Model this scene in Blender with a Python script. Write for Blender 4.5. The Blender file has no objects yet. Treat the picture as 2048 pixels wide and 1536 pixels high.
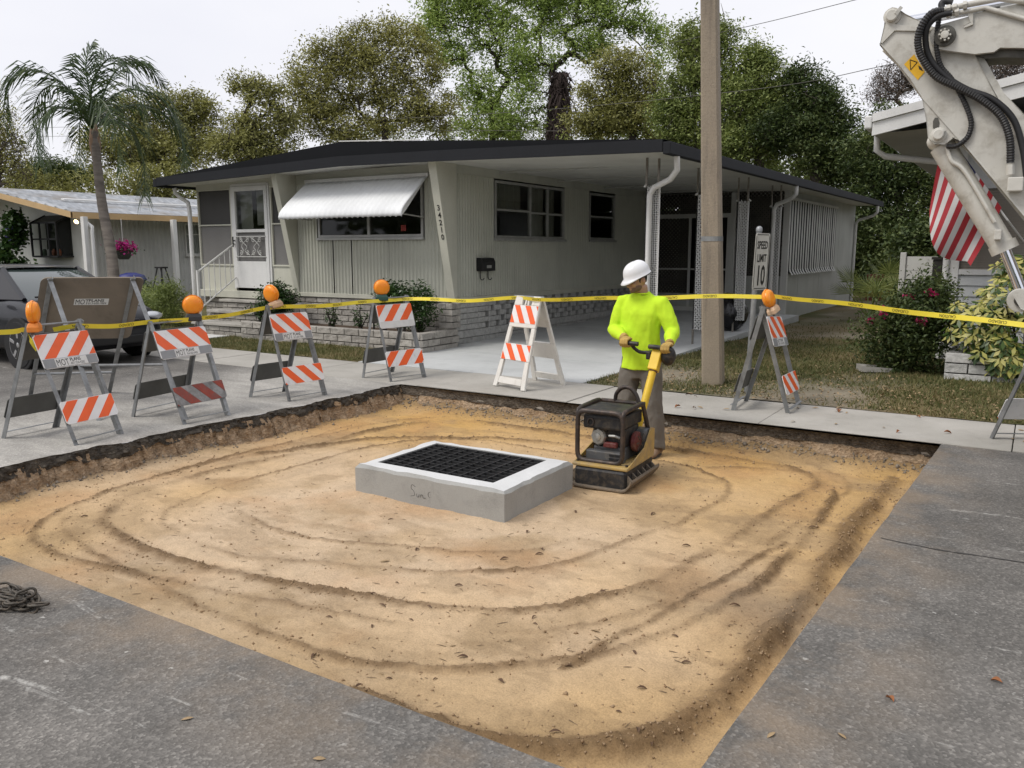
import bpy, bmesh, math, random
import numpy as np
from mathutils import Vector, Matrix, Quaternion, geometry
R = math.radians
rnd = random.Random(7)
rng = np.random.default_rng(11)
scene = bpy.context.scene
COL = scene.collection

# ------------------------------------------------------------------ camera
EYE = Vector((0.0, 0.0, 1.6)); YAW = R(32.3); PITCH = math.atan(268 / 1650.0); FPX = 1650.0
cam_data = bpy.data.cameras.new('camera'); cam = bpy.data.objects.new('camera', cam_data); COL.objects.link(cam)
cam_data.sensor_fit = 'HORIZONTAL'; cam_data.sensor_width = 36.0; cam_data.lens = 36.0 * FPX / 2048.0
cam_data.clip_start = 0.05; cam_data.clip_end = 2000
cam.location = EYE; cam.rotation_euler = (math.pi / 2 - PITCH, 0, YAW)
scene.camera = cam
FWD = Vector((-math.sin(YAW) * math.cos(PITCH), math.cos(YAW) * math.cos(PITCH), -math.sin(PITCH)))
RGT = Vector((math.cos(YAW), math.sin(YAW), 0)); UPV = RGT.cross(FWD)
def sight(x, y, d):
    """point of the place seen at photo pixel x,y at depth d metres"""
    return EYE + (FWD * FPX + RGT * (x - 1024) + UPV * (768 - y)) * (d / FPX)

# ------------------------------------------------------------------ light: bright overcast
SUN_EL, SUN_AZ = R(52), R(215)          # azimuth measured clockwise from +Y
w = bpy.data.worlds.new('World'); scene.world = w; w.use_nodes = True
nt = w.node_tree; nt.nodes.clear()
sky = nt.nodes.new('ShaderNodeTexSky'); sky.sky_type = 'NISHITA'; sky.sun_disc = False
sky.sun_elevation = SUN_EL; sky.sun_rotation = SUN_AZ; sky.dust_density = 4.0; sky.air_density = 1.0
tc = nt.nodes.new('ShaderNodeTexCoord'); mp = nt.nodes.new('ShaderNodeMapping'); mp.inputs['Scale'].default_value = (1.0, 1.0, 2.6)
cn = nt.nodes.new('ShaderNodeTexNoise'); cn.inputs['Scale'].default_value = 1.6; cn.inputs['Detail'].default_value = 5; cn.inputs['Roughness'].default_value = 0.5
cr = nt.nodes.new('ShaderNodeValToRGB')
cr.color_ramp.elements[0].position = 0.3; cr.color_ramp.elements[0].color = (6.75, 6.8, 7.45, 1)
cr.color_ramp.elements[1].position = 0.72; cr.color_ramp.elements[1].color = (8.0, 7.95, 8.2, 1)
mx = nt.nodes.new('ShaderNodeMix'); mx.data_type = 'RGBA'; mx.inputs[0].default_value = 0.92
bg = nt.nodes.new('ShaderNodeBackground'); bg.inputs['Strength'].default_value = 0.1
wo = nt.nodes.new('ShaderNodeOutputWorld')
L = nt.links.new
L(tc.outputs['Generated'], mp.inputs['Vector']); L(mp.outputs[0], cn.inputs['Vector']); L(cn.outputs['Fac'], cr.inputs['Fac'])
L(sky.outputs[0], mx.inputs[6]); L(cr.outputs[0], mx.inputs[7]); L(mx.outputs[2], bg.inputs['Color']); L(bg.outputs[0], wo.inputs['Surface'])
sl = bpy.data.lights.new('sun', 'SUN'); sl.energy = 1.5; sl.angle = R(22); sl.color = (1.0, 0.955, 0.89)
sun = bpy.data.objects.new('sun', sl); COL.objects.link(sun)
sdir = Vector((math.sin(SUN_AZ) * math.cos(SUN_EL), math.cos(SUN_AZ) * math.cos(SUN_EL), math.sin(SUN_EL)))
sun.rotation_euler = (-sdir).to_track_quat('-Z', 'Y').to_euler(); sun.location = (0, 0, 30)
vs = scene.view_settings; vs.view_transform = 'Standard'; vs.look = 'None'; vs.exposure = 0.38; vs.gamma = 1.0; vs.use_curve_mapping = False
scene.cycles.max_bounces = 6; scene.cycles.diffuse_bounces = 2; scene.cycles.transparent_max_bounces = 10
scene.cycles.use_denoising = True

# ------------------------------------------------------------------ helpers
OFF = {}
def reg(o, parent):
    OFF[o] = OFF.get(parent, Vector((0, 0, 0))) if parent else Vector((0, 0, 0))
def thing(name, label, cat, loc=(0, 0, 0), rz=0.0, group=None):
    o = bpy.data.objects.new(name, None); COL.objects.link(o); o.empty_display_size = 0.1
    o.location = loc; o.rotation_euler = (0, 0, rz); OFF[o] = Vector(loc)
    tag(o, label, cat, group); return o
def tag(o, label, cat, group=None):
    o['label'] = label; o['category'] = cat
    if group: o['group'] = group
    return o
def struct(o, label=None):
    o['kind'] = 'structure'
    if label: o['label'] = label
    return o
def stuff(o, label=None, cat=None):
    o['kind'] = 'stuff'
    if label: o['label'] = label
    if cat: o['category'] = cat
    return o
def mesh_obj(name, V, F, mat, parent=None, local=False, smooth=None, bevel=0.0, off=None):
    me = bpy.data.meshes.new(name)
    o0 = Vector((0, 0, 0)) if local else (OFF.get(parent, Vector((0, 0, 0))) if off is None else Vector(off))
    if isinstance(V, np.ndarray) and isinstance(F, np.ndarray):
        fast_mesh(me, V - np.array(o0), F)
    else:
        me.from_pydata([tuple(Vector(v) - o0) for v in V], [], F)
    if smooth is not None:
        me.shade_smooth()
        if smooth < 179: me.set_sharp_from_angle(angle=R(smooth))
    me.update()
    if mat:
        for m_ in (mat if isinstance(mat, (list, tuple)) else [mat]): me.materials.append(m_)
    o = bpy.data.objects.new(name, me); COL.objects.link(o)
    if parent: o.parent = parent
    OFF[o] = OFF.get(parent, Vector((0, 0, 0))) if parent else Vector(o0)
    if not parent and off is not None: o.location = off
    if bevel > 0:
        b = o.modifiers.new('bevel', 'BEVEL'); b.width = bevel; b.segments = 2; b.limit_method = 'ANGLE'; b.angle_limit = R(40)
    return o
def fast_mesh(me, V, F):
    n = F.shape[1]
    me.vertices.add(len(V)); me.vertices.foreach_set('co', V.astype(np.float32).ravel())
    me.loops.add(F.size); me.loops.foreach_set('vertex_index', F.astype(np.int32).ravel())
    me.polygons.add(len(F)); me.polygons.foreach_set('loop_start', np.arange(0, F.size, n, dtype=np.int32))
    me.update(calc_edges=True)
def frame_for(d, up=None):
    d = Vector(d).normalized()
    u = Vector(up) if up is not None else (Vector((0, 0, 1)) if abs(d.z) < 0.95 else Vector((0, 1, 0)))
    s = d.cross(u).normalized(); return d, s, s.cross(d).normalized()
def catmull(pts, n=8, closed=False):
    P = [Vector(p) for p in pts]; out = []; N = len(P)
    for i in range(N if closed else N - 1):
        if closed: a, b, c, d = P[i - 1], P[i], P[(i + 1) % N], P[(i + 2) % N]
        else: a, b, c, d = P[max(i - 1, 0)], P[i], P[i + 1], P[min(i + 2, N - 1)]
        for k in range(n):
            t = k / n
            out.append(0.5 * ((2 * b) + (c - a) * t + (2 * a - 5 * b + 4 * c - d) * t * t + (3 * b - a - 3 * c + d) * t ** 3))
    if not closed: out.append(P[-1])
    return out
class MB:
    def __init__(s): s.v = []; s.f = []
    def add(s, V, F):
        n = len(s.v); s.v += [Vector(v) for v in V]; s.f += [tuple(i + n for i in f) for f in F]; return s
    def box(s, lo, hi):
        x0, y0, z0 = lo; x1, y1, z1 = hi
        return s.add([(x0, y0, z0), (x1, y0, z0), (x1, y1, z0), (x0, y1, z0), (x0, y0, z1), (x1, y0, z1), (x1, y1, z1), (x0, y1, z1)],
                     [(0, 3, 2, 1), (4, 5, 6, 7), (0, 1, 5, 4), (1, 2, 6, 5), (2, 3, 7, 6), (3, 0, 4, 7)])
    def bar(s, p0, p1, w, h, up=None):
        p0, p1 = Vector(p0), Vector(p1); d, a, b = frame_for(p1 - p0, up); a = a * w / 2; b = b * h / 2
        V = [p + q for p in (p0, p1) for q in (-a - b, a - b, a + b, -a + b)]
        return s.add(V, [(3, 2, 1, 0), (4, 5, 6, 7), (0, 1, 5, 4), (1, 2, 6, 5), (2, 3, 7, 6), (3, 0, 4, 7)])
    def angle_iron(s, p0, p1, w, t, up, flip=1):
        p0, p1 = Vector(p0), Vector(p1); d, a, b = frame_for(p1 - p0, up)
        s.bar(p0, p1, w, t, up)
        o = a * (flip * (w / 2 - t / 2)) - b * (w / 2 + t / 2)
        return s.bar(p0 + o, p1 + o, t, w, up)
    def tube(s, pts, r, n=8, closed=False, caps=True):
        P = [Vector(p) for p in pts]; N = len(P); rr = r if hasattr(r, '__len__') else [r] * N
        rings = []; ref = None
        for i, p in enumerate(P):
            d = (P[(i + 1) % N] - P[i - 1]) if closed else (P[min(i + 1, N - 1)] - P[max(i - 1, 0)])
            d.normalize()
            if ref is None: ref = frame_for(d)[1]
            ref = (ref - d * ref.dot(d)); ref = ref.normalized() if ref.length > 1e-6 else frame_for(d)[1]
            b = d.cross(ref)
            rings.append([p + (ref * math.cos(2 * math.pi * k / n) + b * math.sin(2 * math.pi * k / n)) * rr[i] for k in range(n)])
        V = [v for rg in rings for v in rg]; F = []
        for i in range(N if closed else N - 1):
            j = (i + 1) % N
            for k in range(n): F.append((i * n + k, i * n + (k + 1) % n, j * n + (k + 1) % n, j * n + k))
        if caps and not closed: F += [tuple(range(n - 1, -1, -1)), tuple((N - 1) * n + k for k in range(n))]
        return s.add(V, F)
    def cyl(s, p0, p1, r0, r1=None, n=16): return s.tube([p0, p1], [r0, r0 if r1 is None else r1], n)
    def sph(s, c, r, nu=12, nv=8, rot=None):
        c = Vector(c); r = (r, r, r) if not hasattr(r, '__len__') else r; V = []; F = []
        for j in range(1, nv):
            t = math.pi * j / nv
            for i in range(nu):
                a = 2 * math.pi * i / nu; q = Vector((r[0] * math.sin(t) * math.cos(a), r[1] * math.sin(t) * math.sin(a), r[2] * math.cos(t)))
                V.append(c + (rot @ q if rot else q))
        for ev in ((0, 0, r[2]), (0, 0, -r[2])): V.append(c + (rot @ Vector(ev) if rot else Vector(ev)))
        T, B = len(V) - 2, len(V) - 1
        for j in range(nv - 2):
            for i in range(nu): F.append((j * nu + i, (j + 1) * nu + i, (j + 1) * nu + (i + 1) % nu, j * nu + (i + 1) % nu))
        for i in range(nu): F += [(T, i, (i + 1) % nu), (B, (nv - 2) * nu + (i + 1) % nu, (nv - 2) * nu + i)]
        return s.add(V, F)
    def lathe(s, prof, c, axis=(0, 0, 1), n=20, cap=True):
        d, a, b = frame_for(axis); c = Vector(c); V = []; F = []
        for (r, h) in prof:
            for k in range(n): V.append(c + d * h + (a * math.cos(2 * math.pi * k / n) + b * math.sin(2 * math.pi * k / n)) * r)
        for i in range(len(prof) - 1):
            for k in range(n): F.append((i * n + k, i * n + (k + 1) % n, (i + 1) * n + (k + 1) % n, (i + 1) * n + k))
        if cap: F += [tuple(range(n - 1, -1, -1)), tuple((len(prof) - 1) * n + k for k in range(n))]
        return s.add(V, F)
    def plate(s, poly, org, ux, uy, t):
        """polygon (2-D list) in the plane org+ux,uy, extruded t along ux x uy (centred)"""
        org, ux, uy = Vector(org), Vector(ux), Vector(uy); n = ux.cross(uy).normalized() * (t / 2); N = len(poly)
        q = [org + ux * p[0] + uy * p[1] for p in poly]
        V = [p + n for p in q] + [p - n for p in q]
        tri = geometry.tessellate_polygon([q])
        nrm = ux.cross(uy)
        F = []
        for t_ in tri:
            a, b, c = (q[i] for i in t_)
            t_ = tuple(t_) if (b - a).cross(c - a).dot(nrm) > 0 else tuple(reversed(t_))
            F += [t_, tuple(i + N for i in reversed(t_))]
        ar = sum(poly[i][0] * poly[(i + 1) % N][1] - poly[(i + 1) % N][0] * poly[i][1] for i in range(N))
        for i in range(N):
            j = (i + 1) % N
            F.append((i + N, j + N, j, i) if ar > 0 else (i, j, j + N, i + N))
        return s.add(V, F)
    def build(s, name, mat, parent=None, local=False, smooth=None, bevel=0.0, off=None):
        return mesh_obj(name, s.v, s.f, mat, parent, local, smooth, bevel, off)
def clip_poly(poly, x0, x1, y0, y1):
    def cl(P, f, g):
        o = []
        for i in range(len(P)):
            a, b = P[i], P[(i + 1) % len(P)]
            if f(a): o.append(a)
            if f(a) != f(b): o.append(g(a, b))
        return o
    ix = lambda X: (lambda a, b: (X, a[1] + (b[1] - a[1]) * (X - a[0]) / (b[0] - a[0])))
    iy = lambda Y: (lambda a, b: (a[0] + (b[0] - a[0]) * (Y - a[1]) / (b[1] - a[1]), Y))
    for f, g in ((lambda p: p[0] >= x0, ix(x0)), (lambda p: p[0] <= x1, ix(x1)), (lambda p: p[1] >= y0, iy(y0)), (lambda p: p[1] <= y1, iy(y1))):
        poly = cl(poly, f, g)
        if not poly: return []
    return poly
def copy_tree(o, parent=None):
    c = o.copy(); COL.objects.link(c); c.parent = parent
    for ch in list(o.children): copy_tree(ch, c)
    return c
def text_verts(txt, size, align='LEFT', bold=False, spacing=1.0):
    cu = bpy.data.curves.new('lettering', 'FONT'); cu.body = txt; cu.size = size; cu.align_x = align; cu.resolution_u = 2; cu.space_character = spacing
    if bold: cu.offset = size * 0.022
    o = bpy.data.objects.new('lettering', cu); COL.objects.link(o)
    dg = bpy.context.evaluated_depsgraph_get(); me = bpy.data.meshes.new_from_object(o.evaluated_get(dg))
    V = [v.co.copy() for v in me.vertices]; F = [tuple(p.vertices) for p in me.polygons]
    bpy.data.objects.remove(o); bpy.data.curves.remove(cu); bpy.data.meshes.remove(me)
    return V, F
def lettering(txt, size, org, ux, uy, mat, parent, local=False, align='LEFT', bold=False, sx=1.0, name='lettering', spacing=1.0):
    V, F = text_verts(txt, size, align, bold, spacing); org, ux, uy = Vector(org), Vector(ux), Vector(uy)
    return mesh_obj(name, [org + ux * v.x * sx + uy * v.y for v in V], F, mat, parent, local)

# ---- value noise on numpy arrays
def vnoise(x, y, seed=0):
    xi = np.floor(x).astype(np.int64); yi = np.floor(y).astype(np.int64); fx = x - xi; fy = y - yi
    fx = fx * fx * (3 - 2 * fx); fy = fy * fy * (3 - 2 * fy)
    def h(a, b):
        n = (a * 374761393 + b * 668265263 + seed * 974634777) & 0xFFFFFFFF
        n = ((n ^ (n >> 13)) * 1274126177) & 0xFFFFFFFF
        return ((n ^ (n >> 16)) & 0xFFFF) / 65535.0
    a = h(xi, yi); b = h(xi + 1, yi); c = h(xi, yi + 1); d = h(xi + 1, yi + 1)
    return (a * (1 - fx) + b * fx) * (1 - fy) + (c * (1 - fx) + d * fx) * fy
def fbm(x, y, o=4, seed=0):
    s = 0; a = 0.5; t = 0
    for k in range(o): s = s + a * vnoise(x * 2 ** k, y * 2 ** k, seed + k * 17); t += a; a *= 0.5
    return s / t

# ------------------------------------------------------------------ materials
class NB:
    def __init__(s, name):
        s.m = bpy.data.materials.new(name); s.m.use_nodes = True; s.t = s.m.node_tree; s.t.nodes.clear()
        s.out = s.n('OutputMaterial'); s.b = s.n('BsdfPrincipled'); s.l(s.b.outputs[0], s.out.inputs['Surface'])
    def n(s, typ, **kw):
        x = s.t.nodes.new('ShaderNode' + typ)
        for k, v in kw.items(): setattr(x, k, v)
        return x
    def l(s, a, b): s.t.links.new(a, b)
    def set(s, node, **kw):
        for k, v in kw.items():
            node.inputs[k.replace('_', ' ')].default_value = v
        return node
    def coord(s, kind='Object', scale=(1, 1, 1), rot=(0, 0, 0)):
        if kind == 'World': o = s.n('NewGeometry').outputs['Position']
        else: o = s.n('TexCoord').outputs[kind]
        m = s.n('Mapping'); m.inputs['Scale'].default_value = scale; m.inputs['Rotation'].default_value = rot; s.l(o, m.inputs[0]); return m.outputs[0]
    def noise(s, co, scale, detail=4, rough=0.55, dist=0.0):
        x = s.n('TexNoise'); x.inputs['Scale'].default_value = scale; x.inputs['Detail'].default_value = detail
        x.inputs['Roughness'].default_value = rough; x.inputs['Distortion'].default_value = dist; s.l(co, x.inputs['Vector']); return x.outputs['Fac']
    def vor(s, co, scale, feat='F1'):
        x = s.n('TexVoronoi', feature=feat); x.inputs['Scale'].default_value = scale; s.l(co, x.inputs['Vector']); return x
    def ramp(s, fac, stops):
        x = s.n('ValToRGB'); e = x.color_ramp.elements
        while len(e) < len(stops): e.new(0.5)
        for i, (p, c) in enumerate(stops):
            e[i].position = p; e[i].color = (c, c, c, 1) if not hasattr(c, '__len__') else tuple(c[:3]) + (1,)
        s.l(fac, x.inputs['Fac']); return x.outputs[0]
    def mix(s, fac, a, b, blend='MIX'):
        x = s.n('Mix', data_type='RGBA', blend_type=blend)
        for i, v in ((0, fac), (6, a), (7, b)):
            if hasattr(v, 'is_linked') or hasattr(v, 'links'): s.l(v, x.inputs[i])
            else: x.inputs[i].default_value = v if i == 0 else tuple(v[:3]) + (1,)
        return x.outputs[2]
    def math(s, op, a, b=0.0, clamp=False):
        x = s.n('Math', operation=op); x.use_clamp = clamp
        for i, v in ((0, a), (1, b)):
            if hasattr(v, 'links'): s.l(v, x.inputs[i])
            else: x.inputs[i].default_value = v
        return x.outputs[0]
    def bump(s, h, strength=0.3, dist=0.01, prev=None):
        x = s.n('Bump'); x.inputs['Strength'].default_value = strength; x.inputs['Distance'].default_value = dist
        s.l(h, x.inputs['Height'])
        if prev is not None: s.l(prev, x.inputs['Normal'])
        return x.outputs[0]
    def fin(s, col=None, rough=None, normal=None, metal=None, spec=None):
        for k, v in (('Base Color', col), ('Roughness', rough), ('Metallic', metal), ('Specular IOR Level', spec)):
            if v is None: continue
            if hasattr(v, 'links'): s.l(v, s.b.inputs[k])
            else: s.b.inputs[k].default_value = (tuple(v[:3]) + (1,)) if k == 'Base Color' else v
        if normal is not None: s.l(normal, s.b.inputs['Normal'])
        return s.m
MATS = {}
def mat(name, col, rough=0.6, metal=0.0, var=0.18, scale=3.0, bump=0.0, bscale=60.0, col2=None, dirt=0.0, dirtcol=(0.12, 0.1, 0.075), spec=0.5, coord='Object'):
    """everyday paint / metal / fabric: blotchy tone, optional wear stains and fine relief"""
    if name in MATS: return MATS[name]
    b = NB(name); co = b.coord(coord)
    c2 = col2 or tuple(x * (1 - var) for x in col); c1 = col if col2 else tuple(min(1, x * (1 + var * 0.35)) for x in col)
    c = b.mix(b.ramp(b.noise(co, scale, 5), [(0.3, 0), (0.7, 1)]), c1, c2)
    if dirt > 0:
        d = b.ramp(b.noise(co, scale * 2.3, 8, 0.68, 0.4), [(0.62 - dirt * 0.35, 0), (0.75 - dirt * 0.1, 1)])
        c = b.mix(b.math('MULTIPLY', d, min(1.0, 0.35 + dirt * 0.6)), c, dirtcol)
    r = b.math('ADD', b.math('MULTIPLY', b.noise(co, scale * 4, 3), 0.2), rough - 0.1, True)
    nm = b.bump(b.noise(co, bscale, 5), bump, 0.01) if bump > 0 else None
    MATS[name] = b.fin(c, r, nm, metal, spec); return MATS[name]
# ================================================================== ground, road, pit
PX0, PX1, PY0, PY1 = -6.42, -0.68, 2.08, 7.60
SW0, SW1 = 7.60, 8.78                    # sidewalk
FLOOR = -0.25
def m_asphalt():
    b = NB('worn_asphalt'); co = b.coord('World')
    big = b.noise(co, 0.55, 5, 0.6); mid = b.noise(co, 3.2, 6, 0.65)
    c = b.mix(b.ramp(b.math('ADD', b.math('MULTIPLY', big, 0.6), b.math('MULTIPLY', mid, 0.4)), [(0.36, 0), (0.62, 1)]), (0.105, 0.100, 0.092), (0.205, 0.193, 0.176))
    v = b.vor(co, 95); agg = b.ramp(v.outputs['Color'], [(0.25, 0.45), (0.7, 1.0), (0.95, 1.9)])
    c = b.mix(0.55, c, agg, 'MULTIPLY')
    # chalky scrapes and mortar drips
    st = b.coord('World', (0.8, 5.5, 1), (0, 0, 0.12)); sc = b.ramp(b.noise(st, 1.7, 9, 0.72, 0.6), [(0.60, 0), (0.68, 0.9)])
    sp = b.ramp(b.noise(co, 13, 3, 0.6), [(0.69, 0), (0.73, 0.8)])
    c = b.mix(b.math('MULTIPLY', sc, b.ramp(b.noise(co, 30, 3), [(0.38, 0), (0.6, 1)])), c, (0.46, 0.45, 0.42)); c = b.mix(b.math('MULTIPLY', sp, b.ramp(b.noise(co, 0.9, 2), [(0.40, 0), (0.55, 1)])), c, (0.5, 0.49, 0.46))
    # sand trodden out of the hole onto the lip
    x = b.n('SeparateXYZ'); b.l(b.n('NewGeometry').outputs['Position'], x.inputs[0])
    dx = b.math('SUBTRACT', b.math('ABSOLUTE', b.math('SUBTRACT', x.outputs[0], (PX0 + PX1) / 2)), (PX1 - PX0) / 2)
    dy = b.math('SUBTRACT', b.math('ABSOLUTE', b.math('SUBTRACT', x.outputs[1], (PY0 + PY1) / 2)), (PY1 - PY0) / 2)
    d = b.math('MAXIMUM', dx, dy)
    lip = b.math('MULTIPLY', b.math('SUBTRACT', 1.0, b.math('DIVIDE', d, 0.6), True), b.ramp(b.noise(co, 2.1, 6, 0.6), [(0.42, 0), (0.62, 1)]))
    c = b.mix(b.math('MULTIPLY', lip, 0.55), c, (0.30, 0.225, 0.15))
    # pale concrete slurry dried over the asphalt left of the hole
    lx = b.math('SUBTRACT', -6.35, x.outputs[0]); wob = b.math('MULTIPLY', b.math('SUBTRACT', b.noise(co, 0.8, 5), 0.5), 2.6)
    near = b.math('SUBTRACT', 1.0, b.math('DIVIDE', b.math('ADD', lx, wob), 3.1), True)
    side = b.math('GREATER_THAN', lx, -0.02)
    yb = b.math('DIVIDE', b.math('SUBTRACT', x.outputs[1], b.math('ADD', 1.3, b.math('MULTIPLY', wob, 0.3))), 0.8, True)
    sl_ = b.math('MULTIPLY', b.math('MULTIPLY', b.ramp(near, [(0.0, 0), (0.5, 1)]), side), yb)
    slc = b.mix(b.ramp(b.noise(b.coord('World', (0.6, 1.6, 1)), 2.4, 7, 0.65), [(0.3, 0), (0.7, 1)]), (0.29, 0.278, 0.255), (0.50, 0.48, 0.44))
    c = b.mix(b.math('MULTIPLY', sl_, 0.93), c, b.mix(0.35, slc, agg, 'MULTIPLY'))
    nm = b.bump(v.outputs['Distance'], 0.55, 0.006); nm = b.bump(mid, 0.25, 0.02, nm)
    return b.fin(c, 0.86, nm, 0, 0.35)
def m_concrete(name, lo, hi, speck=0.5, stain=0.35):
    b = NB(name); co = b.coord('World')
    c = b.mix(b.ramp(b.noise(co, 1.1, 7, 0.62), [(0.3, 0), (0.7, 1)]), lo, hi)
    c = b.mix(b.math('MULTIPLY', b.ramp(b.noise(co, 4.0, 8, 0.7, 0.5), [(0.52, 0), (0.72, 1)]), stain), c, tuple(x * 0.5 for x in lo))
    g = b.noise(co, 130, 3, 0.7); c = b.mix(speck, c, b.ramp(g, [(0.3, 0.62), (0.55, 1.0), (0.75, 1.22)]), 'MULTIPLY')
    p = b.ramp(b.vor(co, 26).outputs['Distance'], [(0.05, 0.35), (0.12, 1)])
    c = b.mix(0.6, c, b.mix(b.ramp(b.noise(co, 5, 2), [(0.5, 0), (0.6, 1)]), (1, 1, 1), p), 'MULTIPLY')
    nm = b.bump(g, 0.25, 0.004); nm = b.bump(b.noise(co, 9, 5), 0.15, 0.02, nm)
    return b.fin(c, 0.85, nm, 0, 0.3)
def m_vcol(name, rough, bs, bstr, speck=0.35):
    b = NB(name); co = b.coord('World'); a = b.n('VertexColor'); a.layer_name = 'soil'
    g = b.noise(co, bs, 6, 0.75); f = b.noise(co, 14, 6, 0.7)
    c = b.mix(speck, a.outputs['Color'], b.ramp(g, [(0.28, 0.45), (0.52, 1.0), (0.78, 1.35)]), 'MULTIPLY')
    c = b.mix(0.45, c, b.ramp(f, [(0.3, 0.7), (0.55, 1.0), (0.75, 1.15)]), 'MULTIPLY')
    nm = b.bump(g, bstr, 0.006); nm = b.bump(f, bstr * 0.7, 0.02, nm)
    return b.fin(c, rough, nm, 0, 0.2)
ASPHALT = m_asphalt()
WALK = m_concrete('sidewalk_concrete', (0.34, 0.325, 0.29), (0.47, 0.45, 0.41), 0.4, 0.25)
DRIVE = m_concrete('driveway_concrete', (0.45, 0.465, 0.46), (0.57, 0.585, 0.58), 0.25, 0.2)
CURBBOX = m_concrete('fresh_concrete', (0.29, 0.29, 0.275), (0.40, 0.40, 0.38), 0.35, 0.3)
SOIL = m_vcol('compacted_sand', 0.95, 110, 0.9, .6)
LAWNM = m_vcol('lawn_soil', 0.95, 60, 0.8)
def m_cut(name, a, bcol, sc):
    b = NB(name); co = b.coord('World', (1, 1, 1.4)); n = b.noise(co, sc, 9, 0.75, 0.5); v = b.vor(co, 38)
    c = b.mix(b.ramp(n, [(0.32, 0), (0.68, 1)]), a, bcol); c = b.mix(0.5, c, b.ramp(v.outputs['Color'], [(0.1, 0.5), (0.6, 1.0), (0.95, 1.5)]), 'MULTIPLY')
    nm = b.bump(v.outputs['Distance'], 0.9, 0.02); nm = b.bump(n, 0.9, 0.04, nm); return b.fin(c, 0.92, nm, 0, 0.2)
CUTASPH = m_cut('broken_asphalt_edge', (0.032, 0.028, 0.024), (0.15, 0.13, 0.105), 9)
CUTSOIL = m_cut('cut_soil', (0.29, 0.185, 0.10), (0.52, 0.40, 0.28), 6)
CUTWALK = m_cut('dirty_slab_edge', (0.05, 0.043, 0.036), (0.27, 0.24, 0.20), 11)

# -- the ground sheet, out to the horizon, with the hole left open
def ring_sheet(name, outer, inner, z, m):
    o3 = [Vector((x, y, z)) for x, y in outer]; i3 = [Vector((x, y, z)) for x, y in inner]
    tri = geometry.tessellate_polygon([o3, i3]); P = o3 + i3
    F = []
    for t in tri:
        a, b_, c_ = (P[i] for i in t); F.append(tuple(t) if (b_ - a).cross(c_ - a).z > 0 else tuple(reversed(t)))
    return mesh_obj(name, P, F, m)
GROUNDM = mat('distant_turf', (0.095, 0.1, 0.045), 0.95, var=0.35, scale=0.4, bump=0.4, bscale=9, coord='Object')
gr = ring_sheet('ground', [(-700, -300), (700, -300), (700, 900), (-700, 900)], [(PX0 - .2, PY0 - .2), (PX1 + .3, PY0 - .2), (PX1 + .3, SW1 - .3), (PX0 - .2, SW1 - .3)], -0.06, GROUNDM); struct(gr, 'flat ground reaching the horizon')
# -- road sheet with ragged saw-cut hole, and its broken edges
def ragged(p, q, n, amp, seed):
    out = []; p, q = Vector(p), Vector(q); d = (q - p); nn = Vector((-d.y, d.x)).normalized()
    for i in range(n):
        t = i / n; s = float(fbm(np.array([t * d.length * 5.0]), np.array([seed * 3.1]), 4, seed)[0]) - 0.5
        out.append(p + d * t + nn * s * amp * (1 if 0 < i else 0))
    return out
c0, c1, c2, c3 = (PX0, PY0), (-0.77, PY0), (-0.56, PY1), (PX0 + .03, PY1)
hole_l = ragged(c3, c0, 150, 0.20, 3)
hole = ragged(c0, c1, 60, 0.014, 5) + ragged(c1, c2, 60, 0.012, 9) + ragged(c2, c3, 4, 0.0, 1) + hole_l
rd = ring_sheet('road', [(-60, -12), (45, -12), (45, SW0 - .004), (-60, SW0 - .004)], [(p[0], p[1]) for p in hole], 0.0, ASPHALT); struct(rd, 'worn grey asphalt street')
def wall_strip(name, line, z0, z1, nz, amp, inset, m, parent, seed, zj=0.0):
    """vertical cut face following a ground-plan line, rough; inset pushes the foot into the hole"""
    n = len(line); V = []; F = []
    for j in range(nz + 1):
        t = j / nz
        for i, p in enumerate(line):
            a = line[max(i - 1, 0)]; b_ = line[min(i + 1, n - 1)]; d = Vector((b_[0] - a[0], b_[1] - a[1])).normalized(); nn = Vector((d.y, -d.x))
            r = float(fbm(np.array([i * 0.31 + seed]), np.array([t * 3.3 + seed]), 4, seed)[0]) - 0.5
            k = inset[0] * (1 - t) + inset[1] * t + (r * amp if 0 < t < 1 else r * amp * 0.35)
            V.append((p[0] - nn.x * k, p[1] - nn.y * k, z0 + (z1 - z0) * t + (zj * (float(fbm(np.array([i * .09 + seed]), np.array([seed * 1.7]), 4, seed + 3)[0]) - .5) * (1 - t) if zj else 0)))
    for j in range(nz):
        for i in range(n - 1): F.append((j * n + i, j * n + i + 1, (j + 1) * n + i + 1, (j + 1) * n + i))
    return mesh_obj(name, V, F, m, parent, smooth=70)
ll = [(p[0], p[1]) for p in hole_l] + [c0]
def resample(line, k):
    out = []
    for i in range(len(line) - 1):
        for j in range(k): t = j / k; out.append((line[i][0] * (1 - t) + line[i + 1][0] * t, line[i][1] * (1 - t) + line[i + 1][1] * t))
    return out + [line[-1]]
ll = resample(ll, 3)
for nm_, ln, am in (('cut_edge', ll, 0.05),):
    wall_strip(nm_, ln, -0.092, -0.002, 6, .075, (0.035, -0.004), CUTASPH, rd, 4, .15)
wall_strip('cut_edge', resample([c0, c1], 40), -0.12, -0.002, 3, 0.02, (0.0, -0.004), CUTASPH, rd, 6)
wall_strip('cut_edge', resample([c1, c2], 60), -0.12, -0.002, 3, 0.02, (0.0, -0.004), CUTASPH, rd, 8)
pitw = wall_strip('pit_wall', ll, -0.34, -0.04, 8, 0.09, (0.13, 0.0), CUTSOIL, None, 12); struct(pitw, 'sandy cut side of the hole under the asphalt')
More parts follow.
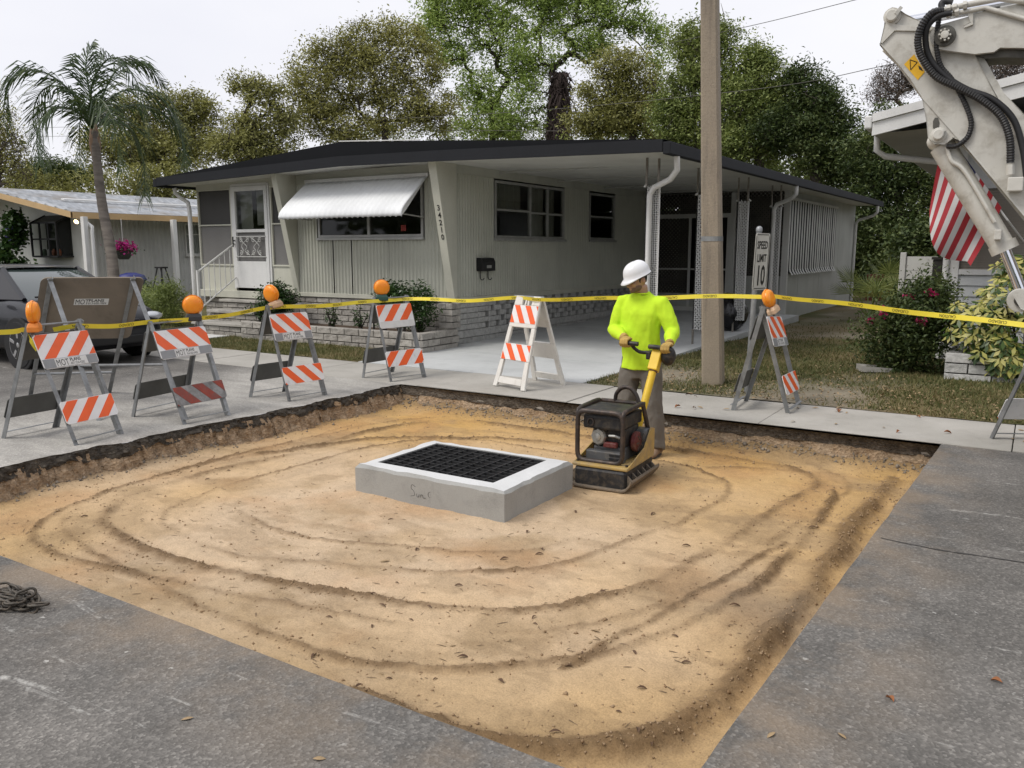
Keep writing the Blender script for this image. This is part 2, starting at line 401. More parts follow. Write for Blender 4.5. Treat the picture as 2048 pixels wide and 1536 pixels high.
pitb = wall_strip('pit_wall', resample([(c2[0] + .2, SW0 + .02), (c3[0] - .1, SW0 + .02)], 170), -0.34, -0.08, 8, 0.10, (0.16, -0.01), CUTSOIL, None, 15); struct(pitb, 'sandy cut side of the hole under the sidewalk')
for ln, s_ in (([c0, c1], 21), ([c1, c2], 23)):
    o = wall_strip('pit_wall', resample(ln, 40), -0.34, -0.11, 4, 0.05, (0.05, 0.0), CUTSOIL, None, s_); struct(o, 'sandy cut side of the hole nearest the street')

# -- compacted sand floor
res = 0.0145
gx = np.arange(PX0 - .12, -0.42, res); gy = np.arange(PY0 - .12, PY1 + .1, res); X, Y = np.meshgrid(gx, gy)
def dist_line(pts, closed):
    P = np.array([(p.x, p.y) for p in catmull([(a, b_, 0) for a, b_ in pts], 10, closed)])
    if closed: P = np.vstack([P, P[:1]])
    D = np.full(X.shape, 9.0); S = np.zeros(X.shape)
    xs = X.ravel(); ys = Y.ravel(); d = np.full(xs.shape, 9.0); sg = np.zeros(xs.shape)
    for (a, b_) in zip(P[:-1], P[1:]):
        e = b_ - a; l2 = (e ** 2).sum() + 1e-9; t = np.clip(((xs - a[0]) * e[0] + (ys - a[1]) * e[1]) / l2, 0, 1)
        qx = xs - a[0] - t * e[0]; qy = ys - a[1] - t * e[1]; dd = np.hypot(qx, qy); s = np.sign(e[0] * qy - e[1] * qx)
        k = dd < d; d[k] = dd[k]; sg[k] = s[k]
    return d.reshape(X.shape), (d * sg).reshape(X.shape)
ringA = [(-6.02, 6.3), (-6.02, 4.4), (-5.85, 3.15), (-5.46, 2.72), (-5.0, 2.6), (-4.18, 2.63), (-3.09, 2.55), (-2.32, 2.62), (-1.85, 2.95), (-1.5, 3.4), (-1.22, 4.3), (-1.12, 5.6), (-1.2, 6.6)]
ringB = [(-5.34, 3.13), (-5.70, 3.59), (-5.76, 4.24), (-5.66, 5.01), (-5.72, 6.03), (-5.5, 6.85), (-4.9, 7.2), (-3.6, 7.2), (-2.2, 7.16), (-1.6, 7.05), (-1.36, 6.7), (-1.46, 5.99), (-1.57, 4.92), (-1.7, 4.14), (-2.03, 3.54), (-2.46, 3.26), (-3.34, 3.06), (-4.39, 2.93)]
ringC = [(-5.07, 3.43), (-4.66, 3.24), (-4.0, 3.19), (-3.44, 3.36), (-2.76, 3.66), (-2.31, 4.07), (-2.08, 4.7), (-1.9, 5.5), (-1.95, 6.3), (-2.6, 6.72), (-3.6, 6.55), (-4.6, 6.5), (-5.15, 5.9), (-5.3, 4.9), (-5.3, 4.0)]
ringO = [(-2.3, 2.30), (-1.7, 2.36), (-1.32, 2.50), (-1.06, 2.82), (-0.96, 3.42), (-0.92, 4.38), (-0.89, 6.2), (-0.87, 7.2)]
ringD = [(-4.7, 3.75), (-4.0, 3.62), (-3.3, 3.8), (-2.6, 4.15), (-2.35, 4.7)]
stub1 = [(-1.66, 3.05), (-1.52, 3.7), (-1.38, 4.4), (-1.22, 5.2)]
stub2 = [(-2.25, 6.75), (-1.9, 6.95), (-1.5, 7.0), (-1.2, 6.85)]
stub3 = [(-5.9, 5.0), (-5.5, 5.9), (-4.9, 6.4), (-4.2, 6.75), (-3.5, 6.8)]
Z = np.full(X.shape, FLOOR); loose = np.zeros(X.shape)
wob = (fbm(X * 3.1, Y * 3.1, 4, 31) - 0.5)
for pts, closed, amp, wid, wet in ((ringA, False, .017, .026, 1.1), (ringB, True, .021, .038, 1.35), (ringC, True, .012, .022, .9), (ringO, False, .041, .055, 1.35), (ringD, False, .008, .02, .6), (stub1, False, .012, .018, 1.2), (stub2, False, .014, .026, .9), (stub3, False, .015, .028, .9)):
    d, sd = dist_line(pts, closed); sd = sd + wob * 0.07 + (fbm(X * 13, Y * 13, 3, 32) - .5) * .03; d = np.abs(sd)
    var = np.clip(fbm(X * 1.3 + amp * 900, Y * 1.3, 3, int(amp * 1000) + 7) * 1.9 - 0.35, 0.55 if amp > .04 else 0.08, 1.25)
    Z += amp * np.exp(-(d / wid) ** 2) * var - amp * 0.75 * np.exp(-((sd + wid * 1.9) / (wid * 1.2)) ** 2) * var
    # second wheel-edge line a plate width away and the faint smear between
    Z += amp * (.5 if closed and amp > .017 else .12) * np.exp(-((sd - 0.24) / (wid * .6)) ** 2) * var
    loose += wet * (np.exp(-(d / (wid * 1.25)) ** 2) * var + (0.5 if closed and amp > .017 else .12) * np.exp(-((sd - 0.24) / (wid * .8)) ** 2) * var + 0.10 * np.exp(-((sd - 0.12) / 0.10) ** 2) * var)
rough_m = np.clip(loose, 0, 1)
Z += (fbm(X * 1.1, Y * 1.1, 3, 5) - .5) * 0.035 + (fbm(X * 7, Y * 7, 4, 8) - .5) * 0.010 + (fbm(X * 34, Y * 34, 3, 9) - .5) * (0.006 + 0.028 * rough_m) + (fbm(X * 15, Y * 15, 3, 19) - .5) * .008 * np.clip(fbm(X * 1.1, Y * 1.1, 3, 20) * 3 - 1, 0, 1)
# spoil banked along the sides of the cut
eb = np.minimum(np.minimum(X - PX0, -0.62 - X), np.minimum(Y - PY0, PY1 - Y)) + (fbm(X * 4, Y * 4, 4, 71) - .5) * 0.12
bank = np.exp(-np.clip(eb, 0, 9) / 0.11); Z += bank * 0.06
backd = PY1 - Y + (fbm(X * 3, Y * 3, 4, 77) - .5) * .3; Z += 0.05 * np.exp(-np.clip(backd, 0, 9) / 0.16) * (fbm(X * 16, Y * 16, 3, 78) + .3)
# sand mounded against the concrete box
bxd = np.maximum(np.abs(X + 3.60) - 0.68, np.abs(Y - 5.015) - 0.485); Z += 0.022 * np.exp(-np.clip(bxd, 0, 9) / 0.07)
Z -= 0.008 * np.exp(-((bxd - .12) / .06) ** 2)
pale = np.array([0.60, 0.455, 0.305]); ochre = np.array([0.57, 0.355, 0.130]); dark = np.array([0.15, 0.092, 0.045]); brown = np.array([0.37, 0.26, 0.145]); rust = np.array([0.45, 0.24, 0.10])
f1 = fbm(X * .75, Y * .75, 4, 41)
och = np.clip((0.42 * np.clip((np.hypot((X + 3.9) / 1.5, (Y - 3.9) / 1.25) - 0.75), 0, 2) + (f1 - .5) * 1.2 + .06), 0, 1)
C = pale * (1 - och[..., None]) + ochre * och[..., None]
bm_ = np.clip((fbm(X * 1.9, Y * 1.9, 5, 53) - .55) * 4, 0, .55)[..., None]; C = C * (1 - bm_) + brown * bm_
mo = (fbm(X * 4.3 + 3, Y * 4.3, 5, 59) - .5)[..., None]; C = C * (1 + mo * .22); pf = np.clip((fbm(X * 2.7, Y * 5.5, 5, 57) - .62) * 7, 0, .28)[..., None]; C = C * (1 - pf) + np.array([0.27, 0.185, 0.105]) * pf
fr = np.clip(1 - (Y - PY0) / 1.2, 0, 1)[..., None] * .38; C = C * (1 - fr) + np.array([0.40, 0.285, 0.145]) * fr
ru = np.clip((fbm(X * 1.5 + 9, Y * 1.5, 4, 61) - .6) * 5, 0, 1)[..., None] * .4; C = C * (1 - ru) + rust * ru
lm = np.clip(loose * (0.45 + 0.9 * fbm(X * 11, Y * 11, 4, 83)), 0, .82)[..., None]; C = C * (1 - lm) + dark * lm
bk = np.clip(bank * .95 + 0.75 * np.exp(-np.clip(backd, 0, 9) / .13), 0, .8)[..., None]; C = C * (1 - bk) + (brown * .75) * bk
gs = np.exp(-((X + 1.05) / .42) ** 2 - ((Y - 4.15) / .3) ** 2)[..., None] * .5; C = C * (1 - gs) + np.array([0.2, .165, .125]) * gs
ny, nx = X.shape
idx = np.arange(ny * nx).reshape(ny, nx); quads = np.stack([idx[:-1, :-1], idx[:-1, 1:], idx[1:, 1:], idx[1:, :-1]], -1).reshape(-1, 4)
ct = lambda A: (A[:-1, :-1] + A[1:, 1:]) / 2
inside_box = (np.abs(ct(X) + 3.60) < 0.60) & (np.abs(ct(Y) - 5.015) < 0.40)
quads = quads[~inside_box.ravel()]
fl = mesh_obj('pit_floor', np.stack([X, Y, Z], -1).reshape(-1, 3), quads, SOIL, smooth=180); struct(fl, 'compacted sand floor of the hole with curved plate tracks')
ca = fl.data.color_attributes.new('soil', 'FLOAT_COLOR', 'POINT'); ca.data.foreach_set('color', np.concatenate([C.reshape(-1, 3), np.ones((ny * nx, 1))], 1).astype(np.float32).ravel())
def floor_z(x, y):
    i = int(round((x - gx[0]) / res)); j = int(round((y - gy[0]) / res))
    return float(Z[min(max(j, 0), ny - 1), min(max(i, 0), nx - 1)])
# -- loose crumbs along the ruts and at the foot of the banks: too many to count
def crumbs(name, pts, sizes, m, seed):
    r_ = np.random.default_rng(seed); n = len(pts)
    base = np.array([(1, 0, -.35), (-.5, .87, -.35), (-.5, -.87, -.35), (0.1, 0.1, .8)])
    an = r_.uniform(0, 2 * np.pi, n); c, s = np.cos(an), np.sin(an); B = base[None] * r_.uniform(.6, 1.3, (n, 4, 3)) * np.array(sizes)[:, None, None]
    V = np.stack([B[..., 0] * c[:, None] - B[..., 1] * s[:, None], B[..., 0] * s[:, None] + B[..., 1] * c[:, None], B[..., 2]], -1) + np.array(pts)[:, None, :]
    F = np.array([(0, 1, 3), (1, 2, 3), (2, 0, 3), (0, 2, 1)])[None] + (np.arange(n) * 4)[:, None, None]
    return mesh_obj(name, V.reshape(-1, 3), F.reshape(-1, 3), m)
CRUMBM = mat('soil_crumb', (0.24, 0.15, 0.075), 0.95, var=0.55, scale=9, col2=(0.40, 0.29, 0.18))
prob = np.clip(loose * 0.9 + bank * .9 + 0.8 * np.exp(-np.clip(backd, 0, 9) / .12) + .025, 0, 1).ravel(); prob[np.repeat(False, prob.size)] = 0
inb = ((np.abs(X + 3.60) < 0.69) & (np.abs(Y - 5.015) < 0.50)).ravel(); prob[inb] = 0
pick = rng.choice(prob.size, 15000, p=prob / prob.sum()); pp = np.stack([X.ravel()[pick] + rng.uniform(-.007, .007, pick.size), Y.ravel()[pick] + rng.uniform(-.007, .007, pick.size), Z.ravel()[pick]], -1)
cz = np.minimum(np.abs(rng.normal(0, .0045, pick.size)) + .0022, .017); pp[:, 2] += cz * .25
stuff(crumbs('soil_crumbs', pp, cz, CRUMBM, 3), 'loose sand crumbs lying along the plate tracks', 'soil crumbs')
m_ = 1400; px_ = np.concatenate([PX0 + np.abs(rng.normal(0, .07, m_)) - .02, rng.uniform(PX0, -0.62, m_)]); py_ = np.concatenate([rng.uniform(PY0, PY1, m_), PY1 - np.abs(rng.normal(0, .09, m_)) + .01])
sz = np.minimum(np.abs(rng.normal(0, .009, 2 * m_)) + .004, .03); pz_ = np.array([floor_z(a, b_) for a, b_ in zip(px_, py_)]) + sz * .25
stuff(crumbs('rubble', np.stack([px_, py_, pz_], -1), sz, mat('rubble_stone', (0.36, 0.3, 0.23), 0.9, var=.6, scale=14, col2=(0.10, 0.085, 0.07)), 5), 'bits of broken asphalt and stone at the foot of the cut', 'rubble')

# -- sidewalk of separate slabs
sw = thing('sidewalk', 'pale concrete sidewalk between the street and the lawns', 'sidewalk'); del sw['category']; struct(sw)
slab = None
for k in range(-14, 7):
    x0 = -2.085 + 2.03 * k
    b = MB().box((x0 + .004, SW0, -.115), (x0 + 2.026, SW1, 0.008 + .004 * math.sin(k * 2.3)))
    o = b.build('slab', WALK, sw, bevel=0.006)
wall_strip('dirty_edge', resample([(c2[0] + .14, SW0 - .001), (c3[0] - .05, SW0 - .001)], 150), -0.118, -0.004, 4, 0.034, (0.002, 0.016), CUTWALK, sw, 33, .05)
# -- driveway slabs under the carport
dw = thing('driveway', 'grey painted concrete driveway running under the carport', 'driveway'); del dw['category']; struct(dw)
def dz(y): return 0.012 + 0.013 * max(0.0, y - 10.5)
for (ya, yb_) in ((SW1 + .006, 10.55), (10.56, 13.6), (13.61, 16.7), (16.71, 19.5)):
    MB().add([(-8.18, ya, dz(ya)), (-4.55, ya, dz(ya)), (-4.55, yb_, dz(yb_)), (-8.18, yb_, dz(yb_)), (-8.18, ya, -.1), (-4.55, ya, -.1), (-4.55, yb_, -.1), (-8.18, yb_, -.1)],
             [(0, 1, 2, 3), (7, 6, 5, 4), (4, 5, 1, 0), (5, 6, 2, 1), (6, 7, 3, 2), (7, 4, 0, 3)]).build('slab', DRIVE, dw)
# -- lawn: rough grass and bare sandy patches
lx = np.concatenate([np.arange(-45, -16, .6), np.arange(-16, 4, .12), np.arange(4, 22, .6)]); ly = np.concatenate([np.arange(SW1 + .004, 22, .12), np.arange(22, 60, .8)])
LX, LY = np.meshgrid(lx, ly)
bare = np.clip((fbm(LX * .55, LY * .55, 4, 91) - .5) * 4, 0, 1) * np.clip((LX + 4.7) / .4, 0, 1)
bare = np.maximum(bare, np.exp(-((LX + 3.9) / .6) ** 2 - ((LY - 9.9) / .9) ** 2) * 1.1); bare = np.maximum(bare, np.clip((LY - 16) / 4, 0, .8) * np.clip((LX + 4.7) / .4, 0, 1) * np.clip((fbm(LX * .9, LY * .9, 3, 95)) * 1.8 - .3, 0, 1)); bare = np.clip(bare, 0, 1)
LZ = 0.012 + (fbm(LX * .6, LY * .6, 3, 92) - .45) * .05 * np.clip((LY - SW1) / 1.0, 0, 1) + (fbm(LX * 5, LY * 5, 3, 93) - .5) * .012
LZ = np.where((LX > -8.3) & (LX < -4.5) & (LY < 20), -0.05, LZ)
Cl = np.array([0.085, 0.088, 0.033])[None, None] * (0.75 + .6 * fbm(LX * 1.3, LY * 1.3, 4, 96))[..., None]; Cs = np.array([0.27, 0.235, 0.175]) * (0.7 + .5 * fbm(LX * 3, LY * 3, 4, 97))[..., None]
dry = np.clip((fbm(LX * .9 + 4, LY * .9, 4, 98) - .42) * 3, 0, .85)[..., None]; Cl = Cl * (1 - dry) + np.array([0.20, .15, .08]) * dry
CL = Cl * (1 - bare[..., None]) + Cs * bare[..., None]
n2y, n2x = LX.shape; id2 = np.arange(n2y * n2x).reshape(n2y, n2x); q2 = np.stack([id2[:-1, :-1], id2[:-1, 1:], id2[1:, 1:], id2[1:, :-1]], -1).reshape(-1, 4)
lw = mesh_obj('lawn', np.stack([LX, LY, LZ], -1).reshape(-1, 3), q2, LAWNM, smooth=180); struct(lw, 'thin patchy lawn in front of the homes')
ca = lw.data.color_attributes.new('soil', 'FLOAT_COLOR', 'POINT'); ca.data.foreach_set('color', np.concatenate([CL.reshape(-1, 3), np.ones((n2y * n2x, 1))], 1).astype(np.float32).ravel())
def lawn_z(x, y): return 0.012 + float(((fbm(np.array([x * .6]), np.array([y * .6]), 3, 92) - .45) * .05)[0]) * min(1, max(0, (y - SW1)))
# ================================================================== mobile home with carport
def m_paint(name, col, streak=0.3, rough=0.55, spec=0.4):
    b = NB(name); co = b.coord('World'); st = b.coord('World', (1, 1, 0.12))
    c = b.mix(b.ramp(b.noise(co, 1.4, 6), [(0.3, 0), (0.7, 1)]), tuple(min(1, x * 1.05) for x in col), tuple(x * 0.86 for x in col))
    s = b.ramp(b.noise(st, 5, 7, 0.68), [(0.5, 0), (0.75, 1)]); c = b.mix(b.math('MULTIPLY', s, streak), c, tuple(x * 0.5 for x in col))
    c = b.mix(0.25, c, b.ramp(b.noise(co, 60, 3), [(0.3, 0.75), (0.7, 1.1)]), 'MULTIPLY')
    return b.fin(c, rough, b.bump(b.noise(co, 9, 4), 0.12, 0.01), 0, spec)
SIDING = m_paint('sage_siding', (0.50, 0.505, 0.43), 0.25)
TRIM = m_paint('sage_trim', (0.57, 0.565, 0.475), 0.2)
WHITE = m_paint('white_paint', (0.74, 0.74, 0.72), 0.15, 0.45)
WHITE2 = m_paint('chalky_white', (0.62, 0.62, 0.59), 0.25, 0.6)
CEIL = m_paint('carport_ceiling', (0.66, 0.655, 0.60), 0.12, 0.6)
CHAR = m_paint('charcoal_fascia', (0.009, 0.010, 0.012), 0.15, 0.8, 0.15)
GREYSCR = m_paint('grey_screen', (0.185, 0.18, 0.172), 0.1, 0.7)
DARKSCR = m_paint('dark_screen', (0.06, 0.058, 0.055), 0.1, 0.7)
SHEDW = m_paint('pale_grey_panel', (0.44, 0.45, 0.42), 0.3)
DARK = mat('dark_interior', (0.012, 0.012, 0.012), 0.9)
ALU = mat('window_aluminium', (0.42, 0.42, 0.40), 0.45, 0.35, var=.2, scale=6)
BLACKP = mat('black_paint', (0.012, 0.012, 0.013), 0.45)
CURT = mat('drawn_blind', (0.36, 0.36, 0.31), 0.8, var=.25, scale=2)
def m_glass():
    b = NB('window_glass'); b.fin((0.02, 0.022, 0.022), 0.04, None, 0, 0.5)
    tr = b.n('BsdfTransparent'); tr.inputs[0].default_value = (0.72, 0.74, 0.72, 1); mx_ = b.n('MixShader')
    fr = b.n('Fresnel'); fr.inputs[0].default_value = 1.5
    gl = b.n('BsdfGlossy'); gl.inputs['Roughness'].default_value = 0.03; gl.inputs['Color'].default_value = (.9, .92, .92, 1)
    b.l(b.math('MULTIPLY', fr.outputs[0], 0.8), mx_.inputs[0]); b.l(tr.outputs[0], mx_.inputs[1]); b.l(gl.outputs[0], mx_.inputs[2]); b.l(mx_.outputs[0], b.out.inputs['Surface']); return b.m
GLASS = m_glass()
def m_block(name, a, bcol):
    b = NB(name); co = b.coord('World'); oi = b.n('ObjectInfo')
    c = b.mix(oi.outputs['Random'], a, bcol); c = b.mix(0.8, c, b.ramp(b.noise(co, 16, 8, 0.7), [(0.3, 0.55), (0.55, 1.0), (0.75, 1.15)]), 'MULTIPLY')
    n = b.noise(co, 34, 6, 0.7); return b.fin(c, 0.9, b.bump(n, 0.7, 0.012), 0, 0.2)
SLUMP = m_block('slump_block', (0.32, 0.30, 0.27), (0.47, 0.445, 0.40))
GREYBLK = m_block('grey_block', (0.44, 0.44, 0.42), (0.55, 0.545, 0.52))
MORTAR = mat('dark_mortar', (0.075, 0.068, 0.06), 0.95, var=.4, scale=9)
BLKCACHE = {}
def block(parent, x, y, z, Ln, h, d, rz, m, seed, name='block'):
    """one masonry block, front-left-bottom corner at x,y,z, face towards -Y before turning"""
    key = (round(Ln, 3), round(h, 3), d, seed % 4, m.name)
    if key not in BLKCACHE:
        r_ = random.Random(seed * 7 + 1); b = MB(); j = lambda a: r_.uniform(-a, a); e = 0.006
        P = [[(e + (Ln - 2 * e) * i / 3 + (j(.004) if 0 < i < 3 else 0), -.004 + j(.0045), e + (h - 2 * e) * k / 2 + (j(.003) if k == 1 else 0)) for i in range(4)] for k in range(3)]
        V = [p for row in P for p in row]; F = [(k * 4 + i, k * 4 + i + 1, (k + 1) * 4 + i + 1, (k + 1) * 4 + i) for k in range(2) for i in range(3)]
        B0 = len(V); V += [(0, .012, 0), (Ln, .012, 0), (Ln, .012, h), (0, .012, h), (0, d, 0), (Ln, d, 0), (Ln, d, h), (0, d, h)]
        F += [(B0, B0 + 1, 3, 2, 1, 0), (B0 + 1, B0 + 2, 11, 7, 3), (B0 + 2, B0 + 3, 8, 9, 10, 11), (B0 + 3, B0, 0, 4, 8),
              (B0, B0 + 4, B0 + 5, B0 + 1), (B0 + 1, B0 + 5, B0 + 6, B0 + 2), (B0 + 2, B0 + 6, B0 + 7, B0 + 3), (B0 + 3, B0 + 7, B0 + 4, B0), (B0 + 4, B0 + 7, B0 + 6, B0 + 5)]
        me = bpy.data.meshes.new('block'); me.from_pydata(V, [], F); me.materials.append(m); me.update(); BLKCACHE[key] = me
    o = bpy.data.objects.new(name, BLKCACHE[key]); COL.objects.link(o); o.parent = parent
    o.location = Vector((x, y, z)) - OFF[parent]; o.rotation_euler = (0, 0, rz); return o
def block_wall(parent, p0, length, z0, rows, h, Ln, d, rz, m, gap=0.011, seed=0, holes=None):
    c, s = math.cos(rz), math.sin(rz)
    for r_ in range(rows):
        t = -(Ln / 2 if r_ % 2 else 0.0); k = 0
        while t < length - 0.03:
            a = max(t, 0.0); e = min(t + Ln, length)
            if e - a > 0.05 and not (holes and holes(r_, k, a)):
                block(parent, p0[0] + c * a, p0[1] + s * a, z0 + r_ * h, e - a - gap, h - gap, d, rz, m, rnd.randrange(1000) + seed)
            t += Ln; k += 1
def corr(b, org, u, n, length, z0, z1, pitch=0.078, amp=0.020, close=False):
    org, u, n = Vector(org), Vector(u), Vector(n); k = max(2, int(length / pitch * 4)); V = []; F = []
    for i in range(k + 1):
        t = length * i / k; ph = (i % 4); o = (0, 1, 1, 0)[ph] * amp
        V += [org + u * t + n * o + Vector((0, 0, z0)), org + u * t + n * o + Vector((0, 0, z1))]
    for i in range(k): F.append((2 * i, 2 * i + 2, 2 * i + 3, 2 * i + 1))
    return b.add(V, F)
def window(parent, org, u, n, W, H_, mulls=(), rails=(), blinds=(), fw=0.045, deep=0.10, frame=None, pane_m=None):
    """sash window: org = lower left corner on the wall face; u along the wall, n outward"""
    org, u, n = Vector(org), Vector(u), Vector(n); z = Vector((0, 0, 1)); b = MB(); fr = frame or ALU
    def bar(a0, a1, b0, b1, o0, o1):
        P = [org + u * a + z * c + n * o for o in (o0, o1) for (a, c) in ((a0, b0), (a1, b0), (a1, b1), (a0, b1))]
        b.add(P, [(0, 1, 2, 3), (7, 6, 5, 4), (0, 4, 5, 1), (1, 5, 6, 2), (2, 6, 7, 3), (3, 7, 4, 0)])
    bar(0, fw, 0, H_, -.05, .022); bar(W - fw, W, 0, H_, -.05, .022); bar(fw, W - fw, 0, fw, -.05, .024); bar(fw, W - fw, H_ - fw, H_, -.05, .020)
    for a in mulls: bar(a - fw * .6, a + fw * .6, fw, H_ - fw, -.045, .016)
    xs = [fw] + list(mulls) + [W - fw]
    for i, rz_ in enumerate(rails):
        if rz_: bar(xs[i] + .03, xs[i + 1] - .03, rz_ - .018, rz_ + .018, -.04, .012)
    f = b.build('window', fr, parent)
    bar0 = MB(); bar0.v = []; 
    sl_ = MB(); P = [org + u * a + z * c + n * o for o in (0.004, 0.06) for (a, c) in ((-.03, -.045), (W + .03, -.045), (W + .03, -.004), (-.03, -.004))]
    sl_.add(P, [(0, 1, 2, 3), (7, 6, 5, 4), (0, 4, 5, 1), (1, 5, 6, 2), (2, 6, 7, 3), (3, 7, 4, 0)]).build('sill', fr, f)
    for i in range(len(xs) - 1):
        zz = [fw] + ([rails[i]] if i < len(rails) and rails[i] else []) + [H_ - fw]
        for k in range(len(zz) - 1):
            q = [org + u * a + z * c + n * -.012 for (a, c) in ((xs[i], zz[k]), (xs[i + 1], zz[k]), (xs[i + 1], zz[k + 1]), (xs[i], zz[k + 1]))]
            MB().add(q, [(0, 1, 2, 3)]).build('pane', pane_m or GLASS, f)
    for (a0, a1, b0, b1) in blinds:
        m2 = MB(); k = max(4, int((a1 - a0) / .05)); V = []
        for i in range(k + 1):
            t = a0 + (a1 - a0) * i / k; o = -deep + .012 * math.sin(i * 2.1)
            V += [org + u * t + z * b0 + n * o, org + u * t + z * b1 + n * o]
        m2.add(V, [(2 * i, 2 * i + 2, 2 * i + 3, 2 * i + 1) for i in range(k)]).build('curtain', CURT, f)
    return f
FY, SX = 11.12, -8.20                       # facade plane, carport side wall
EX, NY, PXv = Vector((1, 0, 0)), Vector((0, -1, 0)), Vector((1, 0, 0))
home = thing('mobile_home', 'sage green mobile home with charcoal roof, white window awning and open carport', 'mobile home', (-9.5, 19, 0))
# -- front siding panels (ribbed), the plain band over the window
for (xa, xb, z0, z1) in ((-11.76, -10.875, .80, 1.80), (-10.867, -10.425, .80, 1.80), (-10.417, -9.555, .80, 1.80), (-9.547, -8.30, .80, 1.80), (-11.76, -11.25, 1.80, 2.78), (-8.76, -8.30, 1.80, 2.78)):
    corr(MB(), (xa, FY, 0), EX, NY, xb - xa, z0, z1).build('siding_panel', SIDING, home)
MB().box((-11.76, FY - .006, 2.78), (-8.30, FY + .05, 3.0)).build('header', SIDING, home)
MB().box((-11.80, FY - .03, .74), (-8.26, FY + .04, .815)).build('sill_board', TRIM, home, bevel=.004)
# -- ribbed carport-side siding
for (ya, yb, z0, z1) in ((FY + .08, 12.36, .80, 2.84), (12.36, 14.94, .80, 1.79), (14.94, 16.0, .80, 2.84), (16.0, 17.31, .80, 1.80), (17.31, 19.48, .80, 2.84)):
    corr(MB(), (SX, ya, 0), (0, 1, 0), PXv, yb - ya, z0, z1).build('siding_panel', SIDING, home)
MB().box((SX - .05, FY + .02, 2.84), (SX + .015, 19.48, 3.02)).build('header', SIDING, home)
MB().box((SX - .04, FY + .02, .72), (SX + .03, 19.48, .81)).build('sill_board', TRIM, home, bevel=.004)
# -- other outside walls and the floor keep the rooms dark
MB().box((-14.66, FY + .10, .70), (-14.58, 27.5, 2.95)).build('wall', SIDING, home); MB().box((-14.57, 27.42, .0), (-4.95, 27.5, 2.95)).build('wall', SIDING, home)
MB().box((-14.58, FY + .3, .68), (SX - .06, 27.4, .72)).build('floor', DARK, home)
# -- fins leaning out to carry the eave
for (fx, w_, nm) in ((-8.215, .15, 1), (-11.83, .13, 0)):
    fn = MB().add([(fx - w_ / 2, FY - .012, .76), (fx + w_ / 2, FY - .012, .76), (fx + w_ / 2, FY + .06, .76), (fx - w_ / 2, FY + .06, .76),
                   (fx - w_ / 2, FY - .50, 2.99), (fx + w_ / 2, FY - .50, 2.99), (fx + w_ / 2, FY + .06, 2.99), (fx - w_ / 2, FY + .06, 2.99)],
                  [(3, 2, 1, 0), (4, 5, 6, 7), (0, 1, 5, 4), (1, 2, 6, 5), (2, 3, 7, 6), (3, 0, 4, 7)]).build('fin', TRIM, home, bevel=.004)
    if nm:
        up = Vector((0, -.488, 2.23)).normalized()
        for k, ch in enumerate('34210'):
            o = Vector((fx + .012, FY - .012, .76)) + up * (1.50 - k * .118) + Vector((0, -.004, 0))
            lettering(ch, .125, o, EX, up, BLACKP, fn, align='CENTER', bold=True, name='house_number')
# -- screened entry: low panel, screens, storm door
MB().box((-14.62, FY - .005, .80), (-13.56, FY + .04, 1.30)).build('wall', TRIM, home); MB().box((-12.47, FY - .005, .80), (-11.90, FY + .04, 1.30)).build('wall', TRIM, home)
MB().box((-14.62, FY - .02, 2.80), (-11.9, FY + .04, 3.0)).build('header', TRIM, home)
for (xa, xb) in ((-14.60, -13.57), (-12.46, -11.91)):
    f = MB()
    for q in (((xa, 1.29), (xb, 1.32)), ((xa, 2.77), (xb, 2.80)), ((xa, 1.32), (xa + .035, 2.77)), ((xb - .035, 1.32), (xb, 2.77)), ((xa + .035, 2.08), (xb - .035, 2.105))):
        f.box((q[0][0], FY - .03, q[0][1]), (q[1][0], FY + .03, q[1][1]))
    sc_ = f.build('porch_screen', TRIM, home)
    MB().box((xa + .035, FY + .005, 1.32), (xb - .035, FY + .012, 2.08)).build('pane', GREYSCR, sc_)
    MB().box((xa + .035, FY + .005, 2.105), (xb - .035, FY + .012, 2.77)).build('pane', DARKSCR, sc_)
dr = MB(); xa, xb, z0, z1 = -13.52, -12.53, .86, 2.82
dr.box((xa, FY - .05, z0), (xa + .08, FY + .02, z1)).box((xb - .08, FY - .05, z0), (xb, FY + .02, z1)).box((xa + .08, FY - .05, z1 - .09), (xb - .08, FY + .02, z1)).box((xa + .08, FY - .05, z0), (xb - .08, FY + .02, 1.38)).box((xa + .08, FY - .045, 1.94), (xb - .08, FY + .02, 2.0))
dr = dr.build('door', WHITE, home, bevel=.004); dr['label'] = 'white aluminium storm door with scrollwork grille'
f = MB().box((xa - .05, FY - .035, .84), (xa - .003, FY + .03, 2.86)).box((xb + .003, FY - .035, .84), (xb + .05, FY + .03, 2.86)).box((xa - .003, FY - .035, 2.824), (xb + .003, FY + .03, 2.87)); f.build('door_frame', WHITE, home)
MB().add([(xa + .08, FY - .01, 2.0), (xb - .08, FY - .01, 2.0), (xb - .08, FY - .01, z1 - .09), (xa + .08, FY - .01, z1 - .09)], [(0, 1, 2, 3)]).build('pane', GLASS, dr)
MB().box((xa + .08, FY + .10, 2.0), (xa + .42, FY + .11, z1 - .08)).box((xa + .55, FY + .10, 2.08), (xb - .08, FY + .11, z1 - .08)).build('curtain', CURT, dr)
MB().box((xa + .08, FY, 1.38), (xb - .08, FY + .006, 1.94)).build('lower_screen', GREYSCR, dr)
gr_ = MB(); gx0, gx1 = xa + .06, xb - .06; yy = FY - .062
for zz in (1.47, 1.86): gr_.cyl((gx0, yy, zz), (gx1, yy, zz), .009, n=6)
cx = (gx0 + gx1) / 2
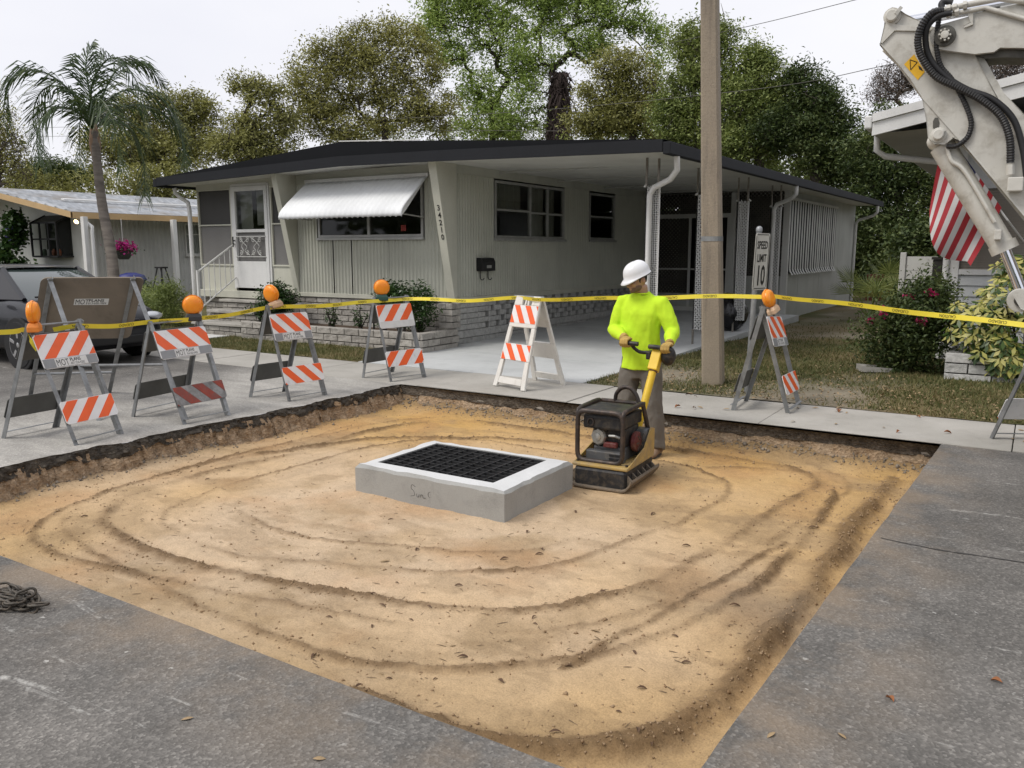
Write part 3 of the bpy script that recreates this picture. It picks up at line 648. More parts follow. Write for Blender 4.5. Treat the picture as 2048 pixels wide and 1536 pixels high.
def scroll(cx_, cz_, r0, a0, turns, sgn):
    return [(cx_ + sgn * r0 * (1 - .72 * t / 14) * math.cos(a0 + turns * 2 * math.pi * t / 14), yy, cz_ + r0 * (1 - .72 * t / 14) * math.sin(a0 + turns * 2 * math.pi * t / 14)) for t in range(15)]
for sg in (-1, 1):
    gr_.tube(catmull([(cx + sg * .02, yy, 1.50), (cx + sg * .15, yy, 1.58), (cx + sg * .10, yy, 1.66), (cx + sg * .22, yy, 1.76), (cx + sg * .30, yy, 1.84)], 6), .008, 6)
    gr_.tube(catmull([(cx + sg * .30, yy, 1.49), (cx + sg * .20, yy, 1.58), (cx + sg * .25, yy, 1.68), (cx + sg * .10, yy, 1.80), (cx + sg * .02, yy, 1.84)], 6), .008, 6)
    for (ox, oz) in ((.27, 1.79), (.27, 1.54), (.09, 1.79), (.09, 1.54)): gr_.tube(scroll(cx + sg * ox, oz, .05, 1.2, 1.2, sg), .007, 6)
gr_.build('grille', WHITE2, dr, smooth=60)
MB().cyl((xa + .04, FY - .05, 1.78), (xa + .04, FY - .10, 1.78), .012, n=8).bar((xa + .04, FY - .10, 1.86), (xa + .04, FY - .10, 1.66), .02, .02).build('handle', BLACKP, dr)
MB().box((-14.62, FY - .10, .66), (-11.95, FY + .06, .80)).build('threshold_beam', TRIM, home, bevel=.006)
# -- windows
W1 = window(home, (-11.22, FY - .004, 1.82), EX, NY, 2.44, .93, (1.22,), (0, 0), [], deep=.16)
MB().box((-9.27, FY - .01, 1.92), (-9.16, FY - .006, 2.02)).build('sticker', mat('red_sticker', (.28, .03, .02), .6), W1)
window(home, (SX + .004, 12.38, 1.81), (0, 1, 0), PXv, 2.54, 1.0, (1.22, 1.88), (.50, .48, .48), [(.05, .98, .5, .95), (1.27, 1.84, .5, .95), (1.92, 2.25, .05, .95), (1.27, 1.8, .05, .46)], deep=.07)
window(home, (SX + .004, 16.03, 1.82), (0, 1, 0), PXv, 1.25, .98, (), (.49,), [])
# -- rolled white awning
aw = MB(); prof = [(0.0, 2.80), (.10, 2.72), (.48, 2.42), (.60, 2.315), (.66, 2.25), (.685, 2.19), (.68, 2.14)]
k = 96; V = []; F = []; ax0, ax1 = -11.48, -8.66
for i in range(k + 1):
    o = (0.0, 0.009, 0.014, 0.009)[i % 4]
    for j, (d, z) in enumerate(prof):
        nn = Vector((0, -.62, .78)) if j < 4 else Vector((0, -.97, .2)); V.append(Vector((ax0 + (ax1 - ax0) * i / k, FY - .03 - d, z)) + nn * o - (Vector((0, 0, .014)) if j == 6 and i % 4 == 0 else Vector((0, 0, 0))))
n_ = len(prof)
for i in range(k):
    for j in range(n_ - 1): F.append((i * n_ + j, (i + 1) * n_ + j, (i + 1) * n_ + j + 1, i * n_ + j + 1))
awn = aw.add(V, F).build('awning', m_paint('awning_white', (.86, .88, .89), .05, .65, .2), home, smooth=35); sm = awn.modifiers.new('thick', 'SOLIDIFY'); sm.thickness = .006
MB().box((-11.50, FY - .05, 2.80), (-8.64, FY - .006, 2.86)).build('mounting_rail', WHITE, awn)
for ax_ in (ax0 + .006, ax1 - .012): MB().plate([(0, 2.80)] + prof[1:] + [(.56, 2.24)], (ax_, FY - .03, 0), (0, -1, 0), (0, 0, 1), .008).build('side_wing', WHITE, awn)
for ax_ in (ax0 + .1, ax1 - .1): MB().cyl((ax_, FY - .02, 2.14), (ax_ - .02, FY - .66, 2.19), .013, n=6).build('support_arm', ALU, awn)
# -- roof
def zr(x): return np.interp(x, [-14.87, -10.0, -7.97, -4.30], [3.01, 3.37, 3.26, 3.02])
def zl(x): return np.interp(x, [-14.87, -9.62, -4.36], [2.85, 2.985, 2.86])
RY0, RY1 = 10.44, 27.75; xs = [-14.90, -12.4, -10.0, -7.97, -6.1, -4.26]
b = MB(); V = []
for y, up_ in ((RY0, 0), (RY1, .07)):
    for x in xs: V += [(x, y, zl(x) + .165 + up_ * .8), (x, y, zr(x) + up_)]
n_ = len(xs) * 2; F = []
for i in range(len(xs) - 1):
    a = 2 * i; F += [(a + 1, a + 3, n_ + a + 3, n_ + a + 1), (a, a + 2, a + 3, a + 1), (n_ + a + 2, n_ + a, n_ + a + 1, n_ + a + 3), (a + 2, a, n_ + a, n_ + a + 2)]
F += [(1, 0, n_, n_ + 1), (n_ - 2, n_ - 1, 2 * n_ - 1, 2 * n_ - 2)]
rf = b.add(V, F).build('roof', CHAR, home)
b = MB()
for i in range(len(xs) - 1):
    xa, xb = xs[i], xs[i + 1]
    b.add([(xa, RY0 - .05, zl(xa)), (xb, RY0 - .05, zl(xb)), (xb, RY0, zl(xb)), (xa, RY0, zl(xa)), (xa, RY0 - .05, zl(xa) + .16), (xb, RY0 - .05, zl(xb) + .16), (xb, RY0, zl(xb) + .16), (xa, RY0, zl(xa) + .16)],
          [(3, 2, 1, 0), (4, 5, 6, 7), (0, 1, 5, 4), (2, 3, 7, 6)])
b.build('front_fascia', m_paint('charcoal_gutter', (.018, .0195, .023), .15, .7, .2), rf)
def gut(x0, x1, name): 
    MB().add([(x0, RY0 - .05, 2.83), (x1, RY0 - .05, 2.83), (x1, RY1, 2.895), (x0, RY1, 2.895), (x0, RY0 - .05, 2.985), (x1, RY0 - .05, 2.985), (x1, RY1, 3.05), (x0, RY1, 3.05)],
             [(3, 2, 1, 0), (4, 5, 6, 7), (0, 1, 5, 4), (1, 2, 6, 5), (2, 3, 7, 6), (3, 0, 4, 7)]).build(name, m_paint('charcoal_gutter', (.018, .0195, .023), .15, .7, .2), rf, bevel=.008)
gut(-4.255, -4.15, 'gutter'); gut(-15.0, -14.905, 'gutter')
MB().add([(-10.0, RY0 - .01, 3.375), (-8.3, RY0 - .01, 3.283), (-8.3, RY0 + .02, 3.283), (-10, RY0 + .02, 3.375), (-10.0, RY0 - .01, 3.39), (-8.3, RY0 - .01, 3.298), (-8.3, RY0 + .02, 3.298), (-10, RY0 + .02, 3.39)],
         [(3, 2, 1, 0), (4, 5, 6, 7), (0, 1, 5, 4), (1, 2, 6, 5), (2, 3, 7, 6), (3, 0, 4, 7)]).build('metal_edge', WHITE, rf)
# soffit and carport ceiling
b = MB()
for xa, xb in zip([-14.9, -9.62, -8.2, -4.26][:-1], [-14.9, -9.62, -8.2, -4.26][1:]):
    for (ya, yb) in ((RY0 + .002, 27.4),): b.add([(xa, ya, zl(xa) + .03), (xb, ya, zl(xb) + .03), (xb, yb, zl(xb) + .06), (xa, yb, zl(xa) + .06)], [(3, 2, 1, 0)])
b.build('ceiling', CEIL, home)
for ys in (12.5, 14.6, 16.7, 18.8): MB().box((SX + .03, ys - .006, 2.925), (-4.28, ys + .006, 2.955)).build('ceiling_seam', SHEDW, home)
# -- carport posts of pierced metal
def lattice_strips(b, org, u, z, W, H_, pitch, wd, t):
    org, u, z = Vector(org), Vector(u), Vector(z)
    for s_ in (1, -1):
        k = int((W + H_) / pitch) + 2
        for i in range(k):
            c = i * pitch
            pts = []
            # line a + s*b = c  (or (W-a)+b = c)
            a0, b0 = (min(c, W), max(0, c - W)); a1, b1 = (max(0, c - H_), min(c, H_))
            if abs(a0 - a1) < 1e-4: continue
            p, q = (a0, b0), (a1, b1)
            if s_ < 0: p, q = (W - a0, b0), (W - a1, b1)
            b.bar(org + u * p[0] + z * p[1], org + u * q[0] + z * q[1], wd, t, u.cross(z))
    return b
for py_, pz1 in ((11.12, 2.80), (13.2, 2.84), (15.35, 2.86), (17.62, 2.88)):
    zb = dz(py_); p = MB(); wd = .20
    for (o_, u_) in (((-4.78, py_, .30), (1, 0, 0)), ((-4.78, py_, .30), (0, 1, 0))):
        o_, u_ = Vector(o_), Vector(u_)
        lattice_strips(p, o_, u_, (0, 0, 1), wd, 2.18, .062, .024, .006)
        for e in (0, wd): p.bar(o_ + u_ * e, o_ + u_ * e + Vector((0, 0, 2.18)), .018, .012)
    po = p.build('post', WHITE, home)
    WS = mat('worn_steel', (.25, .23, .2), .5, .5, var=.4, scale=9)
    for (xs0, za_, zb_) in ((-4.78, zb, .30), (-4.78, 2.48, pz1 + .08), (-4.60, 2.48, pz1 + .06)): MB().bar((xs0, py_, za_), (xs0, py_, zb_), .028, .028).build('post_stub', WS, po)
for pts in (((-4.20, 10.75, 2.84), (-4.20, 10.78, 2.66), (-4.32, 10.86, 2.55), (-4.62, 11.02, 2.46), (-4.70, 11.05, 2.36), (-4.70, 11.05, .06)),
            ((-4.20, 17.2, 2.87), (-4.20, 17.22, 2.70), (-4.30, 17.3, 2.62), (-4.64, 17.5, 2.52), (-4.70, 17.52, 2.42), (-4.70, 17.52, .12)),
            ((-4.20, 27.0, 2.9), (-4.20, 27.02, 2.72), (-4.3, 27.1, 2.62), (-4.78, 27.38, 2.5), (-4.85, 27.42, 2.4), (-4.85, 27.42, .05)),
            ((-14.93, 10.82, 2.84), (-14.93, 10.84, 2.74), (-14.88, 10.9, 2.66), (-14.74, 10.98, 2.55), (-14.72, 10.99, 2.4), (-14.72, 10.99, .05))):
    MB().tube(pts, .042, 10).build('downspout', WHITE, home, smooth=50)
# -- enclosed room at the end of the carport
zb = dz(19.5)
MB().box((-6.22, 19.47, zb), (-6.10, 19.55, 2.93)).box((-8.2, 19.47, 2.36), (-6.22, 19.53, 2.46)).box((-8.2, 19.48, zb), (-6.22, 19.53, zb + .10)).box((-8.2, 19.48, zb + .1), (-8.12, 19.53, 2.36)).box((-7.25, 19.49, zb + .1), (-7.19, 19.525, 2.36)).box((-6.3, 19.48, zb + .1), (-6.223, 19.53, 2.36)).box((-8.12, 19.50, 1.12), (-7.25, 19.52, 1.16)).box((-7.19, 19.50, 1.12), (-6.3, 19.52, 1.16)).box((-5.0, 19.45, zb - .1), (-4.86, 19.56, 2.93)).build('screen_frame', WHITE2, home)
MB().box((-6.098, 19.48, zb - .05), (-5.0, 19.55, 1.0)).build('wall', SHEDW, home)
MB().box((-8.12, 19.49, zb + .1), (-7.25, 19.51, .55)).box((-7.19, 19.495, zb + .1), (-6.3, 19.515, .55)).build('kick_panel', SHEDW, home)
LATM = mat('brown_lattice', (.16, .15, .13), .8, var=.3)
for (xa, xb, z0, z1) in ((-8.12, -7.25, .55, 2.36), (-8.12, -6.24, 2.46, 2.93), (-6.09, -5.01, 1.0, 2.93)):
    b = MB(); lattice_strips(b, (xa, 19.525, z0), (1, 0, 0), (0, 0, 1), xb - xa, z1 - z0, .095, .045, .008); b.build('lattice', LATM, home)
# dark room behind
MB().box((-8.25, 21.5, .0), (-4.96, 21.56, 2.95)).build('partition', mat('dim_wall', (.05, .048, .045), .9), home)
# shed side wall in panels, shutter of ribbed slats
for k in range(7):
    ya = 19.56 + k * 1.135; MB().box((-4.95, ya, -.05), (-4.90 + .002 * (k % 2), ya + 1.128, 2.93)).build('wall_panel', SHEDW, home)
sh = MB().box((-4.885, 19.62, 2.72), (-4.83, 24.62, 2.78)).build('shutter', WHITE2, home)
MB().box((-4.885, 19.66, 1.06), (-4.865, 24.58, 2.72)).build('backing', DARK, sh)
sme = None
for k in range(20):
    ya = 19.66 + k * .248
    if sme is None:
        m3 = MB(); pr = [(0, 2.72), (0, 1.16), (.02, 1.10), (.07, 1.03)]
        V = []
        for (o_, z) in pr: V += [(-4.862 + o_, .0, z), (-4.853 + o_, .03, z), (-4.853 + o_, .105, z), (-4.862 + o_, .135, z)]
        F = [(4 * j + i, 4 * j + i + 1, 4 * j + i + 5, 4 * j + i + 4) for j in range(3) for i in range(3)]
        sme = bpy.data.meshes.new('slat'); sme.from_pydata(V, [], [tuple(reversed(f)) for f in F]); sme.materials.append(WHITE2)
    o = bpy.data.objects.new('slat', sme); COL.objects.link(o); o.parent = sh; o.location = -OFF[home] + Vector((rnd.uniform(-.006, .006), ya + rnd.uniform(-.01, .01), 0))
# -- block skirt: slump block in front, pierced block along the carport
MB().box((-14.6, FY + .07, 0), (SX - .05, FY + .2, .74)).box((SX - .50, FY + .2, 0), (SX - .42, 19.4, .74)).build('skirt_backing', MORTAR, home)
block_wall(home, (-11.95, FY + .0), 3.72, 0.0, 7, .1055, .31, .10, 0, SLUMP)
block_wall(home, (-14.58, FY + .03), 2.6, 0.0, 6, .1095, .31, .08, 0, SLUMP)
def pierce(r_, k, a): return False
block_wall(home, (SX, FY + .09), 8.2, -.02, 2, .135, .40, .12, R(90), GREYBLK, .005)
rowh = .095
for r_ in range(5):                                   # pierced courses: short blocks with square openings, staggered
    y = FY + .09; y1_ = 12.1 + .17 * (r_ % 2) + (.34 if r_ in (1, 4) else 0)
    while y < y1_ - .02:
        ln_ = min(.33, y1_ - y); block(home, SX, y, .25 + r_ * rowh, ln_ - .004, rowh - .003, .12, R(90), GREYBLK, rnd.randrange(900)); y += ln_
    while y < 19.2:
        y += .125; ln_ = .215 if rnd.random() > .06 else .34
        block(home, SX, y, .25 + r_ * rowh, ln_ - .003, rowh - .002, .12, R(90), GREYBLK, rnd.randrange(900)); y += ln_
# -- entrance steps
for k, (ya, zt) in enumerate(((10.12, .25), (10.50, .45), (10.82, .64))):
    MB().box((-13.72 - .02 * k, ya, zt - .055), (-12.25 - .12 * k, min(ya + .42, FY - .09), zt)).build('step_tread', WALK, home, bevel=.012)
    block_wall(home, (-13.70, ya + .05), 1.42, 0.0 if k == 0 else zt - .255, 2, .098 if k else .097, .30, .10, 0, SLUMP)
    MB().box((-13.69, ya + .152, 0), (-12.3, min(ya + .45, FY - .02), zt - .06)).build('step_core', MORTAR, home)
rail = MB().bar((-13.40, 10.10, .0), (-13.40, 10.10, 1.22), .045, .045); rail.tube([(-13.40, 10.10, 1.19), (-13.49, 11.06, 1.72)], .018, 6); rail.tube([(-13.40, 10.12, .50), (-13.49, 11.06, 1.06)], .014, 6)
rl = rail.build('handrail', WHITE2, home)
for k in range(1, 7):
    t = k / 7; MB().cyl((-13.40 - .09 * t, 10.10 + .96 * t, .50 + .56 * t), (-13.40 - .09 * t, 10.10 + .96 * t, 1.19 + .53 * t), .009, n=6).build('baluster', WHITE2, rl)
wk = MB().box((-13.9, SW1 + .004, -.05), (-12.6, 10.1, .03)).build('front_path', m_concrete('white_path', (.55, .55, .52), (.66, .66, .64), .2, .1)); struct(wk, 'white concrete path to the front steps')
# -- planter
pl = thing('block_planter', 'low slump block planter below the awning window', 'planter', (-10, 10.5, 0))
block_wall(pl, (-12.2, 10.05), 4.18, -.02, 3, .115, .32, .13, 0, SLUMP)
block_wall(pl, (-8.02, 10.06), 1.0, -.02, 3, .115, .32, .13, R(90), SLUMP)
MB().box((-12.2, 10.10, -.02), (-8.09, 10.17, .29)).box((-8.14, 10.17, -.02), (-8.09, 11.06, .29)).build('core', MORTAR, pl)
block_wall(pl, (-8.03, 10.86), .26, .33, 4, .105, .30, .12, R(90), SLUMP); block_wall(pl, (-8.3, 10.86), .27, .33, 4, .105, .30, .12, 0, SLUMP)
MB().add([(-12.2, 10.17, .20), (-8.14, 10.17, .20), (-8.14, 11.1, .24), (-12.2, 11.1, .24)], [(0, 1, 2, 3)]).build('soil', mat('mulch', (.085, .055, .035), .95, var=.5, scale=20, bump=.8, bscale=60), pl)
# -- mailbox on the carport wall
mb = thing('mailbox', 'black wall mailbox with two newspaper hooks beside the house number', 'mailbox', (SX + .02, 12.0, 1.3))
MB().plate([(0, 1.24), (.13, 1.24), (.13, 1.40), (.10, 1.46), (0, 1.47)], (SX + .013, 12.0, 0), (1, 0, 0), (0, 0, 1), .40).build('box', BLACKP, mb, bevel=.006)
MB().box((SX + .145, 11.93, 1.29), (SX + .149, 12.07, 1.34)).build('name_plate', ALU, mb)
for yy_ in (11.88, 12.12): MB().tube([(SX + .04, yy_, 1.24), (SX + .04, yy_, 1.12), (SX + .06, yy_, 1.09), (SX + .10, yy_, 1.09), (SX + .12, yy_, 1.12)], .009, 6).build('hook', BLACKP, mb)
# ================================================================== work site
# -- storm inlet box and its grate
bx0, bx1, by0, by1, bzt = -4.28, -2.925, 4.53, 5.50, -0.012
ix0, ix1, iy0, iy1 = -4.175, -3.105, 4.665, 5.415
inl = thing('drain_inlet', 'new square concrete drain inlet box standing in the sand', 'drain inlet', (-3.6, 5.0, FLOOR))
b = MB(); ch = .022
def rect(x0, x1, y0, y1, z): return [(x0, y0, z), (x1, y0, z), (x1, y1, z), (x0, y1, z)]
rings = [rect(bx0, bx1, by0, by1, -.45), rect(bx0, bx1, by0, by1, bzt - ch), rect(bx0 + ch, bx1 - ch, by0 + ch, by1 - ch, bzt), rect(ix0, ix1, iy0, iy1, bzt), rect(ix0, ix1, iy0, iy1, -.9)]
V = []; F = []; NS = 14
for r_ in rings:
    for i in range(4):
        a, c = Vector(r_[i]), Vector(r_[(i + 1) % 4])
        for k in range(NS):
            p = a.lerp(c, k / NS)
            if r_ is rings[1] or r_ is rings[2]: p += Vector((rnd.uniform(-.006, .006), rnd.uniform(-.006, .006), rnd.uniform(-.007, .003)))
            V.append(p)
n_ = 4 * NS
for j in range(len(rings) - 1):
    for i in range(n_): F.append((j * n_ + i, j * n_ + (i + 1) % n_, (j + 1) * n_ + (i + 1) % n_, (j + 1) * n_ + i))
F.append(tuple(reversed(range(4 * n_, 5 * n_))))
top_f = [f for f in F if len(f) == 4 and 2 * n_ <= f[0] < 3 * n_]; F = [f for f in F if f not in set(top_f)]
b.add(V, F).build('concrete_box', CURBBOX, inl, smooth=30); MB().add(V[2 * n_:4 * n_], [tuple(i - 2 * n_ for i in f) for f in top_f]).build('trowelled_sunlit_top', m_concrete('trowelled_sunlit_top', (.55, .555, .55), (.66, .665, .66), .25, .12), inl)  # smooth top; its sunlit look is put into a paler colour than the sides
INKM = mat('marker_ink', (.02, .02, .02), .7)
b = MB(); sx_ = -3.74
for pts in (((sx_ + .045, -.10), (sx_ + .015, -.088), (sx_ + .005, -.115), (sx_ + .03, -.135), (sx_ + .035, -.165), (sx_ + .0, -.175)), ((sx_ + .055, -.15), (sx_ + .058, -.17), (sx_ + .072, -.172), (sx_ + .078, -.152)), ((sx_ + .09, -.172), (sx_ + .095, -.152), (sx_ + .11, -.155), (sx_ + .115, -.172), (sx_ + .14, -.17))):
    b.tube(catmull([(x, by0 - .001, z) for x, z in pts], 4), .0012, 5)
b.tube([(sx_ + .19 + .03 * math.cos(a * .6), by0 - .001, -.14 + .024 * math.sin(a * .6)) for a in range(11)], .0012, 5); b.tube(catmull([(sx_ + .18, by0 - .001, -.13), (sx_ + .185, by0 - .001, -.152), (sx_ + .2, by0 - .001, -.13), (sx_ + .182, by0 - .001, -.13)], 3), .0011, 5)
stuff(b.build('handwriting', INKM, inl))
GRM = mat('black_steel', (.07, .07, .072), .45, .6, var=.5, scale=15)
grt = thing('steel_grate', 'black steel grate set in the top of the concrete drain inlet', 'grate', (-3.64, 5.04, -.05))
b = MB(); z0, z1 = -.085, -.018
b.box((ix0 + .006, iy0 + .006, z0), (ix1 - .006, iy0 + .016, z1)).box((ix0 + .006, iy1 - .016, z0), (ix1 - .006, iy1 - .006, z1)).box((ix0 + .006, iy0 + .016, z0), (ix0 + .016, iy1 - .016, z1)).box((ix1 - .016, iy0 + .016, z0), (ix1 - .006, iy1 - .016, z1)).build('rim', GRM, grt)
nb = 10
for k in range(1, nb):
    x = ix0 + .011 + (ix1 - ix0 - .022) * k / nb; MB().box((x - .0035, iy0 + .017, z0), (x + .0035, iy1 - .017, z1 - .001)).build('bearing_bar', GRM, grt)
for k in range(1, 10):
    y = iy0 + .011 + (iy1 - iy0 - .022) * k / 10; MB().box((ix0 + .017, y - .003, z0 + .015), (ix1 - .017, y + .003, z1 - .004)).build('cross_bar', GRM, grt)
for (lx_, ly_) in ((ix0 + .05, iy0 + .05), (ix1 - .05, iy0 + .05), (ix0 + .05, iy1 - .05), (ix1 - .05, iy1 - .05)):  # ledge lugs the grate sits on
    pass
MB().box((ix0 - .001, iy0 - .001, -.14), (ix1 + .001, iy0 + .03, -.087)).box((ix0 - .001, iy1 - .03, -.14), (ix1 + .001, iy1 + .001, -.087)).build('ledge', CURBBOX, inl)

# -- barricades
STEEL = mat('galvanised_steel', (.30, .31, .315), .5, .55, var=.35, scale=7, dirt=.25, dirtcol=(.1, .09, .08))
PANELG = mat('grey_panel', (.30, .31, .32), .55, .1, var=.15, scale=5)
BACKP = mat('panel_back', (.105, .105, .098), .65, .1, var=.25, scale=4)
ORANGE = mat('reflective_orange', (.88, .125, .022), .42, var=.12, scale=6, dirt=.12, dirtcol=(.6, .2, .1))
RWHITE = mat('reflective_white', (.80, .80, .80), .42, var=.08, scale=6, dirt=.15, dirtcol=(.45, .44, .42))
GRIMY = mat('grimy_red', (.30, .045, .025), .6, var=.4, scale=7, dirt=.5, dirtcol=(.10, .09, .085))
GRIMYW = mat('grimy_grey', (.30, .30, .30), .6, var=.4, scale=7, dirt=.6, dirtcol=(.08, .075, .07))
LABEL = mat('paper_label', (.72, .72, .70), .6, var=.12, scale=9)
def m_lens():
    b = NB('amber_lens'); co = b.coord('Object'); c = b.mix(b.noise(co, 14, 3), (.90, .26, .012), (.95, .36, .03)); b.b.inputs['Subsurface Weight'].default_value = .35; b.b.inputs['Subsurface Radius'].default_value = (.03, .012, .002)
    return b.fin(c, .3, b.bump(b.vor(co, 60).outputs['Distance'], .3, .004), 0, .5)
LENS = m_lens()
def striped(panel_name, parent, A, B_, up, n, h, oh, direction, m_base, m_o, sticker=None, strip=0.0, nstr=4, phase=0.0, name='panel', back=False):
    """panel between leg points A (left) and B_ (right), hung down along -up; n is the outward normal"""
    A, B_, up, n = Vector(A), Vector(B_), Vector(up), Vector(n); ux = (B_ - A).normalized(); W = (B_ - A).length + 2 * oh; o = A - ux * oh - up * h + n * .022
    r_ = .018; q = [(r_, 0), (W - r_, 0), (W, r_), (W, h - r_), (W - r_, h), (r_, h), (0, h - r_), (0, r_)]
    p = MB().plate(q, o, ux, up, .006).build(name, m_base, parent)
    if back: return p
    s0 = strip; Hs = h - s0; pitch = W / nstr * 1.06; wd = pitch * .5; sl_ = Hs * 1.0
    k = -3
    while k < nstr + 3:
        x = phase * pitch + k * pitch; dx_ = sl_ * direction
        poly = clip_poly([(x, s0), (x + wd, s0), (x + wd + dx_, h), (x + dx_, h)], .003, W - .003, s0 + .003, h - .003)
        if len(poly) > 2: MB().plate(poly, o + n * .0045, ux, up, .0022).build('stripe', m_o, p)
        k += 1
    if s0 > 0 and m_base is RWHITE:
        MB().plate([(.006, .004), (W - .006, .004), (W - .006, s0 - .002), (.006, s0 - .002)], o + n * .0045, ux, up, .0016).build('lower_band', PANELG if sticker else LABEL, p)
    if sticker:
        sw_, sh_ = .30, s0 * .86; sx0 = (W - sw_) * .5
        MB().plate([(sx0, s0 * .08), (sx0 + sw_, s0 * .08), (sx0 + sw_, s0 * .08 + sh_), (sx0, s0 * .08 + sh_)], o + n * .0065, ux, up, .001).build('sticker', LABEL, p)
        t = o + n * .0075
        lettering('MOT', sh_ * 1.12, t + ux * (sx0 + .008) + up * (s0 * .08 + sh_ * .1), ux, up, INKM, p, sx=.64)
        lettering('PLANS', sh_ * .56, t + ux * (sx0 + .138) + up * (s0 * .08 + sh_ * .52), ux, up, INKM, p, bold=True, sx=.85)
        lettering(sticker, sh_ * .44, t + ux * (sx0 + .136) + up * (s0 * .08 + sh_ * .1), ux, up, INKM, p, sx=.74)
    for cx_, cy_ in ((.02, .02), (W - .02, .02), (.02, h - .02), (W - .02, h - .02)):
        pass
    return p
def warning_light(parent, base, axis, bodym, tilt=(0, 0, 1), r=.092):
    """flasher: amber lens disc with axis, on a battery case; base = where the case sits"""
    base, axis, up = Vector(base), Vector(axis).normalized(), Vector(tilt).normalized()
    side = axis.cross(up).normalized(); axis = up.cross(side).normalized()
    c = MB(); hw, hd, hh = .075, .045, .075
    prof = [(1.0, 0), (1.0, .55), (.78, 1.0)]; V = []
    for s_, t in prof:
        for (a, d) in ((-1, -1), (1, -1), (1, 1), (-1, 1)): V.append(base + side * a * hw * s_ + axis * d * hd * s_ + up * hh * t)
    c.add(V, [(3, 2, 1, 0), (8, 9, 10, 11)] + [(4 * j + i, 4 * j + (i + 1) % 4, 4 * j + 4 + (i + 1) % 4, 4 * j + 4 + i) for j in range(2) for i in range(4)])
    wl = c.build('warning_light', bodym, parent, bevel=.008)
    cc = base + up * (hh + r * .93)
    MB().lathe([(.01, -.048), (r * .55, -.045), (r * .86, -.036), (r * .97, -.020), (r, -.006), (r, .006), (r * .97, .020), (r * .86, .036), (r * .55, .045), (.01, .048)], cc, axis, 28).build('lens', LENS, wl, smooth=60)
    MB().lathe([(r + .001, -.008), (r + .007, -.008), (r + .007, .008), (r + .001, .008)], cc, axis, 28, cap=False).build('lens_ring', LENS, wl)
    MB().cyl(cc - axis * .048 - side * .03, cc - axis * .056 - side * .03, .012, n=8).build('bolt', STEEL, wl)
    return wl
def barricade(label, FL, FR, BL, BR, TL, TR, direction, light, sticker=None, lower=None, phase=0.0, strip=.085, rung=True, group='a-frame barricades around the hole', nstr=3, z0=0.0):
    FL, FR, BL, BR = (Vector((p[0], p[1], z0)) for p in (FL, FR, BL, BR)); TL, TR = Vector(TL), Vector(TR)
    cen = (FL + FR + BL + BR) / 4
    t = thing('barricade', label, 'barricade', cen, 0, group)
    n_out = (FL + FR - BL - BR); n_out.z = 0; n_out.normalize()
    for (T_, Ft, sgn) in ((TL, FL, 1), (TR, FR, 1), (TL, BL, -1), (TR, BR, -1)):
        ax_ = (T_ - Ft).normalized(); nrm = n_out * sgn; nrm = (nrm - ax_ * nrm.dot(ax_)).normalized()
        top = T_ + ax_ * .02 + nrm * .012
        MB().angle_iron(Ft + nrm * .0, top, .038, .005, nrm, 1 if T_ is TL else -1).build('leg', STEEL, t)
    MB().cyl(TL - (TR - TL).normalized() * .02, TR + (TR - TL).normalized() * .02, .009, n=8).build('hinge_bolt', STEEL, t)
    def at(T_, Ft, f): return T_.lerp(Ft, f)
    for sgn, L_, R_ in ((1, FL, FR), (-1, BL, BR)):
        up = (TL + TR - L_ - R_).normalized(); Lg = (TL - L_).length
        nn = (TR - TL).cross(up) ; nn = nn.normalized() * (1 if nn.dot(n_out) * sgn > 0 else -1)
        # top and bottom panel
        for k, (f0, h) in enumerate(((.085, .285 * Lg), (.645, .185 * Lg))):
            a, c = at(TL, L_, f0), at(TR, R_, f0)
            if sgn > 0:
                upk = up
                if k == 0: striped('upper', t, a, c, upk, nn, h, .022, direction, RWHITE, ORANGE, sticker, strip, nstr, phase, 'upper_panel')
                else: striped('lower', t, a, c, upk, nn, h, .022, direction, *(lower or (RWHITE, ORANGE)), None, 0.0, nstr, phase + .3, 'lower_panel')
            else: striped('back', t, a, c, up, nn, h * (1.0 if k else .8), .022, direction, BACKP, ORANGE, None, 0, nstr, 0, 'back_panel', True)
    if rung: MB().bar(FL + Vector((0, 0, .045)), FR + Vector((0, 0, .045)), .03, .004, (0, 0, 1)).build('rung', STEEL, t)
    if rung: MB().bar(BL + Vector((0, 0, .05)), BR + Vector((0, 0, .05)), .03, .004, (0, 0, 1)).build('rung', STEEL, t)
    if light: warning_light(t, *light)
    return t
CASE_O = mat('orange_plastic', (.80, .25, .035), .5, var=.1); CASE_D = mat('dark_plastic', (.035, .036, .04), .5, var=.2); CASE_T = mat('tan_plastic', (.55, .36, .22), .55, var=.15, dirt=.2); CASE_G = mat('green_plastic', (.02, .075, .06), .5, var=.2); CASE_C = mat('cream_plastic', (.72, .50, .33), .55, var=.12, dirt=.15)
tocam = lambda p: Vector((-p[0], -p[1], 0.0)).normalized()
def turn(v, deg): return Matrix.Rotation(R(deg), 3, 'Z') @ Vector(v)
p = (-7.02, 3.60, .965)
barricade('steel barricade with orange flasher seen edge-on, nearest the left edge', (-6.62, 3.71), (-6.70, 4.17), (-7.42, 3.53), (-7.48, 4.0), (-7.02, 3.62, .98), (-7.08, 4.09, .98), 1,
          ((-6.995, 3.655, .93), turn(tocam(p), 78), CASE_O), '407-724-4282', phase=.12, nstr=2.6)
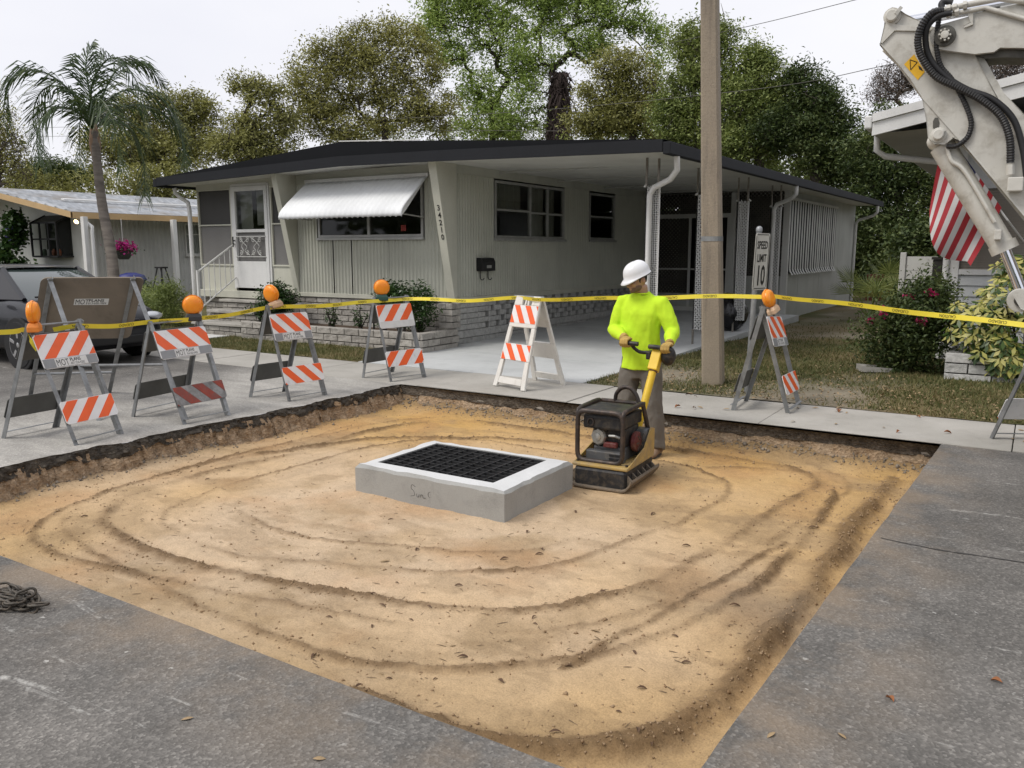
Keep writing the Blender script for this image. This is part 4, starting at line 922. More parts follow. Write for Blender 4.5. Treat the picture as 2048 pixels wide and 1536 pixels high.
barricade('steel barricade with a grimy sooted lower panel and round flasher on dark case', (-6.58, 4.72), (-6.59, 5.23), (-7.33, 4.69), (-7.45, 5.34), (-6.97, 4.70, .92), (-7.06, 5.30, .92), -1,
          ((-7.03, 5.22, .905), turn(tocam((-7, 5.2)), -4), CASE_D), '954-580-0450', (GRIMYW, GRIMY), phase=.30, nstr=2.5)
barricade('steel barricade with tan flasher case leaning left, before the front steps', (-6.65, 6.07), (-6.61, 6.57), (-7.23, 6.03), (-7.19, 6.47), (-6.92, 6.06, 1.0), (-6.90, 6.53, 1.0), -1,
          ((-6.90, 6.17, .985), turn(tocam((-6.9, 6.1)), -48), CASE_T, (-.30, -.18, 1)), '813-600-7884', phase=.34, nstr=2.5)
barricade('steel barricade with blank white strip and flasher on dark green case', (-6.58, 7.64), (-6.46, 8.16), (-7.11, 7.72), (-7.13, 8.28), (-6.85, 7.68, 1.01), (-6.80, 8.23, 1.01), 1,
          ((-6.81, 7.77, .985), turn(tocam((-6.8, 7.7)), 6), CASE_G), None, phase=.30, nstr=2.4, z0=.008)
barricade('steel barricade on the sidewalk beside the speed limit sign', (-1.95, 8.21), (-1.97, 8.74), (-2.50, 8.10), (-2.54, 8.66), (-2.25, 8.14, 1.04), (-2.26, 8.70, 1.0), -1,
          ((-2.22, 8.48, .97), turn(tocam((-2.2, 8.5)), 72), CASE_C, (-.38, -.22, 1)), '813-600-7884', phase=.25, nstr=2.4, z0=.008)
barricade('steel barricade at the right edge, seen from its side', (-.215, 8.04), (.30, 8.30), (.05, 7.62), (.56, 7.9), (.10, 7.78, 1.02), (.60, 8.04, 1.02), 1, None, None, phase=.2, nstr=2.4, z0=.006)
# -- white plastic folding barricade
PLAS = mat('white_plastic', (.74, .72, .67), .5, var=.1, scale=5, dirt=.2, dirtcol=(.45, .4, .33))
pbr = thing('plastic_barricade', 'white plastic folding barricade with orange stripes on the sidewalk', 'barricade', (-5.0, 8.27, .008), 0, 'a-frame barricades around the hole')
FLp, FRp, BLp, BRp = Vector((-5.34, 8.06, .008)), Vector((-4.80, 7.90, .008)), Vector((-5.17, 8.66, .008)), Vector((-4.66, 8.52, .008))
TLp, TRp = Vector((-5.25, 8.37, 1.06)), Vector((-4.75, 8.21, 1.06))
for sgn, L_, R_ in ((1, FLp, FRp), (-1, BLp, BRp)):
    ux = (R_ - L_).normalized(); mid = (L_ + R_) / 2; tm = (TLp + TRp) / 2; up = (tm - mid); up = (up - ux * up.dot(ux)).normalized(); H_ = (tm - mid).length; W = .56
    nn = ux.cross(up); nn = nn if nn.dot((FLp - BLp)) * sgn > 0 else -nn
    o = mid - ux * W / 2 + nn * .02
    b = MB()
    def pl_(q): b.plate([(x * W, y * H_) for x, y in q], o, ux, up, .032)
    taper = .09
    pl_([(0, 0), (.12, 0), (.14, .06), (.16, .16), (.17, .30), (.06, .30)]); pl_([(1, 0), (.94, .30), (.83, .30), (.84, .16), (.86, .06), (.88, 0)])
    pl_([(.14, .045), (.86, .045), (.845, .115), (.155, .115)])
    pl_([(.045, .30), (.955, .30), (.93, .48), (.07, .48)])
    pl_([(.07, .48), (.18, .48), (.20, .66), (.09, .66)]); pl_([(.93, .48), (.91, .66), (.80, .66), (.82, .48)])
    pl_([(.09, .66), (.91, .66), (.89, .90), (.11, .90)])
    pl_([(.11, .90), (.36, .90), (.34, 1.0), (.13, 1.0)]); pl_([(.64, .90), (.89, .90), (.87, 1.0), (.66, 1.0)]); pl_([(.43, .90), (.48, .90), (.49, .98), (.45, .98)]); pl_([(.52, .90), (.57, .90), (.55, .98), (.51, .98)])
    fr = b.build('front_frame' if sgn > 0 else 'rear_frame', PLAS, pbr, bevel=.007)
    if sgn > 0:
        for (y0, y1, xl, xr) in ((.30, .475, .065, .935), (.70, .895, .09, .905)):
            x0, x1, ya, yb = xl * W, xr * W, y0 * H_, y1 * H_
            MB().plate([(x0 + .01, ya + .005), (x1 - .01, ya + .005), (x1 - .015, yb), (x0 + .015, yb)], o + nn * .0175, ux, up, .002).build('reflective_sheet', RWHITE, fr)
            for k in range(-2, 4):
                x = x0 + .015 + k * .185; q = clip_poly([(x + .17, ya + .005), (x + .26, ya + .005), (x + .11, yb), (x + .02, yb)], x0 + .014, x1 - .014, ya + .005, yb)
                if len(q) > 2: MB().plate(q, o + nn * .0200, ux, up, .0022).build('stripe', ORANGE, fr)
MB().cyl(TLp, TRp, .012, n=8).build('hinge_bolt', STEEL, pbr)
# -- big plywood-backed sign seen from behind
SGB = mat('brown_sign_back', (.225, .185, .142), .75, var=.25, scale=2.5, dirt=.2, dirtcol=(.1, .08, .06))
sg = thing('sign_stand', 'large brown sign panel on a steel stand, seen from behind', 'sign', (-8.1, 4.8, 0))
f0, f1, b0, b1 = Vector((-7.42, 4.40, 0)), Vector((-6.78, 4.88, 0)), Vector((-9.40, 4.80, 0)), Vector((-8.80, 5.36, 0)); t0, t1 = Vector((-8.42, 4.60, 1.29)), Vector((-7.80, 5.10, 1.29))
nout = (f0 + f1 - b0 - b1).normalized()
for T_, Ft in ((t0, f0), (t1, f1), (t0, b0), (t1, b1)): MB().angle_iron(Ft, T_ + (T_ - Ft).normalized() * .03, .045, .005, nout, 1).build('leg', STEEL, sg)
for (pa, pb, f) in ((b0, b1, .80), (f0, f1, .62)):
    MB().cyl((t0.lerp(pa, f)), (t1.lerp(pb, f)), .014, n=8).build('cross_bar', STEEL, sg)
ux = (t1 - t0).normalized(); up = (t0 + t1 - b0 - b1).normalized(); nn = ux.cross(up).normalized(); nn = nn if nn.dot(nout) < 0 else -nn
W, H_, r_ = 1.0, .84, .06; q = []
for cx_, cy_, a0 in ((W - r_, H_ - r_, 0), (r_, H_ - r_, 90), (r_, r_, 180), (W - r_, r_, 270)):
    for k in range(5): q.append((cx_ + r_ * math.cos(R(a0 + k * 22.5)), cy_ + r_ * math.sin(R(a0 + k * 22.5))))
o = (t0 + t1) / 2 - ux * W / 2 - up * (H_ - .02) + nn * .035
sp_ = MB().plate(q, o, ux, up, .018).build('sign_panel', SGB, sg)
so = o - nn * .0105 + ux * .36 + up * .48
MB().plate([(0, 0), (.34, 0), (.34, .085), (0, .085)], so, ux, up, .001).build('sticker', LABEL, sp_)
so = so - nn * .0015
lettering('MOT', .096, so + ux * .01 + up * .010, ux, up, INKM, sp_, sx=.64); lettering('PLANS', .048, so + ux * .142 + up * .044, ux, up, INKM, sp_, bold=True, sx=1.1); lettering('813-600-7884', .040, so + ux * .14 + up * .009, ux, up, INKM, sp_, sx=.80)

# -- caution tape
TAPE = mat('yellow_tape', (.86, .72, .06), .4, var=.08, scale=3)
def tape(label, pts, sag=.0, group=None):
    P = catmull(pts, 10); N = len(P); w_ = .022; V = []; seg = []
    S = [0.0]
    for i in range(1, N): S.append(S[-1] + (P[i] - P[i - 1]).length)
    ups = []
    for i, q in enumerate(P):
        tw = .35 * math.sin(S[i] * 1.3 + 1) ; d = (P[min(i + 1, N - 1)] - P[max(i - 1, 0)]).normalized(); side = d.cross(Vector((0, 0, 1))).normalized()
        u = (Vector((0, 0, 1)) * math.cos(tw) + side * math.sin(tw) ); u = (u - d * u.dot(d)).normalized(); ups.append(u)
        q = q + Vector((0, 0, -.006 * math.sin(S[i] * 5.1))); P[i] = q
        V += [q - u * w_, q + u * w_]
    o = mesh_obj('caution_tape', V, [(2 * i, 2 * i + 2, 2 * i + 3, 2 * i + 1) for i in range(N - 1)], TAPE, smooth=180)
    tag(o, label, 'tape', group)
    # lettering, printed upside down as the tape was strung
    s = .22; k = 0
    while s < S[-1] - .25:
        txt = ('CAUTION', 'CUIDADO')[k % 2]
        V2, F2 = text_verts(txt, .036, 'CENTER', False); W2 = []
        for v in V2:
            ss = s - v.x * .85; i = min(max(np.searchsorted(S, ss) - 1, 0), N - 2); f = (ss - S[i]) / max(S[i + 1] - S[i], 1e-6)
            q = P[i].lerp(P[i + 1], f); u = ups[i].lerp(ups[i + 1], f); d = (P[i + 1] - P[i]).normalized(); nn_ = d.cross(u).normalized()
            nn_ = nn_ if nn_.dot(EYE - q) > 0 else -nn_
            W2.append(q + u * (.0125 - v.y) + nn_ * .003)
        mesh_obj('lettering', W2, F2, INKM, o)
        s += .40; k += 1
    return o
tape('yellow caution tape from the barricades along the sidewalk past the pole', [(-7.06, 5.22, .93), (-7.02, 5.6, .94), (-6.93, 6.06, .985), (-6.86, 6.53, .985), (-6.83, 7.1, .975), (-6.80, 7.68, .985), (-6.75, 8.23, .985), (-6.0, 8.30, .985), (-5.24, 8.32, 1.035), (-4.77, 8.15, 1.045), (-4.0, 8.2, 1.075), (-3.0, 8.28, 1.12), (-2.3, 8.60, 1.13)])
tape('yellow caution tape stretched from the flasher barricade to the right edge', [(-2.29, 8.61, 1.135), (-1.6, 8.2, 1.11), (-.8, 8.0, 1.055), (.06, 7.75, 1.0), (.62, 8.02, 1.0)])
tape('short yellow caution tape in front of the brown sign panel', [(-7.20, 3.92, .915), (-7.12, 4.06, .945), (-7.05, 4.12, .945), (-7.0, 4.38, .925), (-6.98, 4.66, .93), (-7.0, 4.9, .925), (-7.03, 5.2, .925)])
tape('yellow caution tape running off the left edge from the first barricade', [(-7.6, 2.7, .95), (-7.4, 3.1, .93), (-7.1, 3.5, .93), (-7.05, 3.60, .94), (-7.0, 3.62, .86), (-6.98, 3.66, .78)])

# -- utility pole, speed sign
POLE = NB('weathered_concrete_pole'); co = POLE.coord('World'); st = POLE.coord('World', (3, 3, .25))
c = POLE.mix(POLE.ramp(POLE.noise(co, 2, 6), [(.3, 0), (.7, 1)]), (.33, .275, .205), (.255, .215, .165)); c = POLE.mix(POLE.math('MULTIPLY', POLE.ramp(POLE.noise(st, 3, 7, .7), [(.52, 0), (.7, 1)]), .6), c, (.12, .1, .08)); c = POLE.mix(.4, c, POLE.ramp(POLE.noise(co, 60, 4), [(.3, .6), (.7, 1.15)]), 'MULTIPLY')
POLE = POLE.fin(c, .85, POLE.bump(POLE.noise(co, 40, 5), .4, .01))
up_ = thing('utility_pole', 'tall square tapered concrete utility pole behind the worker', 'pole', (-3.17, 9.52, 0))
b = MB(); V = []; a = R(9)
for (z, h) in ((-.3, .122), (0, .121), (4, .094), (10.5, .07)):
    ch = h * .22
    for (x, y) in ((h, -h + ch), (h, h - ch), (h - ch, h), (-h + ch, h), (-h, h - ch), (-h, -h + ch), (-h + ch, -h), (h - ch, -h)):
        V.append((-3.17 + x * math.cos(a) - y * math.sin(a) - .040 * z, 9.52 + x * math.sin(a) + y * math.cos(a) - .025 * z, z))
b.add(V, [(8 * j + i, 8 * j + (i + 1) % 8, 8 * j + 8 + (i + 1) % 8, 8 * j + 8 + i) for j in range(3) for i in range(8)] + [tuple(range(24, 32))]).build('shaft', POLE, up_)
b = MB(); V = []
for z in (1.70, 1.755):
    h = .113
    for (x, y) in ((h, -h + .03), (h, h - .03), (h - .03, h), (-h + .03, h), (-h, h - .03), (-h, -h + .03), (-h + .03, -h), (h - .03, -h)): V.append((-3.17 + x * math.cos(a) - y * math.sin(a) - .040 * z, 9.52 + x * math.sin(a) + y * math.cos(a) - .025 * z, z))
b.add(V, [(i, (i + 1) % 8, 8 + (i + 1) % 8, 8 + i) for i in range(8)]).build('metal_band', STEEL, up_)
MB().bar((-3.56, 9.28, 9.6), (-3.56, 9.28, 9.75), 2.0, .1, (0, 1, 0)).build('cross_arm', STEEL, up_)
ss = thing('speed_limit_sign', 'white SPEED LIMIT 10 sign on a round steel post', 'sign', (-2.655, 9.12, 0))
MB().cyl((-2.655, 9.12, -.2), (-2.60, 9.14, 1.80), .030, n=14).build('post', STEEL, ss, smooth=40)
MB().lathe([(.036, 0), (.036, .03), (.028, .045), (.012, .056), (.002, .058)], (-2.60, 9.14, 1.80), (0, 0, 1), 14).build('post_cap', STEEL, ss, smooth=60)
sd_ = Vector((-.02, -1, 0)); ang = R(32); ux = Vector((math.cos(-ang), math.sin(-ang), 0)); ux = Vector((.45, .89, 0)).normalized()
ux = Vector((.985, .17, 0)).normalized(); ux = turn(RGT, 44); uz = Vector((.026, .01, 1)).normalized(); nrm = ux.cross(uz).normalized(); nrm = nrm if nrm.dot(EYE - Vector((-2.6, 9.1, 1.5))) > 0 else -nrm
so = Vector((-2.602, 9.14, 1.17)) - ux * .152 + nrm * .034
W, H_, r_ = .305, .61, .03; q = []
for cx_, cy_, a0 in ((W - r_, H_ - r_, 0), (r_, H_ - r_, 90), (r_, r_, 180), (W - r_, r_, 270)):
    for k in range(4): q.append((cx_ + r_ * math.cos(R(a0 + k * 30)), cy_ + r_ * math.sin(R(a0 + k * 30))))
SIGNW = mat('sign_white', (.56, .55, .50), .5, var=.1, dirt=.15); face = MB().plate(q, so, ux, uz, .004).build('sign_face', SIGNW, ss)
bd = MB()
for (x0, x1, y0, y1) in ((.03, W - .03, .012, .020), (.03, W - .03, H_ - .020, H_ - .012), (.012, .020, .03, H_ - .03), (W - .020, W - .012, .03, H_ - .03)): bd.plate([(x0, y0), (x1, y0), (x1, y1), (x0, y1)], so + nrm * .003, ux, uz, .0012)
stuff(bd.build('border_line', BLACKP, face))
lo = so + nrm * .004
for txt, sz, y, sx__ in (('SPEED', .115, .445, .72), ('LIMIT', .115, .305, .72), ('10', .30, .055, .62)): lettering(txt, sz, lo + ux * (W / 2) + uz * y, ux, uz, BLACKP, face, align='CENTER', bold=True, sx=sx__)
# -- chain heap
CHM = mat('rusty_chain', (.11, .10, .085), .6, .6, var=.4, scale=30, dirt=.4, dirtcol=(.12, .075, .04))
chn = thing('steel_chain', 'heap of rusty steel chain lying on the asphalt', 'chain', (-3.72, 1.78, 0))
lk = MB(); lk.tube([(.026 * math.cos(2 * math.pi * k / 14) + (.016 if math.cos(2 * math.pi * k / 14) > 0 else -.016), .019 * math.sin(2 * math.pi * k / 14), 0) for k in range(14)], .0062, 6, closed=True)
lme = None; rr = random.Random(5)
path = []; x, y = -.02, .0
pts = [(-.62, -.16), (-.4, -.12), (-.22, -.10), (-.05, -.05), (.12, .0), (.20, .04), (.10, .07), (-.05, .06), (-.2, .03), (-.32, .06), (-.2, .10), (0, .10), (.14, .06), (.05, .0), (-.12, -.02), (-.28, -.02), (-.38, -.06), (-.26, -.12), (-.1, -.1), (.05, -.06), (.1, .03), (-.02, .04), (-.15, .08), (-.25, .0)]
pp_ = catmull([(a, b_, 0) for a, b_ in pts], 12); dist = 0; last = pp_[0]; cnt = 0; occ = {}
for i in range(1, len(pp_)):
    dist += (pp_[i] - pp_[i - 1]).length
    if dist > .058:
        dist = 0; d = pp_[i] - last; last = pp_[i]; cnt += 1
        cell = (int(pp_[i].x / .05), int(pp_[i].y / .05)); hgt = occ.get(cell, 0); occ[cell] = hgt + 1
        if lme is None: o = lk.build('link', CHM, chn, local=True, smooth=180); lme = o.data
        else: o = bpy.data.objects.new('link', lme); COL.objects.link(o); o.parent = chn
        o.location = (pp_[i].x * .82 - .10, pp_[i].y * .8, .012 + min(hgt, 3) * .017 + rr.uniform(0, .004)); o.rotation_euler = (R(90) * (cnt % 2) * rr.uniform(.5, .8) + rr.uniform(-.2, .2), rr.uniform(-.15, .15), math.atan2(d.y, d.x))
# -- dry leaves: the larger single ones
LFM = [mat('dry_leaf_' + n_, c, .8, var=.35, scale=20) for n_, c in (('brown', (.115, .065, .035)), ('tan', (.34, .24, .13)), ('rust', (.28, .11, .04)))]
lfs = []
for v_ in range(3):
    b = MB(); L_, w_ = .055, .009 + .003 * v_; V = []; F = []
    for i in range(6):
        t = i / 5; ww = w_ * math.sin(math.pi * (t * .94 + .03)); zz = .006 * math.sin(math.pi * t) + .004; cu_ = (.006 + .004 * v_) * (1 if v_ != 1 else -.3)
        V += [(L_ * (t - .5), -ww, zz + cu_ * (ww / w_)), (L_ * (t - .5), 0, zz - .001), (L_ * (t - .5), ww, zz + cu_ * (ww / w_))]
    for i in range(5): F += [(3 * i, 3 * i + 3, 3 * i + 4, 3 * i + 1), (3 * i + 1, 3 * i + 4, 3 * i + 5, 3 * i + 2)]
    me = bpy.data.meshes.new('dry_leaf'); me.from_pydata(V, [], F); me.materials.append(LFM[v_]); lfs.append(me)
def leaf_at(x, y, z, s, v_, label, group):
    o = bpy.data.objects.new('dry_leaf', lfs[v_]); COL.objects.link(o); o.location = (x, y, z); o.scale = (s, s, s); o.rotation_euler = (rr.uniform(-.25, .25), rr.uniform(-.2, .2), rr.uniform(0, 6.28)); tag(o, label, 'leaf', group)
cnt = 0
while cnt < 70:
    x, y = (rr.uniform(-6.0, -.9), rr.uniform(2.2, 6.8)) if cnt > 35 else (rr.gauss(-2.0, .8), rr.gauss(3.0, .45))
    if not (-6.2 < x < -.85 and 2.2 < y < 7.2) or (abs(x + 3.6) < .75 and abs(y - 5.0) < .56) or (-3.2 < x < -2.2 and 5.3 < y < 7.3): continue
    leaf_at(x, y, floor_z(x, y) - .001, rr.uniform(.5, 1.1), rr.choice((0, 0, 0, 1)), 'small dry leaf lying on the sand of the hole', 'dry leaves on the sand'); cnt += 1
for (x, y) in ((-.32, 3.05), (-.42, 2.72), (-.62, 2.6), (-.3, 2.35), (.0, 3.4), (-.1, 2.55), (-2.35, 1.62), (-.2, 2.1), (-1.8, 1.7), (.22, 3.0)): leaf_at(x, y, .001, .75, rr.choice((1, 2)), 'dry tan leaf lying on the grey asphalt', 'dry leaves on the asphalt')
for k in range(26): leaf_at(rr.uniform(-3.2, .6), rr.uniform(8.5, 8.77) if k % 2 else rr.uniform(7.8, 8.1), .012, rr.uniform(.8, 1.4), rr.choice((1, 2, 0)), 'dry leaf lying on the pale sidewalk', 'dry leaves on the sidewalk')
# twigs and leaf scraps trodden into the sand
n_ = 420; xs_ = rng.uniform(-6.1, -.9, n_); ys_ = 2.2 + np.abs(rng.normal(0, 1.9, n_)); k_ = (ys_ < 7.2) & ~((np.abs(xs_ + 3.6) < .72) & (np.abs(ys_ - 5.0) < .53)); xs_, ys_ = xs_[k_], ys_[k_]; n_ = len(xs_)
an = rng.normal(.15, .7, n_); ln_ = rng.uniform(.006, .03, n_); wd_ = rng.uniform(.0008, .0022, n_); zz = np.array([floor_z(a_, b_) for a_, b_ in zip(xs_, ys_)])
du = np.stack([np.cos(an) * ln_, np.sin(an) * ln_, rng.normal(0, .002, n_)], -1); dv = np.stack([-np.sin(an) * wd_, np.cos(an) * wd_, 0 * an], -1); c_ = np.stack([xs_, ys_, zz + .002], -1)
V = np.stack([c_ - du - dv, c_ + du - dv, c_ + du + dv, c_ - du + dv, c_ + np.array([0, 0, .003])], 1).reshape(-1, 3); F = (np.array([(0, 1, 4), (1, 2, 4), (2, 3, 4), (3, 0, 4)])[None] + (np.arange(n_) * 5)[:, None, None]).reshape(-1, 3)
stuff(mesh_obj('leaf_scraps', V, F, mat('scrap_brown', (.19, .13, .075), .9, var=.5, scale=30)), 'dark twigs and leaf scraps strewn on the sand', 'leaf litter')
# -- asphalt seam cracks
CRK = mat('crack_dark', (.04, .038, .036), .95)
for pts in (((-.62, 4.86), (-.3, 4.83), (.1, 4.86), (.6, 4.84), (1.4, 4.86)),):
    P = catmull([(a_, b_, .0025) for a_, b_ in pts], 12); V = []
    for i, q in enumerate(P):
        w_ = .009 * (.1 + float(fbm(np.array([i * .7]), np.array([q.x * 9]), 3, 5)[0])); j = .012 * (float(fbm(np.array([i * .45]), np.array([3.]), 3, 9)[0]) - .5); V += [(q.x, q.y - w_ + j, q.z), (q.x, q.y + w_ + j, q.z)]
    mesh_obj('seam_crack', V, [(2 * i, 2 * i + 2, 2 * i + 3, 2 * i + 1) for i in range(len(P) - 1)], CRK, rd)
# ================================================================== plate compactor
YEL = mat('compactor_yellow', (.54, .36, .09), .6, var=.25, scale=6, dirt=.85, dirtcol=(.27, .205, .125))
YELC = mat('handle_yellow', (.78, .52, .03), .45, var=.1, scale=6, dirt=.12, dirtcol=(.3, .2, .08))
BLKM = mat('machine_black', (.026, .027, .03), .5, .2, var=.4, scale=8, dirt=.45, dirtcol=(.13, .105, .075))
TUBEM = mat('worn_black_tube', (.055, .045, .04), .5, .4, var=.5, scale=8, dirt=.4, dirtcol=(.15, .10, .07))
PLATEM = mat('dusty_cast_iron', (.20, .165, .125), .75, .25, var=.35, scale=7, dirt=.4, dirtcol=(.30, .22, .14), bump=.4, bscale=50)
GREYP = mat('grey_cover', (.10, .102, .104), .5, .1, var=.2, scale=5, dirt=.3, dirtcol=(.28, .23, .17))
SILV = mat('bright_alloy', (.55, .54, .50), .35, .85, var=.25, scale=12, dirt=.2)
REDM = mat('engine_red', (.13, .026, .024), .5, var=.3, scale=8, dirt=.35, dirtcol=(.2, .14, .1))
cp = thing('plate_compactor', 'yellow and black plate compactor with tubular cage and long handle', 'plate compactor', (-2.785, 6.03, FLOOR), R(3)); cp.scale = (.88, 1, 1)
# sole plate with upturned flanges and gussets
b = MB(); prof = [(-.315, .085), (-.30, .055), (-.26, .012), (-.22, 0), (.22, 0), (.26, .012), (.30, .055), (.315, .085)]; V = []
for y in (-.41, .24):
    for (x, z) in prof: V.append((x, y, z))
    for (x, z) in reversed(prof): V.append((x * .985, y, z + .022))
N = 16; F = [(i, (i + 1) % N, N + (i + 1) % N, N + i) for i in range(N)] + [(i, i + 1, N - 2 - i, N - 1 - i)[::-1] for i in range(7)] + [(N + i, N + i + 1, N + N - 2 - i, N + N - 1 - i) for i in range(7)]
sole = b.add(V, F).build('sole_plate', PLATEM, cp, True, bevel=.006)
for sx in (-1, 1):
    for k in range(6):
        y = -.34 + k * .105; MB().plate([(0, .02), (.085, .072), (.085, .085), (.0, .155)], (sx * .215, y, 0), (sx, 0, 0), (0, 0, 1), .016).build('gusset', PLATEM, sole, True)
    MB().tube([(sx * .308, -.40, .088), (sx * .308, .20, .088), (sx * .28, .255, .07), (sx * .2, .262, .03)], .014, 6).build('rim_bead', PLATEM, sole, True)
MB().bar((-.36, -.34, .03), (-.44, -.37, .035), .03, .02).build('tie_bar', PLATEM, sole, True)
b = MB(); V = []
for z, k in ((.02, 1.0), (.14, 1.0), (.165, .97)):
    for (x, y) in ((-.235, -.38), (.235, -.38), (.25, -.35), (.25, .22), (-.25, .22), (-.25, -.35)): V.append((x * k, y * k, z))
b.add(V, [(6 * j + i, 6 * j + (i + 1) % 6, 6 * j + 6 + (i + 1) % 6, 6 * j + 6 + i) for j in range(2) for i in range(6)] + [(12, 13, 14, 15, 16, 17)]).build('exciter_housing', BLKM, cp, True, bevel=.008)
dk = MB().box((-.265, -.385, .166), (.265, .22, .192)).build('deck', YEL, cp, True, bevel=.008)
for sx in (-1, 1): MB().plate([(-.37, .19), (.22, .19), (.22, .40), (.14, .42), (.0, .28), (-.30, .205)], (sx * .258, 0, 0), (0, 1, 0), (0, 0, 1), .012).build('side_guard', YEL, dk, True)
for x in (-.235, .235):
    for y in (-.33, -.2): MB().cyl((x, y, .19), (x, y, .206), .014, n=6).build('bolt', TUBEM, dk, True)
# engine
en = MB().box((-.15, -.20, .19), (.15, .12, .30)).build('engine', GREYP, cp, True, bevel=.012)
MB().box((-.19, -.27, .192), (.17, -.20, .275)).build('skid_guard', GREYP, en, True, bevel=.008)
for z in (.215, .245): MB().box((.04, -.275, z), (.145, -.268, z + .016)).build('vent_slot', BLKM, en, True)
MB().box((-.165, -.19, .30), (.15, .12, .452)).build('cylinder_block', BLKM, en, True, bevel=.015)
MB().lathe([(.02, 0), (.062, .004), (.075, .02), (.075, .07), (.06, .09)], (-.085, -.25, .385), (0, 1, 0), 8).build('fuel_cap', SILV, en, True)
MB().lathe([(.012, 0), (.03, .003), (.034, .012)], (-.085, -.258, .385), (0, 1, 0), 12).build('cap_boss', SILV, en, True)
MB().lathe([(.065, 0), (.082, .02), (.082, .05), (.065, .06)], (.165, -.05, .335), (1, 0, 0), 20).build('recoil_starter', REDM, en, True, smooth=40)
for k in range(8):
    a = 2 * math.pi * k / 8; MB().bar((.242, -.05 + .03 * math.cos(a), .335 + .03 * math.sin(a)), (.242, -.05 + .085 * math.cos(a), .335 + .085 * math.sin(a)), .010, .004, (1, 0, 0)).build('fan_slot', BLKM, en, True)
MB().box((-.04, -.235, .30), (.09, -.19, .345)).build('carburettor', REDM, en, True, bevel=.01)
MB().tube([(.02, -.235, .40), (.08, -.245, .405), (.12, -.23, .39)], .012, 6).build('throttle_rod', SILV, en, True)
MB().tube(catmull([(-.14, -.22, .42), (-.10, -.25, .46), (-.02, -.24, .45), (.05, -.22, .47), (.1, -.2, .43)], 5), .010, 6).build('fuel_hose', BLKM, en, True)
MB().box((-.215, -.285, .455), (.165, .16, .565)).build('air_box', BLKM, cp, True, bevel=.018)
MB().lathe([(.035, 0), (.035, .012), (.024, .013), (.022, .0)], (-.135, -.286, .51), (0, -1, 0), 14, cap=False).build('intake_ring', TUBEM, cp, True)
MB().lathe([(.001, 0), (.024, 0)], (-.135, -.288, .51), (0, -1, 0), 14, cap=False).build('intake_mouth', DARK, cp, True)
MB().box((.10, .06, .19), (.245, .21, .41)).build('belt_cover', GREYP, cp, True, bevel=.03)
MB().box((-.25, .0, .19), (-.13, .2, .36)).build('oil_tank', GREYP, cp, True, bevel=.03)
MB().plate([(0, 0), (.40, 0), (.41, .10), (.40, .36), (.0, .36), (-.01, .1)], (-.225, -.28, .60), (1, 0, 0), (0, 1, .0), .012).build('top_cover', BLKM, cp, True, bevel=.004)
# cage
def rounded(pts, r, n=5):
    P = [Vector(p) for p in pts]; out = []
    for i in range(len(P)):
        a, q, c = P[i - 1], P[i], P[(i + 1) % len(P)]; u = (a - q).normalized() * r; v = (c - q).normalized() * r
        for k in range(n + 1): t = k / n; out.append((q + u) * (1 - t) ** 2 + q * 2 * t * (1 - t) + (q + v) * t * t)
    return out
cg = MB().tube(rounded([(-.25, -.315, .20), (.185, -.315, .20), (.185, -.315, .60), (-.25, -.315, .60)], .075), .021, 10, closed=True).build('cage', TUBEM, cp, True, smooth=60)
for x in (-.25, .185):
    MB().tube(catmull([(x, -.315, .56), (x, -.29, .605), (x, -.1, .615), (x, .08, .615), (x, .13, .58), (x + (.03 if x > 0 else -.02), .19, .36), (x + (.04 if x > 0 else -.03), .205, .20)], 5), .021, 10).build('cage_tube', TUBEM, cg, True, smooth=60)
MB().tube(catmull([(-.11, .16, .60), (-.10, .16, .67), (-.04, .16, .725), (.04, .16, .725), (.10, .16, .67), (.13, .16, .60)], 5), .019, 10).build('lifting_hoop', TUBEM, cp, True, smooth=60)
MB().cyl((-.25, .16, .605), (.185, .16, .605), .018, n=10).build('cross_tube', TUBEM, cg, True)
# handle column
h0, h1 = Vector((.10, .22, .40)), Vector((.155, .525, 1.00)); hd_ = (h1 - h0).normalized()
hn = MB().tube([h0 - hd_ * .12, h0, h0.lerp(h1, .72)], .036, 14).build('handle_column', YELC, cp, True, smooth=40)
MB().box((.05, .13, .30), (.15, .27, .36)).build('handle_pivot', YELC, hn, True, bevel=.01)
MB().tube([h0.lerp(h1, .72), h0.lerp(h1, .735)], .052, 4).build('collar', mat('rusty_collar', (.16, .08, .045), .7, .3, var=.4), hn, True)
MB().bar(h0.lerp(h1, .735), h0.lerp(h1, 1.0), .095, .085, (0, -1, 0)).build('control_head', YELC, hn, True, bevel=.008)
MB().bar((.05, .52, .965), (.10, .525, .965), .07, .12, (0, -1, 0)).build('left_control', BLKM, hn, True, bevel=.01)
MB().sph((.255, .53, .965), (.075, .06, .085), 14, 10).build('right_control', BLKM, hn, True, smooth=60)
GX = -.15
MB().tube(catmull([(.06, .52, .985), (-.02, .51, .985), (-.07, .49, 1.015), (GX + .05, .46, 1.06)], 5), .016, 8).build('grip_stem', BLKM, hn, True, smooth=60)
MB().tube([(GX - .06, .45, 1.065), (GX + .13, .45, 1.06)], .020, 10).build('grip', BLKM, hn, True, smooth=60)
MB().tube(catmull([(.08, .48, 1.04), (.15, .47, 1.04), (.26, .49, 1.025), (.30, .52, .99)], 5), .020, 10).build('grip', BLKM, hn, True, smooth=60)

